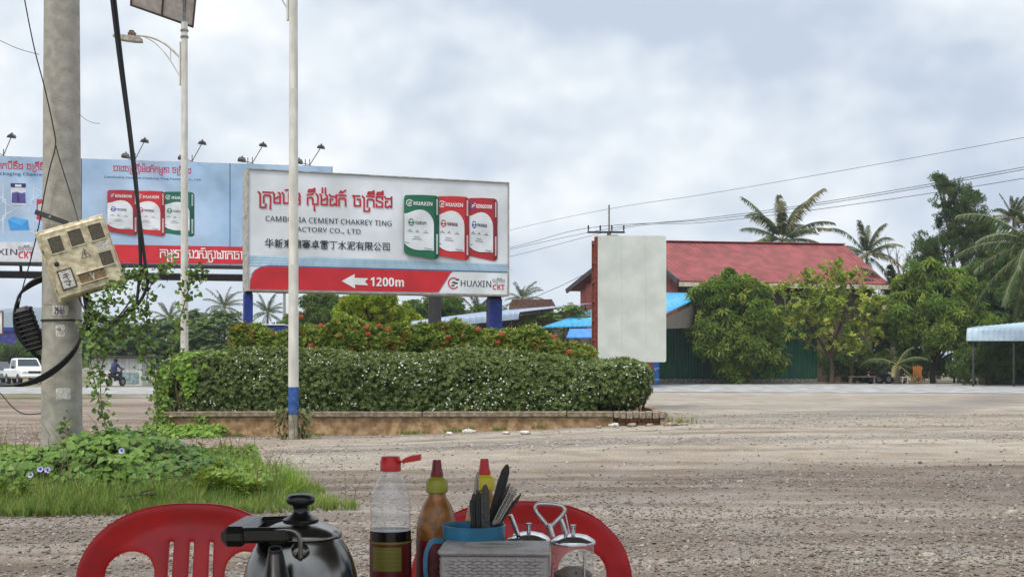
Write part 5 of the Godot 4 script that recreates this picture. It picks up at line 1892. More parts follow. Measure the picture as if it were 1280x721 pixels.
func make_weeds() -> void:
	var t := thing("weed_patch", "overgrown patch of low creeping weeds and short grass round the concrete pole", "weeds", Vector3(-4.5, 0, -12.6))
	t.set_meta("kind", "stuff")
	var xs := []
	var cs := []
	var gx := []
	var gc := []
	var wx := []
	var wc := []
	var stalks := MB.new()
	for i in 60000:
		var d := 10.2 + 6.6 * pow(rng.randf(), 1.15)
		var x := rr(-0.52, -0.08) * d
		if not in_patch(x, d):
			continue
		var h := weed_h(x, d)
		var near := 1.0 - sstep(10.7, 11.6, d + 0.8 * nz.get_noise_2d(x * 30, d * 30))
		if x > -2.2:
			near = 1.0
		var kind := nz.get_noise_2d(x * 20 + 500, d * 20)
		var roll := rng.randf()
		var g := Vector3(x, gh(x, d) - 0.01, -d) - t.position
		if near > 0.5 or kind > 0.16:
			if roll > 0.34 + 0.3 * nz.get_noise_2d(x * 40, d * 40 + 90):
				continue
			gx.append(aim(g, Vector3.UP + rdir() * 0.35, rr(0, TAU), rr(0.06, 0.17) * (1.0 + 3.0 * h) * rr(0.7, 1.2)))
			gc.append(mix(lin(90, 118, 50), lin(146, 162, 86), clampf(0.45 + 0.7 * nz.get_noise_2d(x * 30, d * 30) + rr(-0.4, 0.4), 0, 1)))
		elif kind > -0.05:
			if roll > 0.3:
				continue
			wx.append(aim(g + Vector3(0, h * rr(0.2, 0.9), 0), Vector3.UP + rdir() * 0.5, rr(0, TAU), rr(0.08, 0.19)))
			wc.append(mix(lin(88, 116, 50), lin(146, 164, 78), clampf(0.5 + rr(-0.5, 0.5), 0, 1)))
		else:
			if roll > 0.75:
				continue
			var y := h * (1.0 - 0.6 * pow(rng.randf(), 2.0)) + rr(0.0, 0.06)
			xs.append(aim(g + Vector3(0, y, 0), Vector3(0, 1, 0.55) + rdir() * 0.8, rr(0, TAU), rr(0.03, 0.075)))
			cs.append(mix(lin(72, 100, 40), lin(124, 148, 64), clampf(0.45 + 0.8 * nz.get_noise_2d(x * 24 + 90, d * 24) + rr(-0.3, 0.3), 0, 1)))
		if i % 130 == 0:
			stalks.tube([g, g + Vector3(rr(-0.08, 0.08), h + rr(0.08, 0.2), rr(-0.05, 0.05)), g + Vector3(rr(-0.16, 0.16), h + rr(0.2, 0.38), rr(-0.1, 0.1))], [0.004, 0.003, 0.0015], 4, false)
	scatter(t, "leafy_weeds", LM.twig, M.leaf, wx, wc)
	part(t, "dry_stalks", stalks, M.twig).set_meta("kind", "stuff")
	scatter(t, "creeping_leaves", LM.heart, M.leaf, xs, cs)
	scatter(t, "short_grass", LM.grass, M.grass, gx, gc)
	# denser leafy mound right of the pole
	var v := thing("morning_glory", "leafy mound of dark green morning glory right of the concrete pole", "plant", Vector3(-3.75, 0, -12.3))
	xs = []
	cs = []
	for i in 6500:
		var dd := rdir()
		if dd.y < -0.1:
			dd.y = -dd.y
		var ctr := Vector3(-3.85, 0.12, -12.35)
		var rad := Vector3(0.85, 0.46, 0.75)
		if i % 3 == 0:
			ctr = Vector3(-4.85, 0.05, -12.1)
			rad = Vector3(0.8, 0.34, 0.8)
		if i % 7 == 0:
			ctr = Vector3(-3.1, 0.05, -12.0)
			rad = Vector3(0.6, 0.32, 0.6)
		var p := ctr + dd * rad * (1.0 - 0.35 * pow(rng.randf(), 2.0)) * (1.0 + 0.3 * nz.get_noise_3d(dd.x * 90, dd.y * 90, dd.z * 90 + i % 3 * 50))
		xs.append(aim(p - v.position, dd * 0.6 + Vector3(0, 0.6, 0.4) + rdir() * 0.5, rr(0, TAU), rr(0.04, 0.09)))
		cs.append(mix(lin(66, 96, 40), lin(112, 140, 60), clampf(0.4 + 0.9 * nz.get_noise_3d(p.x * 30, p.y * 30, p.z * 30) + rr(-0.3, 0.3), 0, 1)))
	scatter(v, "leaves", LM.heart, M.leaf, xs, cs)
	var mb := MB.new()
	for k in 30:
		var a := rr(0, TAU)
		mb.tube(spline([Vector3(cos(a) * 0.1, 0, sin(a) * 0.1), Vector3(cos(a) * 0.4, 0.35, sin(a) * 0.3), Vector3(cos(a) * 0.75, 0.3, sin(a) * 0.6)], 4), 0.005, 5)
	part(v, "stems", mb, M.twig)
	for f in [[152, 564], [50, 587], [59, 588], [38, 594]]:
		mb = MB.new()
		var at := P(f[0], f[1], 11.55 if f[0] > 100 else 11.25) - v.position
		mb.xf = aim(at, Vector3(rr(-0.2, 0.2), 0.35, 1), 0.3, 1.0)
		var rows := []
		for j in 4:
			var row := []
			for k in 10:
				var r: float = [0.004, 0.008, 0.018, 0.027][j] * (1.0 + 0.06 * cos(k * PI))
				row.append(Vector3(cos(TAU * k / 10) * r, [-0.03, 0.0, 0.018, 0.016][j], sin(TAU * k / 10) * r))
			rows.append(row)
		mb.col = lin(176, 174, 220)
		mb.surf(rows, true)
		var fl := part(v, "flower", mb, M.petal)
		mb.v.clear(); mb.n.clear(); mb.c.clear()
		mb.col = lin(80, 50, 140)
		mb.lathe([Vector2(0.011, 0.004), Vector2(0.0, 0.006)], 8)
		part(fl, "throat", mb, M.petal)
	# tall grass clump at the right end
	var g := thing("tall_grass", "clump of tall bright blade grass at the end of the weed patch", "grass", Vector3(-2.7, 0, -12.2))
	xs = []
	cs = []
	for i in 900:
		var a := rr(0, TAU)
		var r := sqrt(rng.randf())
		var x := -2.85 + cos(a) * r * 0.95
		var d := 12.35 + sin(a) * r * 1.1
		if x > -1.35 - 0.4 * (d - 10.6):
			continue
		xs.append(aim(Vector3(x, gh(x, d) - 0.01, -d) - g.position, Vector3.UP + rdir() * 0.35 + Vector3(0.12, 0, 0), rr(0, TAU), rr(0.28, 0.56) * (1.0 - 0.35 * r)))
		cs.append(mix(lin(104, 140, 54), lin(158, 178, 88), rng.randf()))
	scatter(g, "blades", LM.grass, M.grass, xs, cs)
	var l := thing("fallen_branch", "dark dead branch lying in the weeds before the concrete pole", "branch", P(165, 622, 11.0))
	mb = MB.new()
	mb.tube(spline([Vector3(-0.18, 0, 0), Vector3(0, 0.02, 0.02), Vector3(0.2, 0.03, 0)], 4), 0.011, 6)
	mb.tube([Vector3(0.0, 0.02, 0.02), Vector3(0.16, 0.07, -0.05)], 0.007, 6)
	mb.tube([Vector3(-0.1, 0.02, 0.0), Vector3(0.08, -0.01, 0.06)], 0.007, 6)
	part(l, "branch", mb, M.dark_bark)

	# vine climbing the hanging cables
	vine("climbing_vine", "thin leafy vine climbing from the weeds up the black cables right of the pole", [[[148, 560, 12.3], [128, 520, 12.3], [124, 470, 12.35], [118, 430, 12.4], [122, 400, 12.45], [138, 372, 12.5], [148, 352, 12.5], [170, 340, 12.5], [186, 352, 12.5]], [[128, 520, 12.3], [118, 480, 12.35], [112, 440, 12.45], [126, 408, 12.45], [150, 396, 12.5], [168, 376, 12.5], [180, 350, 12.5]], [[122, 470, 12.35], [134, 440, 12.4], [150, 420, 12.45], [160, 400, 12.5], [176, 386, 12.5]], [[118, 436, 12.4], [106, 410, 12.5], [118, 390, 12.5], [124, 372, 12.5]]], 620)
	vine("climbing_vine", "leafy vine trained up a thin stake between the meter box and the white lamp post", [[[192, 560, 12.6], [196, 520, 12.6], [193, 470, 12.6], [186, 420, 12.6], [182, 384, 12.55], [188, 356, 12.5], [204, 336, 12.5], [214, 324, 12.5]], [[196, 505, 12.6], [210, 470, 12.6], [216, 440, 12.6], [224, 400, 12.6], [234, 366, 12.6], [240, 344, 12.6], [252, 338, 12.6]], [[193, 470, 12.6], [178, 446, 12.55], [170, 416, 12.5], [166, 392, 12.5]]], 470)
	vine("pole_vine", "few leaves of creeper clinging to the lower side of the concrete pole", [[[84, 560, 12.68], [86, 545, 12.70], [80, 532, 12.70], [88, 522, 12.70]], [[86, 545, 12.70], [74, 536, 12.70]]], 26)

func vine(called: String, label: String, lines: Array, count: int) -> void:
	var f: Array = lines[0][0]
	var t := thing(called, label, "vine", P(f[0], f[1], f[2]))
	var mb := MB.new()
	var all := []
	for l in lines:
		var w := []
		for p in l:
			w.append(P(p[0], p[1], p[2]) - t.position)
		var s := spline(w, 6)
		mb.tube(s, 0.0055, 5)
		all.append_array(s)
	part(t, "stem", mb, M.twig)
	var xs := []
	var cs := []
	for i in count:
		var c: Vector3 = all[rng.randi() % all.size()]
		var off := rdir() * Vector3(0.13, 0.11, 0.12) * pow(rng.randf(), 0.6)
		xs.append(aim(c + off, Vector3(0, 0.7, 0.9) + rdir() * 0.9, rr(0, TAU), rr(0.025, 0.062)))
		cs.append(mix(lin(58, 86, 36), lin(108, 132, 56), rng.randf()))
	scatter(t, "leaves", LM.heart, M.leaf, xs, cs)

# ------------------------------------------------------------------ buildings beyond the road
func slab(mb: MB, a: Vector3, b: Vector3, c: Vector3, d: Vector3, th: float) -> void:      # roof sheet with thickness
	var n := (b - a).cross(d - a).normalized()
	if n.y < 0:
		n = -n
	var k := n * th
	mb.quad(a, b, c, d, n)
	mb.quad(a - k, b - k, c - k, d - k, -n)
	var q := [a, b, c, d]
	var m := (a + b + c + d) / 4.0
	for i in 4:
		var e: Vector3 = q[i]
		var f: Vector3 = q[(i + 1) % 4]
		mb.quad(e, f, f - k, e - k, (e + f) * 0.5 - m)

func ribs(mb: MB, a: Vector3, b: Vector3, c: Vector3, d: Vector3, count: int, w: float, h: float) -> void:   # ribs running from edge a-b to edge d-c
	var n := (b - a).cross(d - a).normalized()
	if n.y < 0:
		n = -n
	for i in count:
		var t := (i + 0.5) / count
		var p := a.lerp(b, t) + n * h * 0.5
		var q := d.lerp(c, t) + n * h * 0.5
		mb.bar(p, q, w, h, n)

func make_red_house() -> void:
	var t := thing("red_roofed_house", "large house with a long dusty red metal gable roof and maroon boarded gable end", "house", Vector3(13, 0.18, -82))
	var o := t.position
	var FL := P(849, 351, 76) - o
	var FR := P(1113, 355, 79) - o
	var RL := P(787, 301.5, 82) - o
	var RR := P(1056, 306, 85) - o
	var BL := P(709, 363, 88) - o
	var BR := FR + (BL - FL)
	var red := mat("red_roof", rgb(142, 66, 67), 0.75, T.blotch, 0.12)
	for q in [[FL, FR, RR, RL], [BL, BR, RR, RL]]:
		var mb := MB.new()
		slab(mb, q[0], q[1], q[2], q[3], 0.06)
		var r := part(t, "roof", mb, red)
		mb = MB.new()
		ribs(mb, q[0], q[1], q[2], q[3], 44, 0.04, 0.018)
		part(r, "ribs", mb, red)
	var mb := MB.new()
	mb.bar(RL + Vector3(0, 0.05, 0), RR + Vector3(0, 0.05, 0), 0.4, 0.07, Vector3.UP, 0.02)
	part(t, "ridge_cap", mb, red)
	mb = MB.new()
	mb.bar(FL + Vector3(0, -0.2, 0.02), FR + Vector3(0, -0.2, 0.02), 0.06, 0.26)
	part(t, "fascia", mb, mat("cream_board", rgb(206, 196, 172), 0.8, T.streak, 0.3))
	mb = MB.new()
	mb.bar(RL + Vector3(-0.05, 0, 0), BL + Vector3(-0.05, -0.05, 0), 0.12, 0.3)
	mb.bar(RL + Vector3(-0.05, 0, 0), FL + Vector3(-0.05, -0.05, 0), 0.12, 0.3)
	part(t, "barge_board", mb, mat("dark_board", rgb(70, 66, 70), 0.8, T.blotch, 0.5))
	# walls, drawn in from the eaves
	var gx := (FR - FL).normalized()
	var gz := (BL - FL).normalized()
	var a := FL + gx * 0.5 + gz * 0.9
	var b := FR - gx * 0.5 + gz * 0.9
	var c := BL + gx * 0.5 - gz * 0.9
	var e := BR - gx * 0.5 - gz * 0.9
	var wm := mat("maroon_board", rgb(124, 62, 58), 0.85, T.streak, 0.3)
	mb = MB.new()
	for w in [[a, b], [c, e], [b, e]]:
		var p0: Vector3 = w[0]; var p1: Vector3 = w[1]
		mb.quad(Vector3(p0.x, -0.2, p0.z), Vector3(p1.x, -0.2, p1.z), p1 - Vector3(0, 0.1, 0), p0 - Vector3(0, 0.1, 0))
	part(t, "wall", mb, mat("brown_wall", rgb(92, 74, 64), 0.9, T.streak, 0.3))
	mb = MB.new()
	var pk := RL + gx * 0.5 - Vector3(0, 0.35, 0)
	mb.quad(Vector3(a.x, -0.2, a.z), Vector3(c.x, -0.2, c.z), c, a)
	mb.flat(a, c, pk)
	part(t, "gable_wall", mb, wm)
	# boards of the gable end
	for i in 16:
		var s := (i + 0.5) / 16.0
		var p := a.lerp(c, s)
		var hgt := lerpf(a.y, c.y, s) + (pk.y - a.y) * (1.0 - absf(s - 0.5) * 2.0) - 0.1
		mb = MB.new()
		mb.xf = Transform3D(Basis.looking_at(gz, Vector3.UP), Vector3(p.x, hgt / 2, p.z) - gx * 0.03)
		mb.box(Vector3.ZERO, Vector3(0.03, hgt, 0.70))
		part(t, "board", mb, wm)
	# windows under the eave
	for i in 4:
		var p := a.lerp(b, 0.06 + i * 0.24) + Vector3(0, -1.0, 0.03)
		mb = MB.new()
		mb.box(p, Vector3(1.5, 0.9, 0.06))
		var win := part(t, "window", mb, M.dark_board)
		mb = MB.new()
		for k in 3:
			mb.box(p + Vector3(-0.5 + k * 0.5, 0, 0.04), Vector3(0.05, 0.9, 0.04))
		part(win, "frame", mb, M.cream_board)

func make_blue_shed() -> void:
	var t := thing("cyan_roofed_shed", "open shed with a bright cyan sheet roof sloping beside the blank sign", "shed", on_ground(790, 66))
	var o := t.position
	var cy := mat("cyan_roof", rgb(62, 168, 214), 0.5, T.streak, 0.2)
	var A := P(678, 408.5, 60) - o
	var D := P(803, 406, 61) - o
	var C := P(883, 366.5, 74) - o
	var B := P(800, 365.5, 75.5) - o
	var mb := MB.new()
	slab(mb, A, D, C, B, 0.05)
	var r := part(t, "roof", mb, cy)
	mb = MB.new()
	ribs(mb, A, D, C, B, 22, 0.04, 0.03)
	part(r, "ribs", mb, cy)
	mb = MB.new()
	slab(mb, P(708, 421.5, 57.5) - o, P(806, 421, 58) - o, P(804, 409, 60.5) - o, P(712, 411, 60) - o, 0.05)
	part(t, "lower_awning", mb, mat("azure_sheet", rgb(34, 124, 206), 0.5, T.streak, 0.2))
	mb = MB.new()
	mb.quad(P(806, 410, 61.5) - o, P(881, 374, 73.5) - o, P(881, 409, 73.6) - o, P(806, 412, 61.6) - o)
	mb.quad(P(690, 412, 66) - o, P(806, 412, 66) - o, P(806, 484, 66) - o, P(690, 484, 66) - o)
	part(t, "wall", mb, mat("grey_board", rgb(120, 112, 100), 0.9, T.streak, 0.3))
	for px in [708, 760, 804]:
		mb = MB.new()
		var p := P(px, 411, 58.2) - o
		mb.tube([Vector3(p.x, -0.2, p.z), p + Vector3(0, 0.02, 0)], 0.05, 8)
		part(t, "post", mb, M.dark_board)
	# plants and goods in the dark under the roof
	var gp := thing("blue_gate_panel", "narrow bright blue gate panel standing beside the green sheet fence", "gate", on_ground(820.5, 68))
	mb = MB.new()
	mb.box(Vector3(0, 0.62, 0), Vector3(0.32, 1.24, 0.06), 0.01)
	part(gp, "panel", mb, M.azure_sheet)
	mb = MB.new()
	for k in 2:
		mb.box(Vector3(0, 0.3 + k * 0.6, 0.04), Vector3(0.3, 0.05, 0.03))
	mb.box(Vector3(-0.05, 0.85, 0.045), Vector3(0.10, 0.12, 0.02))
	part(gp, "rail", mb, M.vinyl_white)

func make_green_fence() -> void:
	var d := 73.0
	var t := thing("sheet_fence", "tall dark green corrugated sheet fence on a pale concrete plinth behind the mango trees", "fence", on_ground(922, d))
	var o := t.position
	var x0 := px_x(823, d) - o.x
	var x1 := px_x(1022, d) - o.x
	var y0 := P(0, 473.5, d).y - o.y
	var y1 := P(0, 408.5, d).y - o.y
	var gm := mat("green_sheet", rgb(32, 98, 70), 0.55, T.streak, 0.25)
	var n := 9
	for i in n:
		var mb := MB.new()
		var xa := lerpf(x0, x1, i / float(n))
		var xb := lerpf(x0, x1, (i + 1) / float(n)) - 0.004
		var k := 24
		for j in k:
			var ua := xa + (xb - xa) * j / k
			var ub := xa + (xb - xa) * (j + 1) / k
			var za := 0.035 if (j / 2) % 2 == 0 else 0.0
			var za2 := 0.035 if ((j + 1) / 2) % 2 == 0 else 0.0
			mb.quad(Vector3(ua, y0, za), Vector3(ub, y0, za2), Vector3(ub, y1, za2), Vector3(ua, y1, za), Vector3.BACK)
		part(t, "fence_sheet", mb, gm)
	var mb := MB.new()
	mb.box(Vector3((x0 + x1) / 2, y0 / 2 - 0.1, 0.02), Vector3(x1 - x0, y0 + 0.2, 0.14), 0.01)
	part(t, "plinth", mb, M.concrete)
	mb = MB.new()
	mb.box(Vector3((x0 + x1) / 2, y1 + 0.03, 0.01), Vector3(x1 - x0, 0.06, 0.08))
	part(t, "top_rail", mb, gm)

func arched_roof(called: String, label: String, a: Vector3, b: Vector3, c: Vector3, d: Vector3, roll: float, col: Color, wall: Color) -> void:
	# a-b eave line with a rolled edge, d-c upper line
	var t := thing(called, label, "roof", Vector3((a.x + b.x + c.x + d.x) / 4, gh(a.x, -a.z), (a.z + c.z) / 2))
	var o := t.position
	var m := mat(called + "_sheet", col, 0.5, T.faint, 0.5)
	var mb := MB.new()
	var rows := []
	for j in 12:
		var row := []
		for i in 19:
			var u := i / 18.0
			var e := a.lerp(b, u)
			var f := d.lerp(c, u)
			var v := j / 11.0
			var p: Vector3
			if v < 0.4:      # the rolled eave
				var an := (1.0 - v / 0.4) * PI * 0.5
				p = e.lerp(f, 0.0) + (f - e) * Vector3(1, 0, 1).normalized() * 0.0
				var back := (f - e); back.y = 0; back = back.normalized()
				p = e + back * roll * (1.0 - sin(an)) + Vector3(0, roll * cos(an), 0)
			else:
				var back := (f - e); back.y = 0; back = back.normalized()
				var s := e + back * roll + Vector3(0, roll, 0)
				p = s.lerp(f, (v - 0.4) / 0.6)
			row.append(p - o)
		rows.append(row)
	mb.surf(rows)
	var r := part(t, "roof_sheet", mb, m)
	mb = MB.new()
	for i in range(0, 19):
		var line := []
		for j in 12:
			line.append(rows[j][i] + Vector3(0, 0.015, 0.01))
		mb.tube(line, 0.012, 5, false)
	part(r, "ribs", mb, m)
	mb = MB.new()
	for u in [0.08, 0.5, 0.92]:
		var p := a.lerp(b, u) - o + Vector3(0, 0.02, -0.15)
		mb.tube([Vector3(p.x, -0.1, p.z), p], 0.05, 8)
		var q := d.lerp(c, u) - o
		mb.tube([Vector3(q.x, -0.1, q.z), q], 0.05, 8)
	part(t, "posts", mb, M.dark_board)
	mb = MB.new()
	var w0 := a.lerp(d, 0.85) - o
	var w1 := b.lerp(c, 0.85) - o
	mb.quad(Vector3(w0.x, -0.1, w0.z), Vector3(w1.x, -0.1, w1.z), w1 + Vector3(0, -0.3, 0), w0 + Vector3(0, -0.3, 0))
	part(t, "back_wall", mb, mat(called + "_wall", wall, 0.9, T.streak, 0.3))

func small_house(called: String, label: String, x0: float, x1: float, ridge: float, eave: float, d: float, roofc: Color) -> void:
	var t := thing(called, label, "house", on_ground((x0 + x1) / 2, d))
	var o := t.position
	var m := mat(called + "_roof", roofc, 0.85, T.grime, 0.4)
	var w := (x1 - x0) * d / F
	var yr := P(0, ridge, d).y - o.y
	var ye := P(0, eave, d).y - o.y
	var hx := w / 2
	for s in [-1.0, 1.0]:
		var mb := MB.new()
		slab(mb, Vector3(-hx, ye, s * 3.0), Vector3(hx, ye, s * 3.0), Vector3(hx * 0.86, yr, 0), Vector3(-hx * 0.86, yr, 0), 0.12)
		var r := part(t, "roof", mb, m)
		mb = MB.new()
		for k in 7:      # tile courses
			var f := (k + 0.5) / 7.0
			mb.bar(Vector3(-hx * lerpf(1, 0.86, f), lerpf(ye, yr, f) + 0.04, s * 3.0 * (1 - f)), Vector3(hx * lerpf(1, 0.86, f), lerpf(ye, yr, f) + 0.04, s * 3.0 * (1 - f)), 0.07, 0.07)
		part(r, "tile_course", mb, m)
	var mb := MB.new()
	mb.box(Vector3(0, ye / 2 - 0.1, 0), Vector3(w * 0.88, ye + 0.1, 4.8), 0.02)
	part(t, "wall", mb, M.grey_board)
	mb = MB.new()
	for s in [-1.0, 1.0]:
		mb.flat(Vector3(s * hx * 0.88, ye, -2.6), Vector3(s * hx * 0.88, ye, 2.6), Vector3(s * hx * 0.84, yr - 0.1, 0))
	part(t, "gable", mb, M.grey_board)

func make_buildings() -> void:
	make_red_house()
	make_blue_shed()
	make_green_fence()
	arched_roof("market_shed", "long pale grey-blue sheet roof with a rolled edge behind the flowering hedge", P(513, 412.5, 52), P(648, 399, 60), P(742, 379, 78), P(606, 390, 72), 0.35, rgb(168, 182, 200), rgb(104, 84, 70))
	arched_roof("roadside_awning", "pale blue curved sheet awning over the bushes beside the hanging palm fronds", P(1209, 426, 62), P(1330, 426, 62), P(1350, 396, 70), P(1226, 408, 70), 0.62, rgb(176, 196, 210), rgb(80, 74, 66))
	small_house("tiled_house", "small house with a brown tiled roof behind the long grey-blue shed roof", 636, 694, 374.5, 387, 98, rgb(118, 88, 76))
	small_house("far_house", "tiny far house with a pale gable roof behind the black billboard column", 563, 592, 388, 396, 110, rgb(150, 158, 168))
	var t := thing("blue_stall", "small stall with a flat royal blue fascia behind the white lamp post and hedge", "stall", on_ground(340, 58))
	var mb := MB.new()
	mb.box(Vector3(0, P(0, 411, 58).y, 0), Vector3(1.35, 0.30, 1.6), 0.02)
	part(t, "fascia", mb, M.deep_blue)
	mb = MB.new()
	mb.box(Vector3(0, P(0, 406, 58).y, 0), Vector3(1.45, 0.05, 1.75), 0.01)
	part(t, "roof", mb, M.vinyl_white)
	mb = MB.new()
	for sx in [-0.6, 0.6]:
		for sz in [-0.7, 0.7]:
			mb.tube([Vector3(sx, -0.05, sz), Vector3(sx, 2.75, sz)], 0.035, 8)
	part(t, "posts", mb, M.deep_blue)
	mb = MB.new()
	mb.box(Vector3(0, 0.5, 0.6), Vector3(1.2, 1.0, 0.4), 0.02)
	part(t, "counter", mb, M.deep_blue)
	# far left: blue fuel station canopy and sign
	t = thing("blue_canopy", "far flat roofed canopy with a violet blue fascia behind the parked pickup", "canopy", on_ground(-6, 135))
	mb = MB.new()
	mb.box(Vector3(0, P(0, 423, 135).y, 0), Vector3(10.0, 1.9, 8.0), 0.05)
	part(t, "fascia", mb, mat("violet_blue", rgb(62, 66, 150), 0.5, T.blotch, 0.2))
	mb = MB.new()
	mb.box(Vector3(0, P(0, 413, 135).y, 0.1), Vector3(10.1, 0.5, 8.1), 0.05)
	part(t, "blue_stripe", mb, M.deep_blue)
	mb = MB.new()
	for sx in [-4.0, 0.0, 4.0]:
		mb.box(Vector3(sx, 1.5, 0), Vector3(0.4, 3.2, 0.4), 0.02)
	part(t, "columns", mb, M.vinyl_white)
	t = thing("framed_sign", "far red framed sign board above the violet blue canopy", "sign", on_ground(-3, 128))
	mb = MB.new()
	mb.box(Vector3(0, P(0, 403, 128).y, 0), Vector3(0.9, 2.2, 0.1), 0.02)
	part(t, "board", mb, M.vinyl_white)
	mb = MB.new()
	for s in [-1.0, 1.0]:
		mb.box(Vector3(s * 0.45, P(0, 403, 128).y, 0), Vector3(0.1, 2.3, 0.2))
		mb.box(Vector3(0, P(0, 403, 128).y + s * 1.12, 0), Vector3(0.9, 0.1, 0.2))
	mb.box(Vector3(0, 2.2, 0), Vector3(0.15, 4.6, 0.15))
	part(t, "frame", mb, M.rust_red)
	# white kiosk by the far road
	t = thing("white_kiosk", "low white roadside kiosk with a flat dark roof seen through the climbing vine", "kiosk", on_ground(150, 80))
	mb = MB.new()
	mb.box(Vector3(0, 0.85, 0), Vector3(3.2, 1.75, 1.8), 0.03)
	part(t, "body", mb, mat("kiosk_white", rgb(216, 218, 216), 0.6, T.streak, 0.3))
	mb = MB.new()
	mb.box(Vector3(0.3, 1.79, 0.1), Vector3(4.1, 0.10, 2.4), 0.01)
	part(t, "roof", mb, M.dark_board)
	mb = MB.new()
	mb.box(Vector3(0.85, 0.48, 0.915), Vector3(1.15, 0.7, 0.03), 0.005)
	part(t, "glass_case", mb, mat("case_blue", rgb(150, 172, 178), 0.3, T.blotch, 0.6))
	mb = MB.new()
	for sx in [-1.55, 2.2]:
		mb.tube([Vector3(sx, -0.05, 1.15), Vector3(sx, 1.75, 1.15)], 0.03, 8)
	part(t, "posts", mb, M.galvanised)
	t = thing("yellow_wall", "low sand yellow boundary wall behind the parked cars", "wall", on_ground(0, 112))
	mb = MB.new()
	mb.box(Vector3(-2, 0.5, 0), Vector3(12, 1.25, 0.2), 0.02)
	part(t, "wall_face", mb, mat("sand_yellow", rgb(196, 170, 112), 0.9, T.streak, 0.3))

# ------------------------------------------------------------------ power line
func make_power_line() -> void:
	var t := thing("power_pole", "slim concrete power pole with a steel crossarm and insulators behind the blank sign", "power pole", on_ground(761.5, 60))
	var o := t.position
	var mb := MB.new()
	mb.tube([Vector3(0, -0.2, 0), Vector3(0, P(0, 290, 60).y - o.y, 0)], [0.15, 0.10], 12)
	part(t, "shaft", mb, M.pole_concrete)
	mb = MB.new()
	mb.tube([Vector3(0, P(0, 292, 60).y - o.y, 0), Vector3(0, P(0, 256, 60).y - o.y, 0)], 0.04, 8)
	part(t, "top_spike", mb, M.galvanised)
	mb = MB.new()
	var ya := P(0, 290.5, 60).y - o.y
	mb.box(Vector3(-0.15, ya, 0.12), Vector3(1.75, 0.09, 0.09), 0.005)
	part(t, "crossarm", mb, M.black_steel)
	for x in [-0.98, -0.42, 0.12, 0.68]:
		mb = MB.new()
		mb.xf = Transform3D(Basis(), Vector3(x, ya + 0.04, 0.12))
		mb.lathe([Vector2(0.02, 0), Vector2(0.02, 0.06), Vector2(0.05, 0.07), Vector2(0.03, 0.12), Vector2(0.05, 0.14), Vector2(0.03, 0.2), Vector2(0.045, 0.22), Vector2(0.035, 0.28), Vector2(0, 0.29)], 10)
		part(t, "insulator", mb, M.black_steel)
	var far := thing("power_pole", "far slim pale concrete power pole between the palms and the lime green tree", "power pole", on_ground(355, 118))
	mb = MB.new()
	mb.tube([Vector3(0, -0.2, 0), Vector3(0, P(0, 363, 118).y, 0)], [0.2, 0.12], 12)
	part(far, "shaft", mb, M.pole_concrete)
	mb = MB.new()
	mb.box(Vector3(0, P(0, 366, 118).y, 0.1), Vector3(1.6, 0.09, 0.09))
	part(far, "crossarm", mb, M.black_steel)
	var g := "overhead lines of the power poles"
	var yi := 285.0
	wire("power_line", "uppermost single overhead wire from the pole tip across the sky", "power line", [[1700, 92, 40], [1280, 172, 46], [1020, 219, 52], [880, 243, 56.5], [762, 261, 60], [640, 287, 74], [500, 322, 92], [356, 362, 118]], 0.009, M.thin_wire, g)
	wire("power_line", "overhead wire, upper of the close pair above the red roof", "power line", [[1700, 128, 40], [1280, 209, 46], [1020, 254, 52], [880, 273, 56.5], [766, yi, 60], [640, 311, 74], [500, 342, 92], [352, 366, 118]], 0.012, M.thin_wire, g)
	wire("power_line", "overhead wire, lower of the close pair above the red roof", "power line", [[1700, 132, 39.6], [1280, 212, 45.6], [1020, 256.5, 51.6], [880, 275, 56.2], [735, yi, 60], [640, 309, 74], [500, 340, 92], [358, 366, 118]], 0.012, M.thin_wire, g)
	wire("power_line", "lowest overhead wire, running apart below the close pair", "power line", [[1700, 146, 40], [1280, 223, 46], [1020, 262, 52], [880, 278, 56.5], [781, yi, 60], [640, 320, 74], [500, 350, 92], [349, 366, 118]], 0.011, M.thin_wire, g)
	wire("service_wire", "dark service wire climbing to the gable of the red roofed house", "wire", [[560, 396, 92], [650, 377, 92], [690, 362, 90], [712, 352, 88.5], [730, 343, 87]], 0.018, M.thin_wire)

# ------------------------------------------------------------------ vehicles and people
func wheel(t: Node3D, at: Vector3, r: float, w: float) -> void:
	var mb := MB.new()
	mb.xf = Transform3D(Basis(Vector3(0, 0, 1), PI / 2), at)
	mb.lathe([Vector2(r * 0.55, -w / 2), Vector2(r * 0.9, -w / 2), Vector2(r, -w * 0.35), Vector2(r, w * 0.35), Vector2(r * 0.9, w / 2), Vector2(r * 0.55, w / 2)], 22)
	var ty := part(t, "wheel", mb, M.tyre)
	mb = MB.new()
	mb.xf = Transform3D(Basis(Vector3(0, 0, 1), PI / 2), at)
	mb.lathe([Vector2(0, w * 0.3), Vector2(r * 0.2, w * 0.42), Vector2(r * 0.3, w * 0.3), Vector2(r * 0.5, w * 0.32), Vector2(r * 0.56, w * 0.48)], 18)
	mb.lathe([Vector2(r * 0.56, -w * 0.48), Vector2(r * 0.5, -w * 0.32), Vector2(r * 0.3, -w * 0.3), Vector2(0, -w * 0.42)], 18)
	part(ty, "rim", mb, M.galvanised)

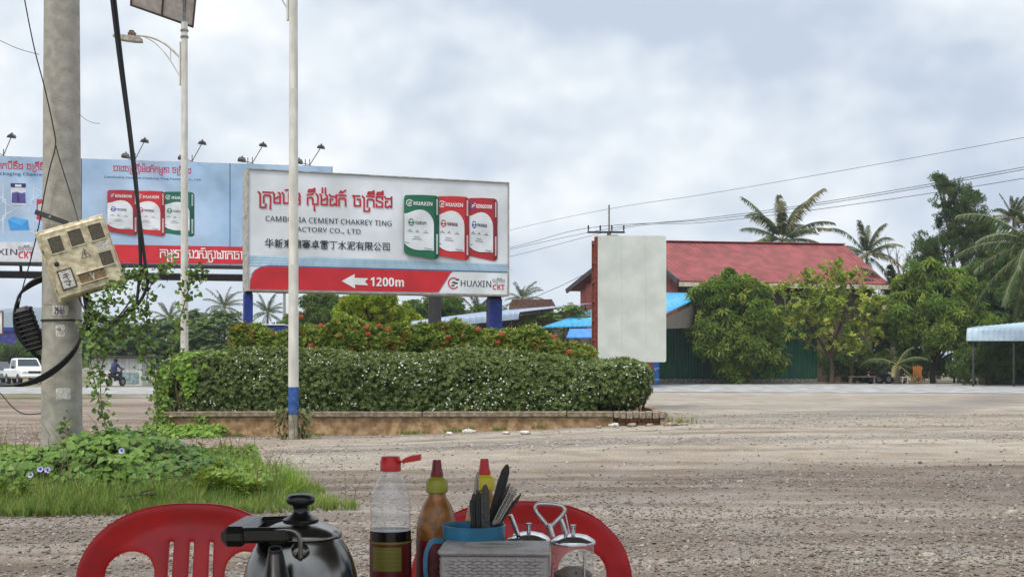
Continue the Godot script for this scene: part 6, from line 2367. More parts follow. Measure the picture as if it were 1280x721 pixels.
func loft(mb: MB, rows: Array) -> void:      # rows of [z, [Vector2 x,y ...]] half sections mirrored in x
	var p := []
	for r in rows:
		var ring := []
		for q in r[1]:
			ring.append(Vector3(q.x, q.y, r[0]))
		for i in range(r[1].size() - 1, -1, -1):
			var q: Vector2 = r[1][i]
			ring.append(Vector3(-q.x, q.y, r[0]))
		p.append(ring)
	for j in p.size() - 1:
		var n: int = p[j].size()
		for i in n:
			var i2 := (i + 1) % n
			var ctr: Vector3 = (p[j][i] + p[j][i2]) * 0.5
			mb.quad(p[j][i], p[j][i2], p[j + 1][i2], p[j + 1][i], Vector3(ctr.x, ctr.y - 0.7, 0))
	for e in [0, p.size() - 1]:
		var c := Vector3.ZERO
		for q in p[e]:
			c += q
		c /= p[e].size()
		for i in p[e].size():
			mb.flat(c, p[e][i], p[e][(i + 1) % p[e].size()], Vector3(0, 0, -1 if e == 0 else 1))

func make_pickup() -> void:
	var t := thing("pickup_truck", "white double cab pickup truck parked beyond the road behind the concrete pole", "pickup truck", on_ground(31, 86))
	t.rotation.y = deg_to_rad(34)
	var body := mat("car_white", rgb(226, 228, 228), 0.3)
	body.clearcoat_enabled = true
	var mb := MB.new()
	var sec := func(w: float, y0: float, y1: float) -> Array:
		return [Vector2(w * 0.9, y0), Vector2(w, y0 + 0.12), Vector2(w, y1 - 0.1), Vector2(w * 0.94, y1)]
	loft(mb, [[-2.5, sec.call(0.84, 0.5, 1.0)], [-2.45, sec.call(0.87, 0.42, 1.04)], [-0.9, sec.call(0.88, 0.4, 1.04)], [1.0, sec.call(0.88, 0.4, 1.05)], [2.2, sec.call(0.86, 0.42, 0.98)], [2.45, sec.call(0.78, 0.5, 0.9)]])
	part(t, "body", mb, body)
	mb = MB.new()
	loft(mb, [[-0.95, [Vector2(0.82, 1.03), Vector2(0.7, 1.66), Vector2(0.62, 1.7)]], [-0.8, [Vector2(0.83, 1.03), Vector2(0.7, 1.7), Vector2(0.62, 1.74)]], [0.35, [Vector2(0.83, 1.03), Vector2(0.7, 1.7), Vector2(0.62, 1.74)]], [1.05, [Vector2(0.84, 1.03), Vector2(0.82, 1.06), Vector2(0.78, 1.08)]]])
	part(t, "cab", mb, body)
	mb = MB.new()
	mb.quad(Vector3(-0.74, 1.1, 1.02), Vector3(0.74, 1.1, 1.02), Vector3(0.6, 1.68, 0.46), Vector3(-0.6, 1.68, 0.46), Vector3(0, 1, 1))
	part(t, "windscreen", mb, mat("car_glass", rgb(30, 38, 46), 0.1))
	for s in [-1.0, 1.0]:
		for q in [[-0.7, 0.02], [0.1, 0.72]]:
			mb = MB.new()
			mb.quad(Vector3(s * 0.84, 1.1, q[0]), Vector3(s * 0.84, 1.1, q[1] + (0.12 if q[0] > 0 else 0.0)), Vector3(s * 0.725, 1.62, q[1] - (0.28 if q[0] > 0 else 0.0)), Vector3(s * 0.725, 1.62, q[0]), Vector3(s, 0.2, 0))
			part(t, "side_window", mb, M.car_glass)
		mb = MB.new()
		mb.box(Vector3(s * 0.98, 1.12, 0.75), Vector3(0.18, 0.16, 0.1), 0.02)
		part(t, "mirror", mb, M.black_cable)
		mb = MB.new()
		mb.box(Vector3(s * 0.62, 0.82, 2.4), Vector3(0.3, 0.16, 0.12), 0.03)
		part(t, "headlight", mb, mat("lamp_glass", rgb(206, 210, 212), 0.15))
	mb = MB.new()
	mb.box(Vector3(0, 0.82, 2.43), Vector3(0.8, 0.16, 0.08), 0.02)
	part(t, "grille", mb, M.black_cable)
	mb = MB.new()
	mb.box(Vector3(0, 0.55, 2.42), Vector3(1.66, 0.2, 0.22), 0.05)
	part(t, "bumper", mb, body)
	mat("tyre", rgb(34, 34, 35), 0.9)
	for s in [-1.0, 1.0]:
		wheel(t, Vector3(s * 0.76, 0.36, 1.6), 0.38, 0.26)
		wheel(t, Vector3(s * 0.76, 0.36, -1.55), 0.38, 0.26)
	var c := thing("parked_car", "silver grey hatchback parked beside the white pickup", "car", on_ground(-3, 90))
	c.rotation.y = deg_to_rad(40)
	var sm := mat("car_silver", rgb(150, 154, 158), 0.3, null, 1.0, 0.4)
	mb = MB.new()
	loft(mb, [[-1.9, sec.call(0.74, 0.42, 0.9)], [-1.7, sec.call(0.83, 0.3, 0.98)], [0.8, sec.call(0.84, 0.28, 0.98)], [1.8, sec.call(0.8, 0.32, 0.82)], [2.0, sec.call(0.68, 0.4, 0.7)]])
	part(c, "body", mb, sm)
	mb = MB.new()
	loft(mb, [[-1.85, [Vector2(0.76, 0.95), Vector2(0.7, 1.1), Vector2(0.6, 1.14)]], [-1.2, [Vector2(0.78, 0.96), Vector2(0.62, 1.44), Vector2(0.55, 1.48)]], [0.2, [Vector2(0.78, 0.96), Vector2(0.62, 1.46), Vector2(0.55, 1.5)]], [1.05, [Vector2(0.78, 0.94), Vector2(0.74, 0.97), Vector2(0.7, 0.99)]]])
	part(c, "cabin", mb, M.car_glass)
	mb = MB.new()
	mb.box(Vector3(0, 1.49, -0.5), Vector3(1.12, 0.04, 1.4), 0.015)
	part(c, "roof", mb, sm)
	for s in [-1.0, 1.0]:
		wheel(c, Vector3(s * 0.72, 0.3, 1.25), 0.31, 0.2)
		wheel(c, Vector3(s * 0.72, 0.3, -1.2), 0.31, 0.2)
		mb = MB.new()
		mb.box(Vector3(s * 0.58, 0.7, 1.86), Vector3(0.26, 0.13, 0.12), 0.03)
		part(c, "headlight", mb, M.lamp_glass)

func motorbike(label: String, at: Vector3, turn: float, col: Color) -> Node3D:
	var t := thing("motorbike", label, "motorbike", at)
	t.rotation.y = turn
	for z in [-0.62, 0.62]:
		wheel(t, Vector3(0, 0.29, z), 0.29, 0.09)
	var mb := MB.new()
	var rows := []
	for q in [[-0.72, 0.62, 0.05, 0.05], [-0.5, 0.66, 0.11, 0.1], [-0.15, 0.6, 0.12, 0.13], [0.12, 0.48, 0.1, 0.14], [0.35, 0.62, 0.12, 0.2], [0.5, 0.85, 0.1, 0.12], [0.56, 0.98, 0.04, 0.05]]:
		var row := []
		for k in 10:
			row.append(Vector3(cos(TAU * k / 10) * q[2], q[1] + sin(TAU * k / 10) * q[3], q[0]))
		rows.append(row)
	mb.surf(rows, true)
	part(t, "fairing", mb, mat("bike_" + col.to_html(false), col, 0.35))
	mb = MB.new()
	mb.box(Vector3(0, 0.76, -0.3), Vector3(0.22, 0.09, 0.66), 0.03)
	part(t, "seat", mb, M.black_cable)
	mb = MB.new()
	mb.tube([Vector3(-0.32, 1.02, 0.38), Vector3(0, 0.98, 0.48), Vector3(0.32, 1.02, 0.38)], 0.018, 7)
	mb.tube([Vector3(0, 0.95, 0.5), Vector3(0, 0.3, 0.64)], 0.03, 7)
	part(t, "handlebar", mb, M.black_steel)
	mb = MB.new()
	mb.box(Vector3(0, 0.66, -0.78), Vector3(0.14, 0.1, 0.08), 0.02)
	part(t, "tail_light", mb, mat("tail_red", rgb(196, 48, 32), 0.3))
	mb = MB.new()
	mb.box(Vector3(0, 0.48, -0.8), Vector3(0.16, 0.14, 0.02), 0.004)
	part(t, "number_plate", mb, M.paper_white)
	return t

# smooth union of tapered capsules meshed as surface nets
func body_mesh(bones: Array, cell: float, col: Array) -> MB:
	var lo := Vector3(1e9, 1e9, 1e9)
	var hi := -lo
	for b in bones:
		for p in [b[0], b[1]]:
			lo = lo.min(p - Vector3.ONE * 0.25)
			hi = hi.max(p + Vector3.ONE * 0.25)
	var nx := int((hi.x - lo.x) / cell) + 2
	var ny := int((hi.y - lo.y) / cell) + 2
	var nzz := int((hi.z - lo.z) / cell) + 2
	var f := PackedFloat32Array()
	f.resize(nx * ny * nzz)
	var sd := func(p: Vector3) -> float:
		var s := 0.0
		for b in bones:
			var ab: Vector3 = b[1] - b[0]
			var t := clampf((p - b[0]).dot(ab) / maxf(ab.length_squared(), 1e-6), 0, 1)
			var d: float = p.distance_to(b[0] + ab * t) - lerpf(b[2], b[3], t)
			s += exp(-d * 40.0)
		return -log(maxf(s, 1e-30)) / 40.0
	for k in nzz:
		for j in ny:
			for i in nx:
				f[(k * ny + j) * nx + i] = sd.call(lo + Vector3(i, j, k) * cell)
	var vid := {}
	var mb := MB.new()
	for k in nzz - 1:
		for j in ny - 1:
			for i in nx - 1:
				var s := Vector3.ZERO
				var c := 0
				for e in [[0, 0, 0, 1, 0, 0], [0, 1, 0, 1, 1, 0], [0, 0, 1, 1, 0, 1], [0, 1, 1, 1, 1, 1], [0, 0, 0, 0, 1, 0], [1, 0, 0, 1, 1, 0], [0, 0, 1, 0, 1, 1], [1, 0, 1, 1, 1, 1], [0, 0, 0, 0, 0, 1], [1, 0, 0, 1, 0, 1], [0, 1, 0, 0, 1, 1], [1, 1, 0, 1, 1, 1]]:
					var a := f[((k + e[2]) * ny + j + e[1]) * nx + i + e[0]]
					var b := f[((k + e[5]) * ny + j + e[4]) * nx + i + e[3]]
					if (a < 0) != (b < 0):
						var t := a / (a - b)
						s += Vector3(i + lerpf(e[0], e[3], t), j + lerpf(e[1], e[4], t), k + lerpf(e[2], e[5], t))
						c += 1
				if c > 0:
					vid[(k * ny + j) * nx + i] = lo + s / c * cell
	var grad := func(p: Vector3) -> Vector3:
		var h := cell * 0.5
		return Vector3(sd.call(p + Vector3(h, 0, 0)) - sd.call(p - Vector3(h, 0, 0)), sd.call(p + Vector3(0, h, 0)) - sd.call(p - Vector3(0, h, 0)), sd.call(p + Vector3(0, 0, h)) - sd.call(p - Vector3(0, 0, h))).normalized()
	for k in range(1, nzz - 1):
		for j in range(1, ny - 1):
			for i in range(1, nx - 1):
				var a := f[(k * ny + j) * nx + i]
				for ax in 3:
					var step := Vector3i(1 if ax == 0 else 0, 1 if ax == 1 else 0, 1 if ax == 2 else 0)
					var b := f[((k + step.z) * ny + j + step.y) * nx + i + step.x]
					if (a < 0) == (b < 0):
						continue
					var u := Vector3i(0, 1, 0) if ax == 0 else (Vector3i(0, 0, 1) if ax == 1 else Vector3i(1, 0, 0))
					var w := Vector3i(0, 0, 1) if ax == 0 else (Vector3i(1, 0, 0) if ax == 1 else Vector3i(0, 1, 0))
					var q := []
					for o in [Vector3i.ZERO, u, u + w, w]:
						var r: Vector3i = Vector3i(i, j, k) - o
						q.append(vid.get((r.z * ny + r.y) * nx + r.x))
					if q.has(null):
						continue
					var g := [grad.call(q[0]), grad.call(q[1]), grad.call(q[2]), grad.call(q[3])]
					mb.col = col[0]
					var m: Vector3 = (q[0] + q[2]) * 0.5
					for z in col[1]:
						if m.distance_to(z[0]) < z[1]:
							mb.col = z[2]
					mb.tri(q[0], q[1], q[2], g[0], g[1], g[2])
					mb.tri(q[0], q[2], q[3], g[0], g[2], g[3])
	return mb

func make_vehicles() -> void:
	make_pickup()
	var at := on_ground(144, 76)
	var bk := motorbike("motorbike with a red tail light ridden past the white kiosk", at, deg_to_rad(160), rgb(40, 42, 50))
	var ps := thing("person", "person in a navy jacket and dark helmet riding the motorbike past the kiosk", "person", at + Vector3(0, 0.0, 0))
	ps.rotation.y = bk.rotation.y
	var bones := [
		[Vector3(0, 0.84, -0.22), Vector3(0, 1.12, -0.16), 0.16, 0.17], [Vector3(0, 1.12, -0.16), Vector3(0, 1.32, -0.08), 0.17, 0.13], [Vector3(0, 1.34, -0.07), Vector3(0, 1.45, -0.04), 0.06, 0.06], [Vector3(0, 1.54, -0.01), Vector3(0, 1.58, -0.02), 0.13, 0.13],
		[Vector3(0.18, 1.32, -0.08), Vector3(0.27, 1.1, 0.08), 0.065, 0.052], [Vector3(0.27, 1.1, 0.08), Vector3(0.3, 1.05, 0.33), 0.05, 0.04], [Vector3(0.3, 1.05, 0.33), Vector3(0.3, 1.04, 0.42), 0.04, 0.035],
		[Vector3(-0.18, 1.32, -0.08), Vector3(-0.27, 1.1, 0.08), 0.065, 0.052], [Vector3(-0.27, 1.1, 0.08), Vector3(-0.3, 1.05, 0.33), 0.05, 0.04], [Vector3(-0.3, 1.05, 0.33), Vector3(-0.3, 1.04, 0.42), 0.04, 0.035],
		[Vector3(0.1, 0.86, -0.2), Vector3(0.19, 0.8, 0.24), 0.1, 0.07], [Vector3(0.19, 0.8, 0.24), Vector3(0.17, 0.4, 0.1), 0.065, 0.045], [Vector3(0.17, 0.36, 0.08), Vector3(0.18, 0.33, 0.26), 0.045, 0.035],
		[Vector3(-0.1, 0.86, -0.2), Vector3(-0.19, 0.8, 0.24), 0.1, 0.07], [Vector3(-0.19, 0.8, 0.24), Vector3(-0.17, 0.4, 0.1), 0.065, 0.045], [Vector3(-0.17, 0.36, 0.08), Vector3(-0.18, 0.33, 0.26), 0.045, 0.035]]
	var pm := mat("clothes", Color.WHITE, 0.8)
	pm.vertex_color_use_as_albedo = true
	var mb := body_mesh(bones, 0.045, [lin(34, 44, 78), [[Vector3(0.3, 1.04, 0.4), 0.09, lin(150, 110, 86)], [Vector3(-0.3, 1.04, 0.4), 0.09, lin(150, 110, 86)], [Vector3(0.17, 0.6, 0.15), 0.35, lin(40, 42, 50)], [Vector3(-0.17, 0.6, 0.15), 0.35, lin(40, 42, 50)], [Vector3(0, 1.42, -0.02), 0.07, lin(150, 110, 86)], [Vector3(0, 1.58, -0.01), 0.16, lin(26, 28, 34)]]])
	part(ps, "body", mb, pm)
	motorbike("dark motorbike parked under the trees beside the low yellow palm", on_ground(1100, 72), deg_to_rad(115), rgb(36, 38, 40))
	motorbike("black and white motorbike parked under the trees against the dark trunk", on_ground(1114, 72.6), deg_to_rad(60), rgb(190, 192, 190))
	# low table and stacked timber under the trees
	var t := thing("wooden_bench", "low plank bench in the shade under the trees", "bench", on_ground(1078, 71.5))
	mb = MB.new()
	mb.box(Vector3(0, 0.42, 0), Vector3(1.5, 0.05, 0.5), 0.01)
	part(t, "seat", mb, M.grey_board)
	for sx in [-0.65, 0.65]:
		mb = MB.new()
		mb.box(Vector3(sx, 0.19, 0), Vector3(0.07, 0.42, 0.45), 0.01)
		part(t, "leg", mb, M.grey_board)
	t = thing("orange_chair", "orange wooden chair standing by the road under the mango tree", "chair", on_ground(1146, 71.2))
	var ow := mat("orange_wood", rgb(206, 124, 58), 0.6, T.blotch, 2.0)
	mb = MB.new()
	mb.box(Vector3(0, 0.42, 0), Vector3(0.48, 0.05, 0.45), 0.01)
	part(t, "seat", mb, ow)
	for i in 5:
		mb = MB.new()
		mb.box(Vector3(-0.2 + i * 0.1, 0.72, 0.2), Vector3(0.075, 0.58 + 0.08 * sin(i * PI / 4), 0.025), 0.006)
		part(t, "back_slat", mb, ow)
	for sx in [-0.2, 0.2]:
		for sz in [-0.2, 0.2]:
			mb = MB.new()
			mb.box(Vector3(sx, 0.19, sz), Vector3(0.05, 0.42, 0.05), 0.006)
			part(t, "leg", mb, ow)
	t = thing("cream_stool", "small cream stool beside the orange chair", "stool", on_ground(1131, 71.0))
	mb = MB.new()
	mb.box(Vector3(0, 0.4, 0), Vector3(0.34, 0.05, 0.34), 0.02)
	part(t, "seat", mb, M.cream_board)
	for sx in [-0.13, 0.13]:
		for sz in [-0.13, 0.13]:
			mb = MB.new()
			mb.tube([Vector3(sx * 1.2, 0, sz * 1.2), Vector3(sx, 0.39, sz)], 0.022, 8)
			part(t, "leg", mb, M.cream_board)

# ------------------------------------------------------------------ trees beyond
func make_trees() -> void:
	var pl := leafy("palm_leaf", 0.5, 0.35)
	var mg := {"c0": lin(88, 112, 50), "c1": lin(126, 150, 70), "c2": lin(168, 180, 90), "size": 0.40, "dens": 12.0, "leaf": "mango", "trunk": 0.16, "fork": 1.3, "group": "trees along the far side of the road", "flush": 0.14, "gap": -0.13}
	tree("mango_tree", "dense mango tree standing before the green sheet fence, leafy down to the ground", on_ground(915, 71), [[0, 3.9, 0, 1.9, 1.7, 1.8], [-1.5, 2.6, 0.3, 1.3, 1.4, 1.3], [1.5, 2.7, 0.2, 1.5, 1.5, 1.4], [0.2, 1.6, 0.9, 1.5, 1.3, 1.1], [0.9, 4.9, 0, 1.2, 1.0, 1.2], [-1.0, 4.6, -0.2, 1.2, 1.1, 1.1], [2.1, 1.4, 0.2, 0.9, 1.2, 0.9], [0.0, 5.6, 0, 0.8, 0.6, 0.8], [0.1, 0.7, 0.7, 1.1, 0.7, 0.8]], mg)
	var lm := {"c0": lin(112, 134, 56), "c1": lin(156, 168, 74), "c2": lin(190, 194, 96), "size": 0.27, "dens": 9.5, "leaf": "broad", "trunk": 0.13, "fork": 1.6, "group": "trees along the far side of the road", "flush": 0.25, "gap": -0.05, "lift": 0.7}
	tree("fruit_tree", "open yellow-green tree with thin upright branches before the end of the red roof", on_ground(1040, 72), [[-0.4, 4.4, 0, 1.5, 1.5, 1.3], [0.9, 4.0, 0.2, 1.4, 1.4, 1.2], [-1.2, 3.0, 0.3, 1.2, 1.2, 1.1], [1.6, 2.7, 0, 1.1, 1.2, 1.0], [0.1, 6.0, 0, 0.9, 1.1, 0.9], [-1.1, 5.6, 0, 0.7, 0.9, 0.7], [1.2, 5.4, 0, 0.8, 0.8, 0.8], [0.0, 2.6, 0.5, 1.3, 1.2, 1.0], [-2.3, 4.6, 0.2, 1.1, 1.2, 1.0], [-2.6, 3.2, 0.2, 0.9, 1.1, 0.9], [2.2, 4.2, 0, 0.9, 1.0, 0.9]], lm)
	var mg2 := mg.duplicate()
	mg2.c0 = lin(92, 118, 54); mg2.c1 = lin(136, 158, 76); mg2.flush = 0.2; mg2.bark = "dark_bark"
	tree("mango_tree", "broad mango tree with some yellow leaf tips over the orange chair", on_ground(1168, 73), [[0, 4.4, 0, 2.0, 1.7, 1.8], [-1.7, 3.5, 0.3, 1.5, 1.4, 1.3], [1.5, 3.4, 0.3, 1.5, 1.5, 1.4], [0.1, 2.7, 0.9, 1.6, 1.1, 1.1], [1.0, 5.6, 0, 1.3, 1.0, 1.2], [-1.0, 5.5, -0.2, 1.3, 1.1, 1.1], [2.2, 2.3, 0.1, 1.0, 1.1, 0.9], [0.0, 6.3, 0, 0.9, 0.7, 0.8]], mg2)
	var dk := {"c0": lin(76, 100, 54), "c1": lin(104, 128, 70), "size": 0.34, "dens": 10.0, "leaf": "hang", "trunk": 0.22, "fork": 5.0, "group": "trees along the far side of the road", "gap": -0.2}
	tree("tall_tree", "tall drooping dark green tree rising above the mango trees beside the bare tree", on_ground(1203, 92), [[0.0, 11.0, 0, 1.9, 1.8, 1.7], [1.3, 9.6, 0, 2.0, 1.8, 2.0], [-1.0, 13.0, 0, 1.2, 1.2, 1.1], [-1.7, 14.2, 0, 0.7, 0.6, 0.7], [0.4, 12.8, 0, 1.3, 1.1, 1.2], [2.3, 8.2, 0, 1.5, 1.4, 1.4], [-1.4, 9.2, 0, 1.8, 1.4, 1.6], [-2.6, 8.6, 0, 1.1, 1.1, 1.1]], dk)
	var bg := {"c0": lin(78, 102, 52), "c1": lin(112, 136, 68), "size": 0.38, "dens": 9.0, "leaf": "mango", "trunk": 0.2, "fork": 1.8, "group": "trees along the far side of the road", "gap": -0.3}
	tree("shade_tree", "dark leafy tree filling the gap behind the broad mango tree", on_ground(1118, 84), [[0, 3.8, 0, 2.3, 2.0, 1.9], [-1.6, 2.4, 0, 1.6, 1.5, 1.5], [1.8, 4.4, 0, 2.0, 1.9, 1.7], [0.3, 1.6, 0.6, 2.0, 1.2, 1.3], [3.4, 5.6, 0, 1.9, 1.6, 1.7]], bg)
	tree("shade_tree", "dark leafy tree behind the pale blue awning", on_ground(1252, 82), [[0, 4.4, 0, 2.6, 2.2, 2.0], [-1.8, 3.0, 0, 1.8, 1.7, 1.5], [2.3, 4.6, 0, 2.2, 2.1, 1.8], [0.2, 6.6, 0, 1.9, 1.5, 1.6], [1.9, 8.0, 0, 1.7, 1.4, 1.4], [-1.6, 6.0, 0, 1.5, 1.4, 1.4]], bg)
	var bsh := {"c0": lin(74, 96, 52), "c1": lin(106, 126, 68), "size": 0.24, "dens": 12.0, "leaf": "mango", "trunk": 0.06, "fork": 0.5, "group": "bushes along the far side of the road", "gap": -0.35}
	tree("bush", "dark bush under the pale blue awning", on_ground(1236, 67), [[0, 1.2, 0, 1.5, 1.2, 1.1], [1.4, 1.0, 0, 1.2, 1.0, 1.0], [-1.1, 0.8, 0.2, 0.9, 0.8, 0.8], [2.8, 1.2, 0, 1.4, 1.2, 1.0]], bsh)
	tree("bush", "low leafy bush between the green fence end and the shaded trunk", on_ground(1062, 76), [[0, 1.2, 0, 1.3, 1.3, 1.0], [0.9, 0.7, 0.3, 0.9, 0.8, 0.8], [-0.9, 0.9, 0, 0.9, 1.0, 0.8], [2.6, 0.9, 0.0, 1.1, 1.0, 0.9]], bsh)
	tree("bush", "low bush in the shade right of the orange chair", on_ground(1192, 76), [[0, 0.8, 0, 1.3, 0.8, 0.8], [1.6, 1.0, 0, 1.1, 1.0, 0.8], [-1.5, 0.7, 0, 1.1, 0.8, 0.8]], bsh)
	# left background
	var ly := {"c0": lin(76, 100, 50), "c1": lin(108, 132, 66), "size": 0.5, "dens": 8.0, "leaf": "spray", "trunk": 0.2, "fork": 1.4, "group": "layered trees beyond the far road", "gap": -0.3, "lift": 1.6}
	for q in [[275, 98, "layered spreading tree left of the blue billboard post, beyond the planter", 1.0], [205, 102, "layered spreading tree behind the white lamp post and climbing vine", 0.95], [138, 100, "layered spreading tree above the white kiosk", 0.85], [318, 108, "layered spreading tree right behind the blue billboard post", 0.8], [240, 112, "taller layered tree behind the pair of layered trees", 1.15]]:
		var s: float = q[3]
		tree("layered_tree", q[2], on_ground(q[0], q[1]), [[0, 4.3 * s, 0, 2.0, 0.6, 1.8], [-1.6, 3.4 * s, 0.4, 1.8, 0.55, 1.5], [1.7, 3.5 * s, 0.2, 1.9, 0.55, 1.6], [0, 2.6 * s, 0.8, 2.2, 0.6, 1.5], [-2.0, 2.3 * s, 0, 1.6, 0.6, 1.3], [2.2, 2.4 * s, 0, 1.7, 0.6, 1.4], [0.2, 1.5 * s, 0.6, 2.4, 0.7, 1.4], [0.4, 4.9 * s, 0, 1.2, 0.4, 1.1]], ly)
	var lime := {"c0": lin(112, 136, 36), "c1": lin(166, 180, 60), "c2": lin(196, 200, 90), "size": 0.24, "dens": 13.0, "leaf": "mango", "trunk": 0.13, "fork": 1.6, "flush": 0.2, "gap": -0.3}
	tree("lime_green_tree", "bright yellow-green round tree under the middle of the white billboard", on_ground(463, 56), [[0, 3.2, 0, 1.2, 1.1, 1.0], [-1.0, 2.8, 0.1, 1.0, 1.1, 0.9], [1.1, 2.7, 0.1, 1.1, 1.1, 0.9], [0.4, 4.0, 0, 0.8, 0.6, 0.8], [-0.7, 3.8, 0, 0.8, 0.6, 0.7], [0.1, 2.2, 0.5, 1.3, 0.8, 0.8]], lime)
	bg.group = "trees behind the white billboard"
	for q in [[400, 82, "dull green tree between the far power pole and the lime green tree", 1.0], [545, 84, "dark tree behind the black billboard column", 1.0], [600, 92, "dark tree behind the right blue billboard post", 0.95], [505, 88, "dark tree behind the lime green tree's right side", 0.95], [440, 100, "dull tree far behind the lime green tree", 1.1]]:
		var s: float = q[3]
		tree("shade_tree", q[2], on_ground(q[0], q[1]), [[0, 4.2 * s, 0, 1.8, 1.4, 1.5], [-1.6, 3.4 * s, 0, 1.5, 1.4, 1.3], [1.7, 3.5 * s, 0, 1.5, 1.5, 1.3], [0, 2.2 * s, 0.4, 2.0, 1.2, 1.2], [0.5, 5.0 * s, 0, 1.2, 0.8, 1.1]], bg)
	tree("lacy_tree", "flat topped lacy tree beside the brown tiled house, before the maroon gable", on_ground(705, 64), [[0, 3.7, 0, 1.2, 0.35, 1.0], [-1.1, 3.2, 0.2, 1.0, 0.3, 0.9], [0.8, 3.3, 0.1, 0.9, 0.35, 0.9], [-0.1, 2.7, 0.3, 1.3, 0.35, 0.9], [-1.4, 2.5, 0.2, 0.9, 0.3, 0.7], [-0.5, 2.1, 0.3, 1.4, 0.4, 0.9]], {"c0": lin(84, 108, 50), "c1": lin(124, 142, 72), "size": 0.34, "dens": 7.0, "leaf": "spray", "trunk": 0.08, "fork": 1.4, "lift": 1.6, "gap": -0.15})
	tree("shade_tree", "dark round tree behind the white pickup", on_ground(40, 118), [[0, 2.4, 0, 1.7, 1.4, 1.4], [-1.8, 1.9, 0, 1.5, 1.3, 1.3], [1.6, 1.7, 0, 1.4, 1.2, 1.2], [3.2, 2.6, 0, 1.6, 1.6, 1.3], [-3.4, 1.4, 0, 1.5, 1.0, 1.2]], bg)
	# palms
	palm("coconut_palm", "large coconut palm with a wind swept crown behind the red roof ridge", on_ground(984, 108), 11.6, 1.55, 24, Vector2(-0.4, 0), 0.0, 0.1)
	palm("coconut_palm", "smaller coconut palm right of the large one behind the red roof", on_ground(1080, 118), 11.2, 1.25, 20, Vector2(0.3, 0))
	palm("coconut_palm", "coconut palm crown spreading between the fruit tree and the broad mango tree", on_ground(1116, 80), 5.2, 1.0, 20, Vector2(0.2, 0))
	palm("coconut_palm", "tall palm hanging its long fronds over the pale blue awning", on_ground(1306, 60), 6.7, 1.15, 24, Vector2(-0.4, 0), 0.35, 0.0)
	palm("coconut_palm", "far palm with a round crown beside the tall drooping tree", on_ground(1268, 118), 14.6, 0.85, 24, Vector2(0, 0))
	palm("coconut_palm", "young low palm with yellowing fronds arching over the parked motorbikes", on_ground(1122, 71), 1.1, 0.62, 9, Vector2(0, 0), 0.2)
	palm("coconut_palm", "far palm standing left of the blue billboard post", on_ground(280, 160), 8.6, 0.95, 22, Vector2(0, 0))
	palm("coconut_palm", "far palm behind the white lamp post", on_ground(211, 150), 6.8, 0.85, 20, Vector2(0, 0))
	palm("coconut_palm", "far palm beside the far power pole", on_ground(334, 150), 7.4, 0.9, 20, Vector2(0, 0))
	palm("coconut_palm", "far palm above the brown tiled house", on_ground(653, 150), 8.9, 0.85, 22, Vector2(0, 0))
	palm("coconut_palm", "far palm behind the right blue billboard post", on_ground(590, 120), 6.0, 0.85, 20, Vector2(0.6, 0), 0.1)
	palm("coconut_palm", "far palm behind the lime green tree", on_ground(410, 150), 7.6, 0.85, 18, Vector2(0, 0))
	# leafless tree
	var t := thing("bare_tree", "leafless grey tree with fine twigs between the smaller palm and the tall drooping tree", "tree", on_ground(1126, 104))
	var mb := MB.new()
	mb.tube([Vector3(0, -0.2, 0), Vector3(0.1, 5, 0), Vector3(0, 8.4, 0)], [0.16, 0.12, 0.08], 7)
	part(t, "trunk", mb, M.bark)
	mb = MB.new()
	for i in 16:
		var a := i * 2.4
		var b := Vector3(0, 6.2 + i * 0.14, 0)
		var e := b + Vector3(cos(a) * rr(0.6, 1.6), rr(1.6, 3.4), sin(a) * rr(0.5, 1.2))
		mb.tube([b, b.lerp(e, 0.5) + Vector3(cos(a) * 0.15, -0.1, 0), e], [0.045, 0.03, 0.014], 5, false)
		for k in 5:
			var s := b.lerp(e, rr(0.35, 0.95))
			mb.tube([s, s + Vector3(rr(-0.5, 0.5), rr(0.3, 0.9), rr(-0.4, 0.4))], [0.018, 0.008], 4, false)
	part(t, "twigs", mb, M.bark)
	# distant hills
	mb = MB.new()
	for r in [[1500.0, 0.0, 1.0], [2100.0, 40.0, 1.55]]:
		var rows := []
		for j in 5:
			var row := []
			for i in 61:
				var px := -900.0 + i * 33.0
				var k := 74.0 * exp(-pow((px + 40.0) / 210.0, 2.0)) + 26.0 * exp(-pow((px - 330.0) / 160.0, 2.0)) + 34.0 * exp(-pow((px + 560.0) / 200.0, 2.0)) + 10.0 + 9.0 * nz.get_noise_1d(px * 0.9 + r[1]) + 3.0 * nz.get_noise_1d(px * 4.0)
				var d: float = r[0] + j * 90.0
				var hgt: float = maxf(0.0, k) * r[0] / F * [0.0, 0.5, 0.85, 1.0, 0.6][j]
				row.append(Vector3((px - CX) * r[0] / F, hgt - 1.0, -d))
			rows.append(row)
		mb.surf(rows)
	struct("hills", mb, mat("hill_forest", rgb(66, 92, 92), 0.95, T.blotch, 0.004))

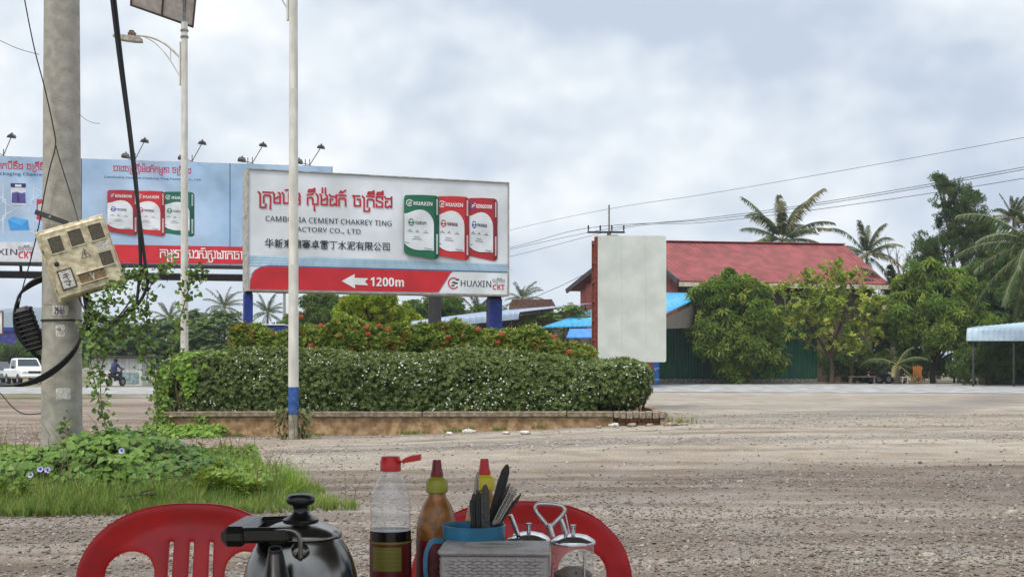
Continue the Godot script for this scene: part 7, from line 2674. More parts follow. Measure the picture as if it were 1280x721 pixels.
# ------------------------------------------------------------------ eating place in the foreground
func make_shelter() -> void:
	var t := thing("eatery_shelter", "sheet roofed open shelter over the tables", "shelter", Vector3(0, 0, 1.0))
	var mb := MB.new()
	slab(mb, Vector3(-6, 2.78, -1.9), Vector3(6, 2.78, -1.9), Vector3(6, 2.62, -5.0), Vector3(-6, 2.62, -5.0), 0.03)
	var rf := part(t, "roof", mb, mat("shelter_roof", rgb(120, 122, 126), 0.7, T.streak, 0.3))
	mb = MB.new()
	ribs(mb, Vector3(-6, 2.78, -1.9), Vector3(6, 2.78, -1.9), Vector3(6, 2.62, -5.0), Vector3(-6, 2.62, -5.0), 40, 0.04, 0.03)
	part(rf, "ribs", mb, M.shelter_roof)
	for x in [-5.6, 5.6]:
		for z in [-4.7, -2.1]:
			mb = MB.new()
			mb.tube([Vector3(x, 0, z), Vector3(x, 2.62 + (z + 5.0) * 0.047 - 0.04, z)], 0.05, 10)
			part(t, "post", mb, M.rust_red)
	mb = MB.new()
	mb.box(Vector3(0, -0.01, 0.65), Vector3(11.6, 0.08, 9.0), 0.01)
	struct("floor", mb, M.concrete)

func make_table() -> void:
	var t := thing("steel_table", "folding steel topped table carrying the kettle, bottles and condiments", "table", Vector3(0.0, 0.03, -2.2))
	var st := mat("brushed_steel", rgb(176, 176, 178), 0.3, T.fine, 3.0, 0.9)
	var mb := MB.new()
	mb.box(Vector3(0, 0.705, 0), Vector3(1.7, 0.03, 0.86), 0.008)
	part(t, "table_top", mb, st)
	for sx in [-0.75, 0.75]:
		for sz in [-0.35, 0.35]:
			mb = MB.new()
			mb.tube([Vector3(sx, 0, sz), Vector3(sx, 0.69, sz)], 0.016, 10)
			part(t, "leg", mb, M.galvanised)
	mb = MB.new()
	for sz in [-0.35, 0.35]:
		mb.tube([Vector3(-0.75, 0.25, sz), Vector3(0.75, 0.25, sz)], 0.012, 8)
	part(t, "rail", mb, M.galvanised)

const TOP := 0.75

# distance to the outline of the chair back, photograph pixels about its middle line (x right, y down)
func back_sdf(x: float, y: float) -> float:
	var ax := absf(x)
	var o: float
	if y < 742.0:
		var q := pow(pow(ax / 131.0, 2.6) + pow((742.0 - y) / 109.0, 2.6), 1.0 / 2.6)
		o = (q - 1.0) * 108.0
	else:
		o = ax - 131.0 + (y - 742.0) * 0.08
	# openings left and right
	var hx := ax - 73.0
	var hy := y - 721.0
	var h := Vector2(hx, minf(hy, 0.0)).length() - 28.5
	if y > 840.0:
		h = maxf(h, y - 840.0)
	# slots
	var sl := 1e9
	for s in [-25.5, 0.0, 25.5]:
		sl = minf(sl, Vector2(x - s * (1.0 + (y - 690.0) * 0.0006), minf(y - 684.0, 0.0) + maxf(y - 835.0, 0.0)).length() - 2.9)
	return maxf(o, maxf(-h, -sl))

func make_chairs() -> void:
	var pl := mat("red_plastic", rgb(204, 24, 32), 0.3, T.soft, 1.2)
	pl.roughness_texture = T.blotch
	pl.roughness = 0.42
	var s := 3.1 / F
	var mb := MB.new()
	var step := 2.4
	var x0 := -136.0
	var y0 := 628.0
	var nx := int(272.0 / step) + 1
	var ny := int(236.0 / step) + 1
	var f := PackedFloat32Array()
	for j in ny + 1:
		for i in nx + 1:
			f.append(back_sdf(x0 + i * step, y0 + j * step))
	var snap := func(i: int, j: int) -> Vector2:
		var p := Vector2(x0 + i * step, y0 + j * step)
		for k in 2:
			var d := back_sdf(p.x, p.y)
			if d > 0.0:
				var g := Vector2(back_sdf(p.x + 0.4, p.y) - back_sdf(p.x - 0.4, p.y), back_sdf(p.x, p.y + 0.4) - back_sdf(p.x, p.y - 0.4))
				if g.length() > 0.01:
					p -= g.normalized() * d
		return p
	# bends: concave towards the sitter, leaning back, rolled outer rim
	var shape := func(p: Vector2, side: float) -> Vector3:
		var d := clampf(-back_sdf(p.x, p.y), 0.0, 9.0) / 9.0
		var th := 0.0035 + 0.0045 * sqrt(1.0 - (1.0 - d) * (1.0 - d))
		var yy := EYE - (p.y - HY) * s
		var xx := p.x * s
		var z := 1.25 * xx * xx - (yy - 0.45) * 0.20
		var rim := sstep(0.0, 30.0, -back_sdf_outer(p.x, p.y))
		z += 0.016 * (1.0 - rim) * sstep(760.0, 700.0, p.y) - 0.008
		return Vector3(xx, yy, z + side * th)
	var vp := {}
	for j in ny:
		for i in nx:
			var inside := 0
			for o in [[0, 0], [1, 0], [1, 1], [0, 1]]:
				if f[(j + o[1]) * (nx + 1) + i + o[0]] < 0.0:
					inside += 1
			if inside < 2:
				continue
			var q := []
			for o in [[0, 0], [1, 0], [1, 1], [0, 1]]:
				var key: int = (j + o[1]) * 1000 + i + o[0]
				if not vp.has(key):
					vp[key] = snap.call(i + o[0], j + o[1])
				q.append(key)
			vp["%d_%d" % [i, j]] = q
	var pos := {}
	for key in vp:
		if key is int:
			pos[key] = [shape.call(vp[key], 1.0), shape.call(vp[key], -1.0)]
	var nrm := {}
	for key in pos:
		var p: Vector2 = vp[key]
		for e in 2:
			var sd := 1.0 if e == 0 else -1.0
			var dx: Vector3 = shape.call(p + Vector2(1.0, 0), sd) - shape.call(p - Vector2(1.0, 0), sd)
			var dy: Vector3 = shape.call(p + Vector2(0, 1.0), sd) - shape.call(p - Vector2(0, 1.0), sd)
			var n := dx.cross(dy).normalized()
			if n.z * sd < 0:
				n = -n
			if not nrm.has(key):
				nrm[key] = [n, n]
			nrm[key][e] = n
	var edge := {}
	for key in vp:
		if key is String:
			var q: Array = vp[key]
			for e in 2:
				mb.tri(pos[q[0]][e], pos[q[1]][e], pos[q[2]][e], nrm[q[0]][e], nrm[q[1]][e], nrm[q[2]][e])
				mb.tri(pos[q[0]][e], pos[q[2]][e], pos[q[3]][e], nrm[q[0]][e], nrm[q[2]][e], nrm[q[3]][e])
			for k in 4:
				var a: int = q[k]
				var b: int = q[(k + 1) % 4]
				if edge.has(Vector2i(b, a)):
					edge.erase(Vector2i(b, a))
				else:
					edge[Vector2i(a, b)] = true
	for ed in edge:
		var a: Vector2 = vp[ed.x]
		var b: Vector2 = vp[ed.y]
		var g := Vector2(back_sdf((a.x + b.x) / 2 + 1, (a.y + b.y) / 2) - back_sdf((a.x + b.x) / 2 - 1, (a.y + b.y) / 2), back_sdf((a.x + b.x) / 2, (a.y + b.y) / 2 + 1) - back_sdf((a.x + b.x) / 2, (a.y + b.y) / 2 - 1)).normalized()
		mb.quad(pos[ed.x][0], pos[ed.y][0], pos[ed.y][1], pos[ed.x][1], Vector3(g.x, -g.y, 0))
	var back := mb.mesh()
	var chairs := [[230.0, 3.1, "red plastic chair behind the black kettle, slatted back towards the lot"], [651.5, 3.12, "red plastic chair behind the blue cutlery mug and tissue box"]]
	for c in chairs:
		var t := thing("plastic_chair", c[2], "chair", Vector3(px_x(c[0], c[1]), 0.03, -c[1]), "red plastic chairs at the table")
		var o := inst(t, "backrest", back, pl)
		o.position = Vector3(0, -0.03, 0)
		if c[0] > 600:
			o.scale = Vector3(1.06, 1.004, 1.0)
		mb = MB.new()
		var rows := []
		for k in 2:
			pass
		var outl := PackedVector2Array()
		for k in 28:
			var a := TAU * k / 28.0
			outl.append(Vector2(signf(cos(a)) * pow(absf(cos(a)), 0.5) * 0.215, signf(sin(a)) * pow(absf(sin(a)), 0.5) * 0.205))
		mb.xf = Transform3D(Basis(Vector3.RIGHT, -PI / 2 + 0.03), Vector3(0, 0.41, 0.215))
		mb.plate(outl, -0.012, 0.012)
		part(t, "seat", mb, pl)
		for sx in [-1.0, 1.0]:
			for sz in [0.02, 0.40]:
				mb = MB.new()
				mb.tube([Vector3(sx * 0.25, 0.0, sz + (0.03 if sz > 0.2 else -0.05)), Vector3(sx * 0.205, 0.41, sz)], [0.02, 0.034], 10)
				part(t, "leg", mb, pl)
			mb = MB.new()
			mb.tube(spline([Vector3(sx * 0.235, 0.60, 0.055), Vector3(sx * 0.25, 0.615, 0.15), Vector3(sx * 0.25, 0.60, 0.30), Vector3(sx * 0.235, 0.52, 0.38), Vector3(sx * 0.215, 0.40, 0.39)], 5), 0.018, 10)
			part(t, "armrest", mb, pl)

func back_sdf_outer(x: float, y: float) -> float:
	var ax := absf(x)
	if y < 742.0:
		return (pow(pow(ax / 131.0, 2.6) + pow((742.0 - y) / 109.0, 2.6), 1.0 / 2.6) - 1.0) * 108.0
	return ax - 131.0

func make_kettle() -> void:
	var d := 2.22
	var t := thing("kettle", "dark shiny metal kettle with a black knob and folded black bail handle on the table", "kettle", Vector3(px_x(375.5, d), TOP, -d))
	var km := mat("kettle_metal", rgb(132, 130, 127), 0.24, T.soft, 2.0, 1.0)
	km.roughness_texture = T.grime
	km.roughness = 0.25
	var bk := mat("bakelite", rgb(20, 19, 19), 0.28)
	var mb := MB.new()
	mb.lathe([Vector2(0.0, 0.002), Vector2(0.082, 0.002), Vector2(0.092, 0.012), Vector2(0.0985, 0.035), Vector2(0.1005, 0.06), Vector2(0.1, 0.085), Vector2(0.0965, 0.11), Vector2(0.09, 0.134), Vector2(0.081, 0.154), Vector2(0.0735, 0.166), Vector2(0.0715, 0.172), Vector2(0.069, 0.174)], 64)
	part(t, "body", mb, km)
	mb = MB.new()
	mb.lathe([Vector2(0.0715, 0.1745), Vector2(0.0715, 0.179), Vector2(0.067, 0.184), Vector2(0.058, 0.190), Vector2(0.045, 0.196), Vector2(0.032, 0.2), Vector2(0.0, 0.203)], 56)
	var lid := part(t, "lid", mb, km)
	mb = MB.new()
	mb.lathe([Vector2(0.031, 0.2005), Vector2(0.031, 0.204), Vector2(0.024, 0.208), Vector2(0.015, 0.214), Vector2(0.0125, 0.221), Vector2(0.0135, 0.227), Vector2(0.0225, 0.231), Vector2(0.025, 0.236), Vector2(0.024, 0.243), Vector2(0.019, 0.247), Vector2(0.0, 0.249)], 36)
	part(lid, "knob", mb, bk)
	# spout towards the camera
	mb = MB.new()
	var sp := spline([Vector3(-0.018, 0.052, 0.085), Vector3(-0.018, 0.10, 0.118), Vector3(-0.0175, 0.14, 0.136), Vector3(-0.017, 0.172, 0.147)], 5)
	var rad := []
	for i in sp.size():
		rad.append(lerpf(0.031, 0.0105, float(i) / (sp.size() - 1)))
	mb.tube(sp, rad, 24, false)
	var s := part(t, "spout", mb, km)
	mb = MB.new()
	mb.xf = aim(sp[-1], sp[-1] - sp[-2], 0, 1.0)
	mb.lathe([Vector2(0.0, -0.006), Vector2(0.0085, -0.004), Vector2(0.0095, 0.002), Vector2(0.0115, 0.002), Vector2(0.0118, -0.003)], 20)
	part(s, "spout_mouth", mb, bk)
	# bail handle folded over to the left
	mb = MB.new()
	for z in [0.076, -0.076]:
		mb.xf = Transform3D(Basis(Vector3.RIGHT, PI / 2 if z > 0 else -PI / 2), Vector3(0.012, 0.158, z))
		mb.lathe([Vector2(0.0, 0.014), Vector2(0.008, 0.013), Vector2(0.013, 0.006), Vector2(0.016, 0.0)], 16)
	part(t, "handle_lug", mb, km)
	mb = MB.new()
	for z in [0.088, -0.088]:
		var pts := spline([Vector3(0.014, 0.15, z), Vector3(0.013, 0.182, z), Vector3(-0.004, 0.196, z), Vector3(-0.05, 0.192, z * 0.95)], 5)
		mb.tube(pts, 0.0042, 10)
	part(t, "bail_strap", mb, km)
	mb = MB.new()
	for z in [1.0, -1.0]:
		mb.bar(Vector3(-0.005, 0.188, 0.086 * z), Vector3(-0.085, 0.186, 0.078 * z), 0.014, 0.026, Vector3.UP, 0.005)
	mb.bar(Vector3(-0.098, 0.184, 0.088), Vector3(-0.098, 0.184, -0.088), 0.046, 0.034, Vector3.UP, 0.011)
	part(t, "bail_grip", mb, bk)

func make_bottles() -> void:
	var clear := mat("clear_plastic", Color(0.93, 0.95, 0.96, 0.2), 0.08)
	clear.transparency = BaseMaterial3D.TRANSPARENCY_ALPHA
	var redcap := mat("red_cap", rgb(196, 28, 26), 0.35)
	# tall clear bottle of dark sauce, cap flipped open
	var d := 2.4
	var t := thing("sauce_bottle", "clear ridged plastic bottle half full of dark soy sauce with its red flip cap open", "bottle", Vector3(px_x(488, d), TOP, -d))
	var r := 0.0385
	var prof := [Vector2(r, 0.1632)]
	for k in 6:
		var y := 0.162 + k * 0.0105
		prof.append_array([Vector2(r * 0.985, y), Vector2(r * 0.955, y + 0.0032), Vector2(r * 0.985, y + 0.0065)])
	prof.append_array([Vector2(r * 0.93, 0.232), Vector2(r * 0.78, 0.246), Vector2(r * 0.58, 0.262), Vector2(r * 0.44, 0.270), Vector2(r * 0.42, 0.279)])
	var mb := MB.new()
	mb.lathe(prof, 48)
	part(t, "bottle_wall", mb, clear)
	mb = MB.new()
	mb.lathe([Vector2(0.0, 0.002), Vector2(r * 0.85, 0.002), Vector2(r, 0.008), Vector2(r, 0.162), Vector2(r * 0.96, 0.1628), Vector2(0.0, 0.162)], 40)
	part(t, "filled_body", mb, mat("soy_sauce", rgb(20, 11, 8), 0.2))
	mb = MB.new()
	mb.lathe([Vector2(r + 0.0006, 0.02), Vector2(r + 0.0008, 0.021), Vector2(r + 0.0008, 0.143), Vector2(r + 0.0006, 0.144)], 44)
	var lb := part(t, "label", mb, mat("label_maroon", rgb(110, 24, 26), 0.4, T.soft, 6.0))
	mb = MB.new()
	mb.lathe([Vector2(r + 0.0014, 0.09), Vector2(r + 0.0014, 0.134)], 22, 1.5, PI / 2 - 0.62)
	mb.lathe([Vector2(r + 0.0014, 0.140), Vector2(r + 0.0014, 0.1435)], 44)
	part(lb, "label_panel", mb, mat("label_olive", rgb(150, 146, 58), 0.45, T.speck, 14.0))
	mb = MB.new()
	for k in 5:
		mb.lathe([Vector2(r + 0.002, 0.097 + k * 0.008), Vector2(r + 0.002, 0.0995 + k * 0.008)], 14, 1.1 + 0.12 * (k % 2), PI / 2 - 0.5)
	part(lb, "label_lines", mb, mat("label_ochre", rgb(118, 106, 40), 0.5))
	mb = MB.new()
	mb.lathe([Vector2(0.0155, 0.272), Vector2(0.0195, 0.273), Vector2(0.0198, 0.291), Vector2(0.0185, 0.2925), Vector2(0.0175, 0.2985), Vector2(0.0165, 0.300), Vector2(0.0, 0.3)], 30)
	var cap := part(t, "cap", mb, redcap)
	mb = MB.new()
	mb.xf = Transform3D(Basis(Vector3(0, 0, 1), 0.18), Vector3(0.021, 0.2915, 0))
	var fl := PackedVector2Array([Vector2(0, -0.002), Vector2(0.006, -0.004), Vector2(0.036, -0.0045), Vector2(0.037, 0.006), Vector2(0.02, 0.0068), Vector2(0.006, 0.004), Vector2(0, 0.001)])
	mb.plate(fl, -0.016, 0.016)
	part(cap, "flip_lid", mb, redcap)
	# squeezy chilli sauce bottles
	for q in [[546.0, 2.45, "squat chilli sauce bottle with an olive collar and dark red nozzle", rgb(150, 152, 44), rgb(122, 22, 26), rgb(176, 120, 62), 1.04], [605.5, 2.56, "chilli sauce bottle with a yellow collar and bright red nozzle behind the cutlery mug", rgb(206, 190, 50), rgb(196, 30, 30), rgb(206, 148, 70), 1.034]]:
		t = thing("chilli_bottle", q[2], "bottle", Vector3(px_x(q[0], q[1]), TOP, -q[1]), "chilli sauce bottles on the table")
		var k := "chilli%d" % int(q[0])
		mb = MB.new()
		var s: float = (q[6] - TOP) / 0.29
		mb.xf = Transform3D(Basis.from_scale(Vector3(1, s, 1)), Vector3.ZERO)
		mb.lathe([Vector2(0.0, 0.002), Vector2(0.035, 0.002), Vector2(0.04, 0.008), Vector2(0.0405, 0.06), Vector2(0.039, 0.1), Vector2(0.0395, 0.14), Vector2(0.039, 0.16), Vector2(0.036, 0.178), Vector2(0.031, 0.195), Vector2(0.024, 0.209), Vector2(0.0175, 0.219), Vector2(0.0165, 0.228)], 44)
		var bm := mat(k, q[5], 0.28, T.grime, 5.0)
		part(t, "bottle_wall", mb, bm)
		mb.v.clear(); mb.n.clear(); mb.c.clear()
		mb.lathe([Vector2(0.0396, 0.02), Vector2(0.0414, 0.021), Vector2(0.0412, 0.06), Vector2(0.0398, 0.1), Vector2(0.0402, 0.138), Vector2(0.0396, 0.1395)], 40)
		part(t, "label", mb, mat(k + "_label", rgb(128, 30, 30), 0.4, T.grime, 6.0))
		mb.v.clear(); mb.n.clear(); mb.c.clear()
		mb.lathe([Vector2(0.016, 0.2265), Vector2(0.0205, 0.228), Vector2(0.021, 0.232), Vector2(0.021, 0.25), Vector2(0.0195, 0.2525), Vector2(0.012, 0.258)], 28)
		part(t, "collar", mb, mat(k + "_collar", q[3], 0.35))
		mb.v.clear(); mb.n.clear(); mb.c.clear()
		mb.lathe([Vector2(0.0125, 0.2575), Vector2(0.0125, 0.262), Vector2(0.0098, 0.272), Vector2(0.0092, 0.278), Vector2(0.0082, 0.288), Vector2(0.0075, 0.29), Vector2(0, 0.29)], 24)
		part(t, "nozzle", mb, mat(k + "_nozzle", q[4], 0.35))

func make_mug_and_cutlery() -> void:
	var d := 2.36
	var at := Vector3(px_x(592, d), TOP, -d)
	var t := thing("cutlery_mug", "blue plastic mug holding upright spoons and knives", "mug", at)
	var bl := mat("blue_plastic", rgb(58, 126, 160), 0.35, T.soft, 3.0)
	var mb := MB.new()
	mb.lathe([Vector2(0.0, 0.003), Vector2(0.05, 0.003), Vector2(0.053, 0.008), Vector2(0.0585, 0.172), Vector2(0.0592, 0.1765), Vector2(0.0572, 0.1775), Vector2(0.0562, 0.172), Vector2(0.051, 0.012), Vector2(0.0, 0.009)], 48)
	part(t, "cup", mb, bl)
	mb = MB.new()
	var hp := spline([Vector3(-0.056, 0.150, 0.02), Vector3(-0.075, 0.149, 0.026), Vector3(-0.085, 0.13, 0.03), Vector3(-0.086, 0.095, 0.03), Vector3(-0.078, 0.06, 0.028), Vector3(-0.055, 0.045, 0.02)], 6)
	mb.ribbon(hp, Vector3.BACK, 0.022, 0.008)
	part(t, "handle", mb, bl)
	var dark := mat("dark_handle", rgb(30, 29, 30), 0.45)
	var steel := mat("cutlery_steel", rgb(170, 170, 172), 0.22, T.fine, 12.0, 1.0)
	var grey := mat("worn_handle", rgb(78, 76, 76), 0.5, T.grime, 12.0)
	# top px, py, foot px, width m, material, kind, depth offset
	var items := [
		[597.5, 589, 590.5, 0.0085, "cutlery_steel", "spoon", 0.018, "spoon with a shiny narrow handle edge, leaning in the blue mug"],
		[592.0, 616, 594.0, 0.0115, "dark_handle", "table_knife", 0.034, "short black handled knife at the side of the blue mug"],
		[599.0, 614, 600.5, 0.0120, "dark_handle", "table_knife", 0.036, "black handled knife, second in the row inside the blue mug"],
		[606.5, 605, 607.5, 0.0165, "worn_handle", "table_knife", 0.038, "broad worn grey handled knife in the middle of the blue mug"],
		[634.5, 580, 612.0, 0.0180, "dark_handle", "kitchen_knife", -0.01, "long broad black bladed knife leaning out of the blue mug"],
		[642.0, 607, 615.0, 0.0085, "cutlery_steel", "fork", 0.02, "steel fork leaning low out of the blue mug"],
		[646.0, 610, 618.0, 0.0100, "cutlery_steel", "spoon", 0.01, "wide steel spoon leaning out of the blue mug beside the fork"],
		[651.5, 617, 621.0, 0.0075, "worn_handle", "spoon", 0.0, "thin dull spoon leaning farthest out of the blue mug"],
		[638.0, 603, 611.0, 0.0070, "cutlery_steel", "fork", -0.02, "thin steel fork behind the long black knife in the mug"],
		[588.0, 624, 592.0, 0.0080, "worn_handle", "spoon", 0.0, "short dull spoon behind the black knives in the mug"]]
	for q in items:
		var dd: float = d - q[6]
		var top := P(q[0], q[1], dd)
		var k: float = (657.0 - q[1])
		var foot_x := px_x(q[2], d)
		var rim := Vector3(foot_x, TOP + 0.174, -dd)
		var low := rim + (rim - top).normalized() * 0.15
		low.y = maxf(low.y, TOP + 0.012)
		low.x = clampf(low.x, at.x - 0.046, at.x + 0.046)
		var u := thing(q[5], q[7], "cutlery", low, "cutlery in the blue mug")
		var ax := top - low
		mb = MB.new()
		var y := ax.normalized()
		var x := y.cross(Vector3(0.1, 0, 1)).normalized()
		mb.xf = Transform3D(Basis(x, y, x.cross(y)), Vector3.ZERO)
		var L := ax.length()
		var w: float = q[3]
		var ol := PackedVector2Array([Vector2(-w * 0.28, 0), Vector2(w * 0.28, 0), Vector2(w * 0.3, L * 0.35), Vector2(w * 0.46, L * 0.7), Vector2(w * 0.5, L * 0.86), Vector2(w * 0.42, L * 0.95), Vector2(w * 0.2, L * 0.99), Vector2(0, L), Vector2(-w * 0.2, L * 0.99), Vector2(-w * 0.42, L * 0.95), Vector2(-w * 0.5, L * 0.86), Vector2(-w * 0.46, L * 0.7), Vector2(-w * 0.3, L * 0.35)])
		mb.plate(ol, -0.0016, 0.0016)
		mb.box(Vector3(0, L * 0.82, 0.0), Vector3(w * 0.45, L * 0.24, 0.0062), 0.0016)
		part(u, "handle", mb, M[q[4]])

func make_tissue_box() -> void:
	var d := 2.20
	var x0 := px_x(547.5, d)
	var x1 := px_x(687.5, d)
	var w := x1 - x0
	var top := EYE - (689.0 - HY) * d / F
	var h := top - TOP
	var t := thing("tissue_box", "grey plastic tissue box with a woven rattan pattern and a slotted lid", "tissue box", Vector3((x0 + x1) / 2, TOP, -d))
	t.rotation.y = deg_to_rad(-2.5)
	var gm := mat("rattan_plastic", rgb(172, 165, 161), 0.5, T.soft, 6.0)
	var dp := 0.12
	var mb := MB.new()
	mb.box(Vector3(0, h / 2 - 0.004, -dp / 2), Vector3(w - 0.006, h - 0.012, dp - 0.006), 0.004)
	part(t, "box", mb, mat("rattan_base", rgb(158, 151, 147), 0.6))
	# woven strands on the faces
	var ww := MB.new()
	var cw := 0.0165
	var ch := 0.0054
	var ny := int((h - 0.02) / ch)
	var nx := int((w - 0.014) / cw)
	for j in ny:
		for i in nx:
			var sh := (j % 2) * cw * 0.5
			var xx := -nx * cw / 2 + i * cw + cw * 0.5 + sh - cw * 0.25
			ww.xf = Transform3D(Basis(Vector3(0, 0, 1), 0.16 if j % 2 == 0 else -0.16), Vector3(xx, 0.008 + (j + 0.5) * ch, -0.0025 + 0.0012 * ((i + j) % 2)))
			ww.box(Vector3.ZERO, Vector3(cw * 0.96, ch * 0.95, 0.0042), 0.0017)
	ww.xf = Transform3D()
	for s in [-1.0, 1.0]:
		var nzz := int((dp - 0.014) / cw)
		for j in ny:
			for i in nzz:
				ww.box(Vector3(s * (w / 2 - 0.0025), 0.008 + (j + 0.5) * ch, -dp + 0.012 + i * cw + (j % 2) * cw * 0.4), Vector3(0.004, ch * 0.82, cw * 0.86), 0.0012)
	var wv := part(t, "woven_panel", ww, gm)
	wv.set_meta("kind", "stuff")
	mb = MB.new()
	mb.box(Vector3(0, h - 0.003, -dp / 2), Vector3(w + 0.003, 0.011, dp + 0.003), 0.004)
	var lid := part(t, "lid", mb, gm)
	mb = MB.new()
	var ol := PackedVector2Array()
	var il := PackedVector2Array()
	for k in 32:
		var a := TAU * k / 32.0
		ol.append(Vector2(cos(a) * 0.058, sin(a) * 0.022))
	for k in 32:
		var a := ol[k]
		var b := ol[(k + 1) % 32]
		mb.quad(Vector3(a.x, h + 0.0027, a.y - dp / 2), Vector3(b.x, h + 0.0027, b.y - dp / 2), Vector3(b.x * 0.9, h + 0.006, b.y * 0.82 - dp / 2), Vector3(a.x * 0.9, h + 0.006, a.y * 0.82 - dp / 2), Vector3.UP)
		mb.quad(Vector3(a.x * 0.9, h + 0.006, a.y * 0.82 - dp / 2), Vector3(b.x * 0.9, h + 0.006, b.y * 0.82 - dp / 2), Vector3(b.x * 0.84, h + 0.003, b.y * 0.7 - dp / 2), Vector3(a.x * 0.84, h + 0.003, a.y * 0.7 - dp / 2), Vector3.UP)
	part(lid, "slot_rim", mb, gm)
	mb = MB.new()
	var sl := PackedVector2Array()
	for k in 32:
		sl.append(Vector2(ol[k].x * 0.84, ol[k].y * 0.7))
	mb.xf = Transform3D(Basis(Vector3.RIGHT, -PI / 2), Vector3(0, 0, -dp / 2))
	mb.sheet(sl, h + 0.0032)
	part(lid, "slot", mb, M.bakelite)

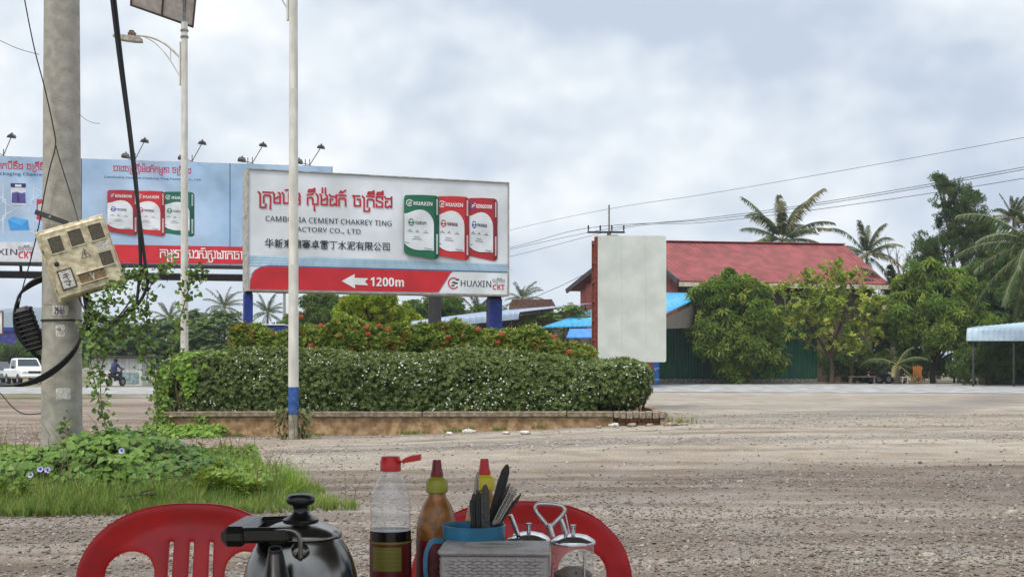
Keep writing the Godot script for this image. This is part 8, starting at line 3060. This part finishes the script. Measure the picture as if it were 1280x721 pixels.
func make_jars() -> void:
	var chrome := mat("chrome", rgb(206, 206, 208), 0.14, T.soft, 8.0, 1.0)
	var glass := mat("jar_glass", Color(0.94, 0.96, 0.95, 0.14), 0.05)
	glass.transparency = BaseMaterial3D.TRANSPARENCY_ALPHA
	for q in [[716.5, 2.30, 667.0, "glass condiment jar with chilli dregs and a domed steel lid in the wire caddy", 0.0], [661.0, 2.38, 664.5, "second glass condiment jar with a domed steel lid, partly behind the tissue box", 1.0]]:
		var d: float = q[1]
		var t := thing("condiment_jar", q[3], "jar", Vector3(px_x(q[0], d), TOP, -d), "condiment jars in the caddy")
		var top: float = EYE - (q[2] - HY) * d / F - TOP     # top of the lid
		var r := 0.037
		var y0 := top - 0.085
		var mb := MB.new()
		mb.lathe([Vector2(0, y0), Vector2(r * 0.9, y0), Vector2(r, y0 + 0.006), Vector2(r, top - 0.018)], 40)
		part(t, "glass", mb, glass)
		mb = MB.new()
		mb.lathe([Vector2(0, y0 + 0.002), Vector2(r * 0.93, y0 + 0.003), Vector2(r * 0.94, y0 + 0.014), Vector2(r * 0.5, y0 + 0.024), Vector2(r * 0.2, y0 + 0.016), Vector2(0, y0 + 0.02)], 30)
		part(t, "contents", mb, mat("chilli_dregs", rgb(110, 82, 48), 0.7, T.grime, 20.0) if not M.has("chilli_dregs") else M.chilli_dregs)
		mb = MB.new()
		for k in 9:
			var a := rr(0, TAU)
			mb.xf = aim(Vector3(cos(a) * r * 0.985, y0 + rr(0.02, 0.055), sin(a) * r * 0.985), Vector3(cos(a), 0, sin(a)), 0, rr(0.003, 0.006))
			mb.lathe([Vector2(0.5, 0), Vector2(0.35, 0.2), Vector2(0, 0.25)], 7)
		part(t, "spice_flecks", mb, M.chilli_dregs)
		mb = MB.new()
		mb.lathe([Vector2(r * 0.95, top - 0.0185), Vector2(r * 1.08, top - 0.018), Vector2(r * 1.09, top - 0.012), Vector2(r * 0.98, top - 0.009), Vector2(r * 0.7, top - 0.003), Vector2(r * 0.3, top), Vector2(0, top + 0.0005)], 40)
		var lid := part(t, "lid", mb, chrome)
		mb = MB.new()
		mb.lathe([Vector2(0.004, top - 0.001), Vector2(0.004, top + 0.011), Vector2(0.0055, top + 0.012), Vector2(0.0055, top + 0.016), Vector2(0, top + 0.0165)], 16)
		part(lid, "knob", mb, chrome)
		# spoon handle standing out of the lid
		mb = MB.new()
		if q[4] == 0.0:
			mb.tube([Vector3(-0.012, top - 0.002, 0.0), Vector3(-0.022, top + 0.026, 0.0)], 0.0042, 8)
		else:
			mb.tube([Vector3(-0.02, top - 0.004, 0.02), Vector3(-0.034, top + 0.034, 0.022)], 0.0042, 8)
		part(t, "spoon_handle", mb, chrome)
	# wire caddy
	var d := 2.32
	var c := thing("condiment_caddy", "chromed wire caddy with a triangular loop handle round the condiment jars", "caddy", Vector3(px_x(700, d), TOP, -d))
	var o := c.position
	var mb := MB.new()
	mb.tube(spline([P(688, 668, 2.27) - o, P(684, 657, 2.27) - o, P(670.5, 640, 2.27) - o, P(669.5, 633, 2.27) - o, P(675, 629.5, 2.27) - o, P(698, 631, 2.27) - o, P(705, 635, 2.27) - o, P(704.5, 642, 2.27) - o, P(690, 657, 2.27) - o, P(686, 664, 2.27) - o], 5), 0.0034, 8)
	mb.tube([P(686, 655, 2.268) - o, P(691, 671, 2.268) - o], 0.005, 8)
	part(c, "loop_handle", mb, chrome)
	mb = MB.new()
	mb.bar(P(706, 640, 2.36) - o, P(712, 668, 2.36) - o, 0.009, 0.003, Vector3.RIGHT, 0.001)
	part(c, "stem", mb, chrome)
	mb = MB.new()
	for q in [[716.5, 2.30], [661.0, 2.38]]:
		var ctr := Vector3(px_x(q[0], q[1]), TOP, -q[1]) - o
		for yy in [0.082, 0.02]:
			var ring := []
			for k in 33:
				ring.append(ctr + Vector3(cos(TAU * k / 32) * 0.0405, yy, sin(TAU * k / 32) * 0.0405))
			mb.tube(ring, 0.0032, 6, false)
		mb.lathe([Vector2(0, 0), Vector2(0, 0)], 3)
		for k in 3:
			var a := 1.1 + TAU * k / 3.0
			mb.tube([ctr + Vector3(cos(a) * 0.0405, 0.0, sin(a) * 0.0405), ctr + Vector3(cos(a) * 0.0405, 0.135, sin(a) * 0.0405)], 0.0022, 6)
	part(c, "rings", mb, chrome)
	mb = MB.new()
	for q in [[716.5, 2.30], [661.0, 2.38]]:
		mb.xf = Transform3D(Basis(), Vector3(px_x(q[0], q[1]), TOP, -q[1]) - o)
		mb.lathe([Vector2(0, 0.0), Vector2(0.044, 0.0), Vector2(0.044, 0.004), Vector2(0.0, 0.005)], 30)
	part(c, "base_plate", mb, chrome)

# ------------------------------------------------------------------ build
func _ready() -> void:
	rng.seed = 20240817
	nz.seed = 5
	nz.frequency = 0.02
	nz.fractal_octaves = 3
	make_camera_sky_sun()
	make_materials()
	make_leaf_meshes()
	make_ground()
	make_island()
	make_front_billboard()
	make_back_billboard()
	make_lamps()
	make_blank_sign()
	make_pole()
	make_weeds()
	make_buildings()
	make_power_line()
	make_vehicles()
	make_trees()
	make_shelter()
	make_table()
	make_chairs()
	make_kettle()
	make_bottles()
	make_mug_and_cutlery()
	make_tissue_box()
	make_jars()
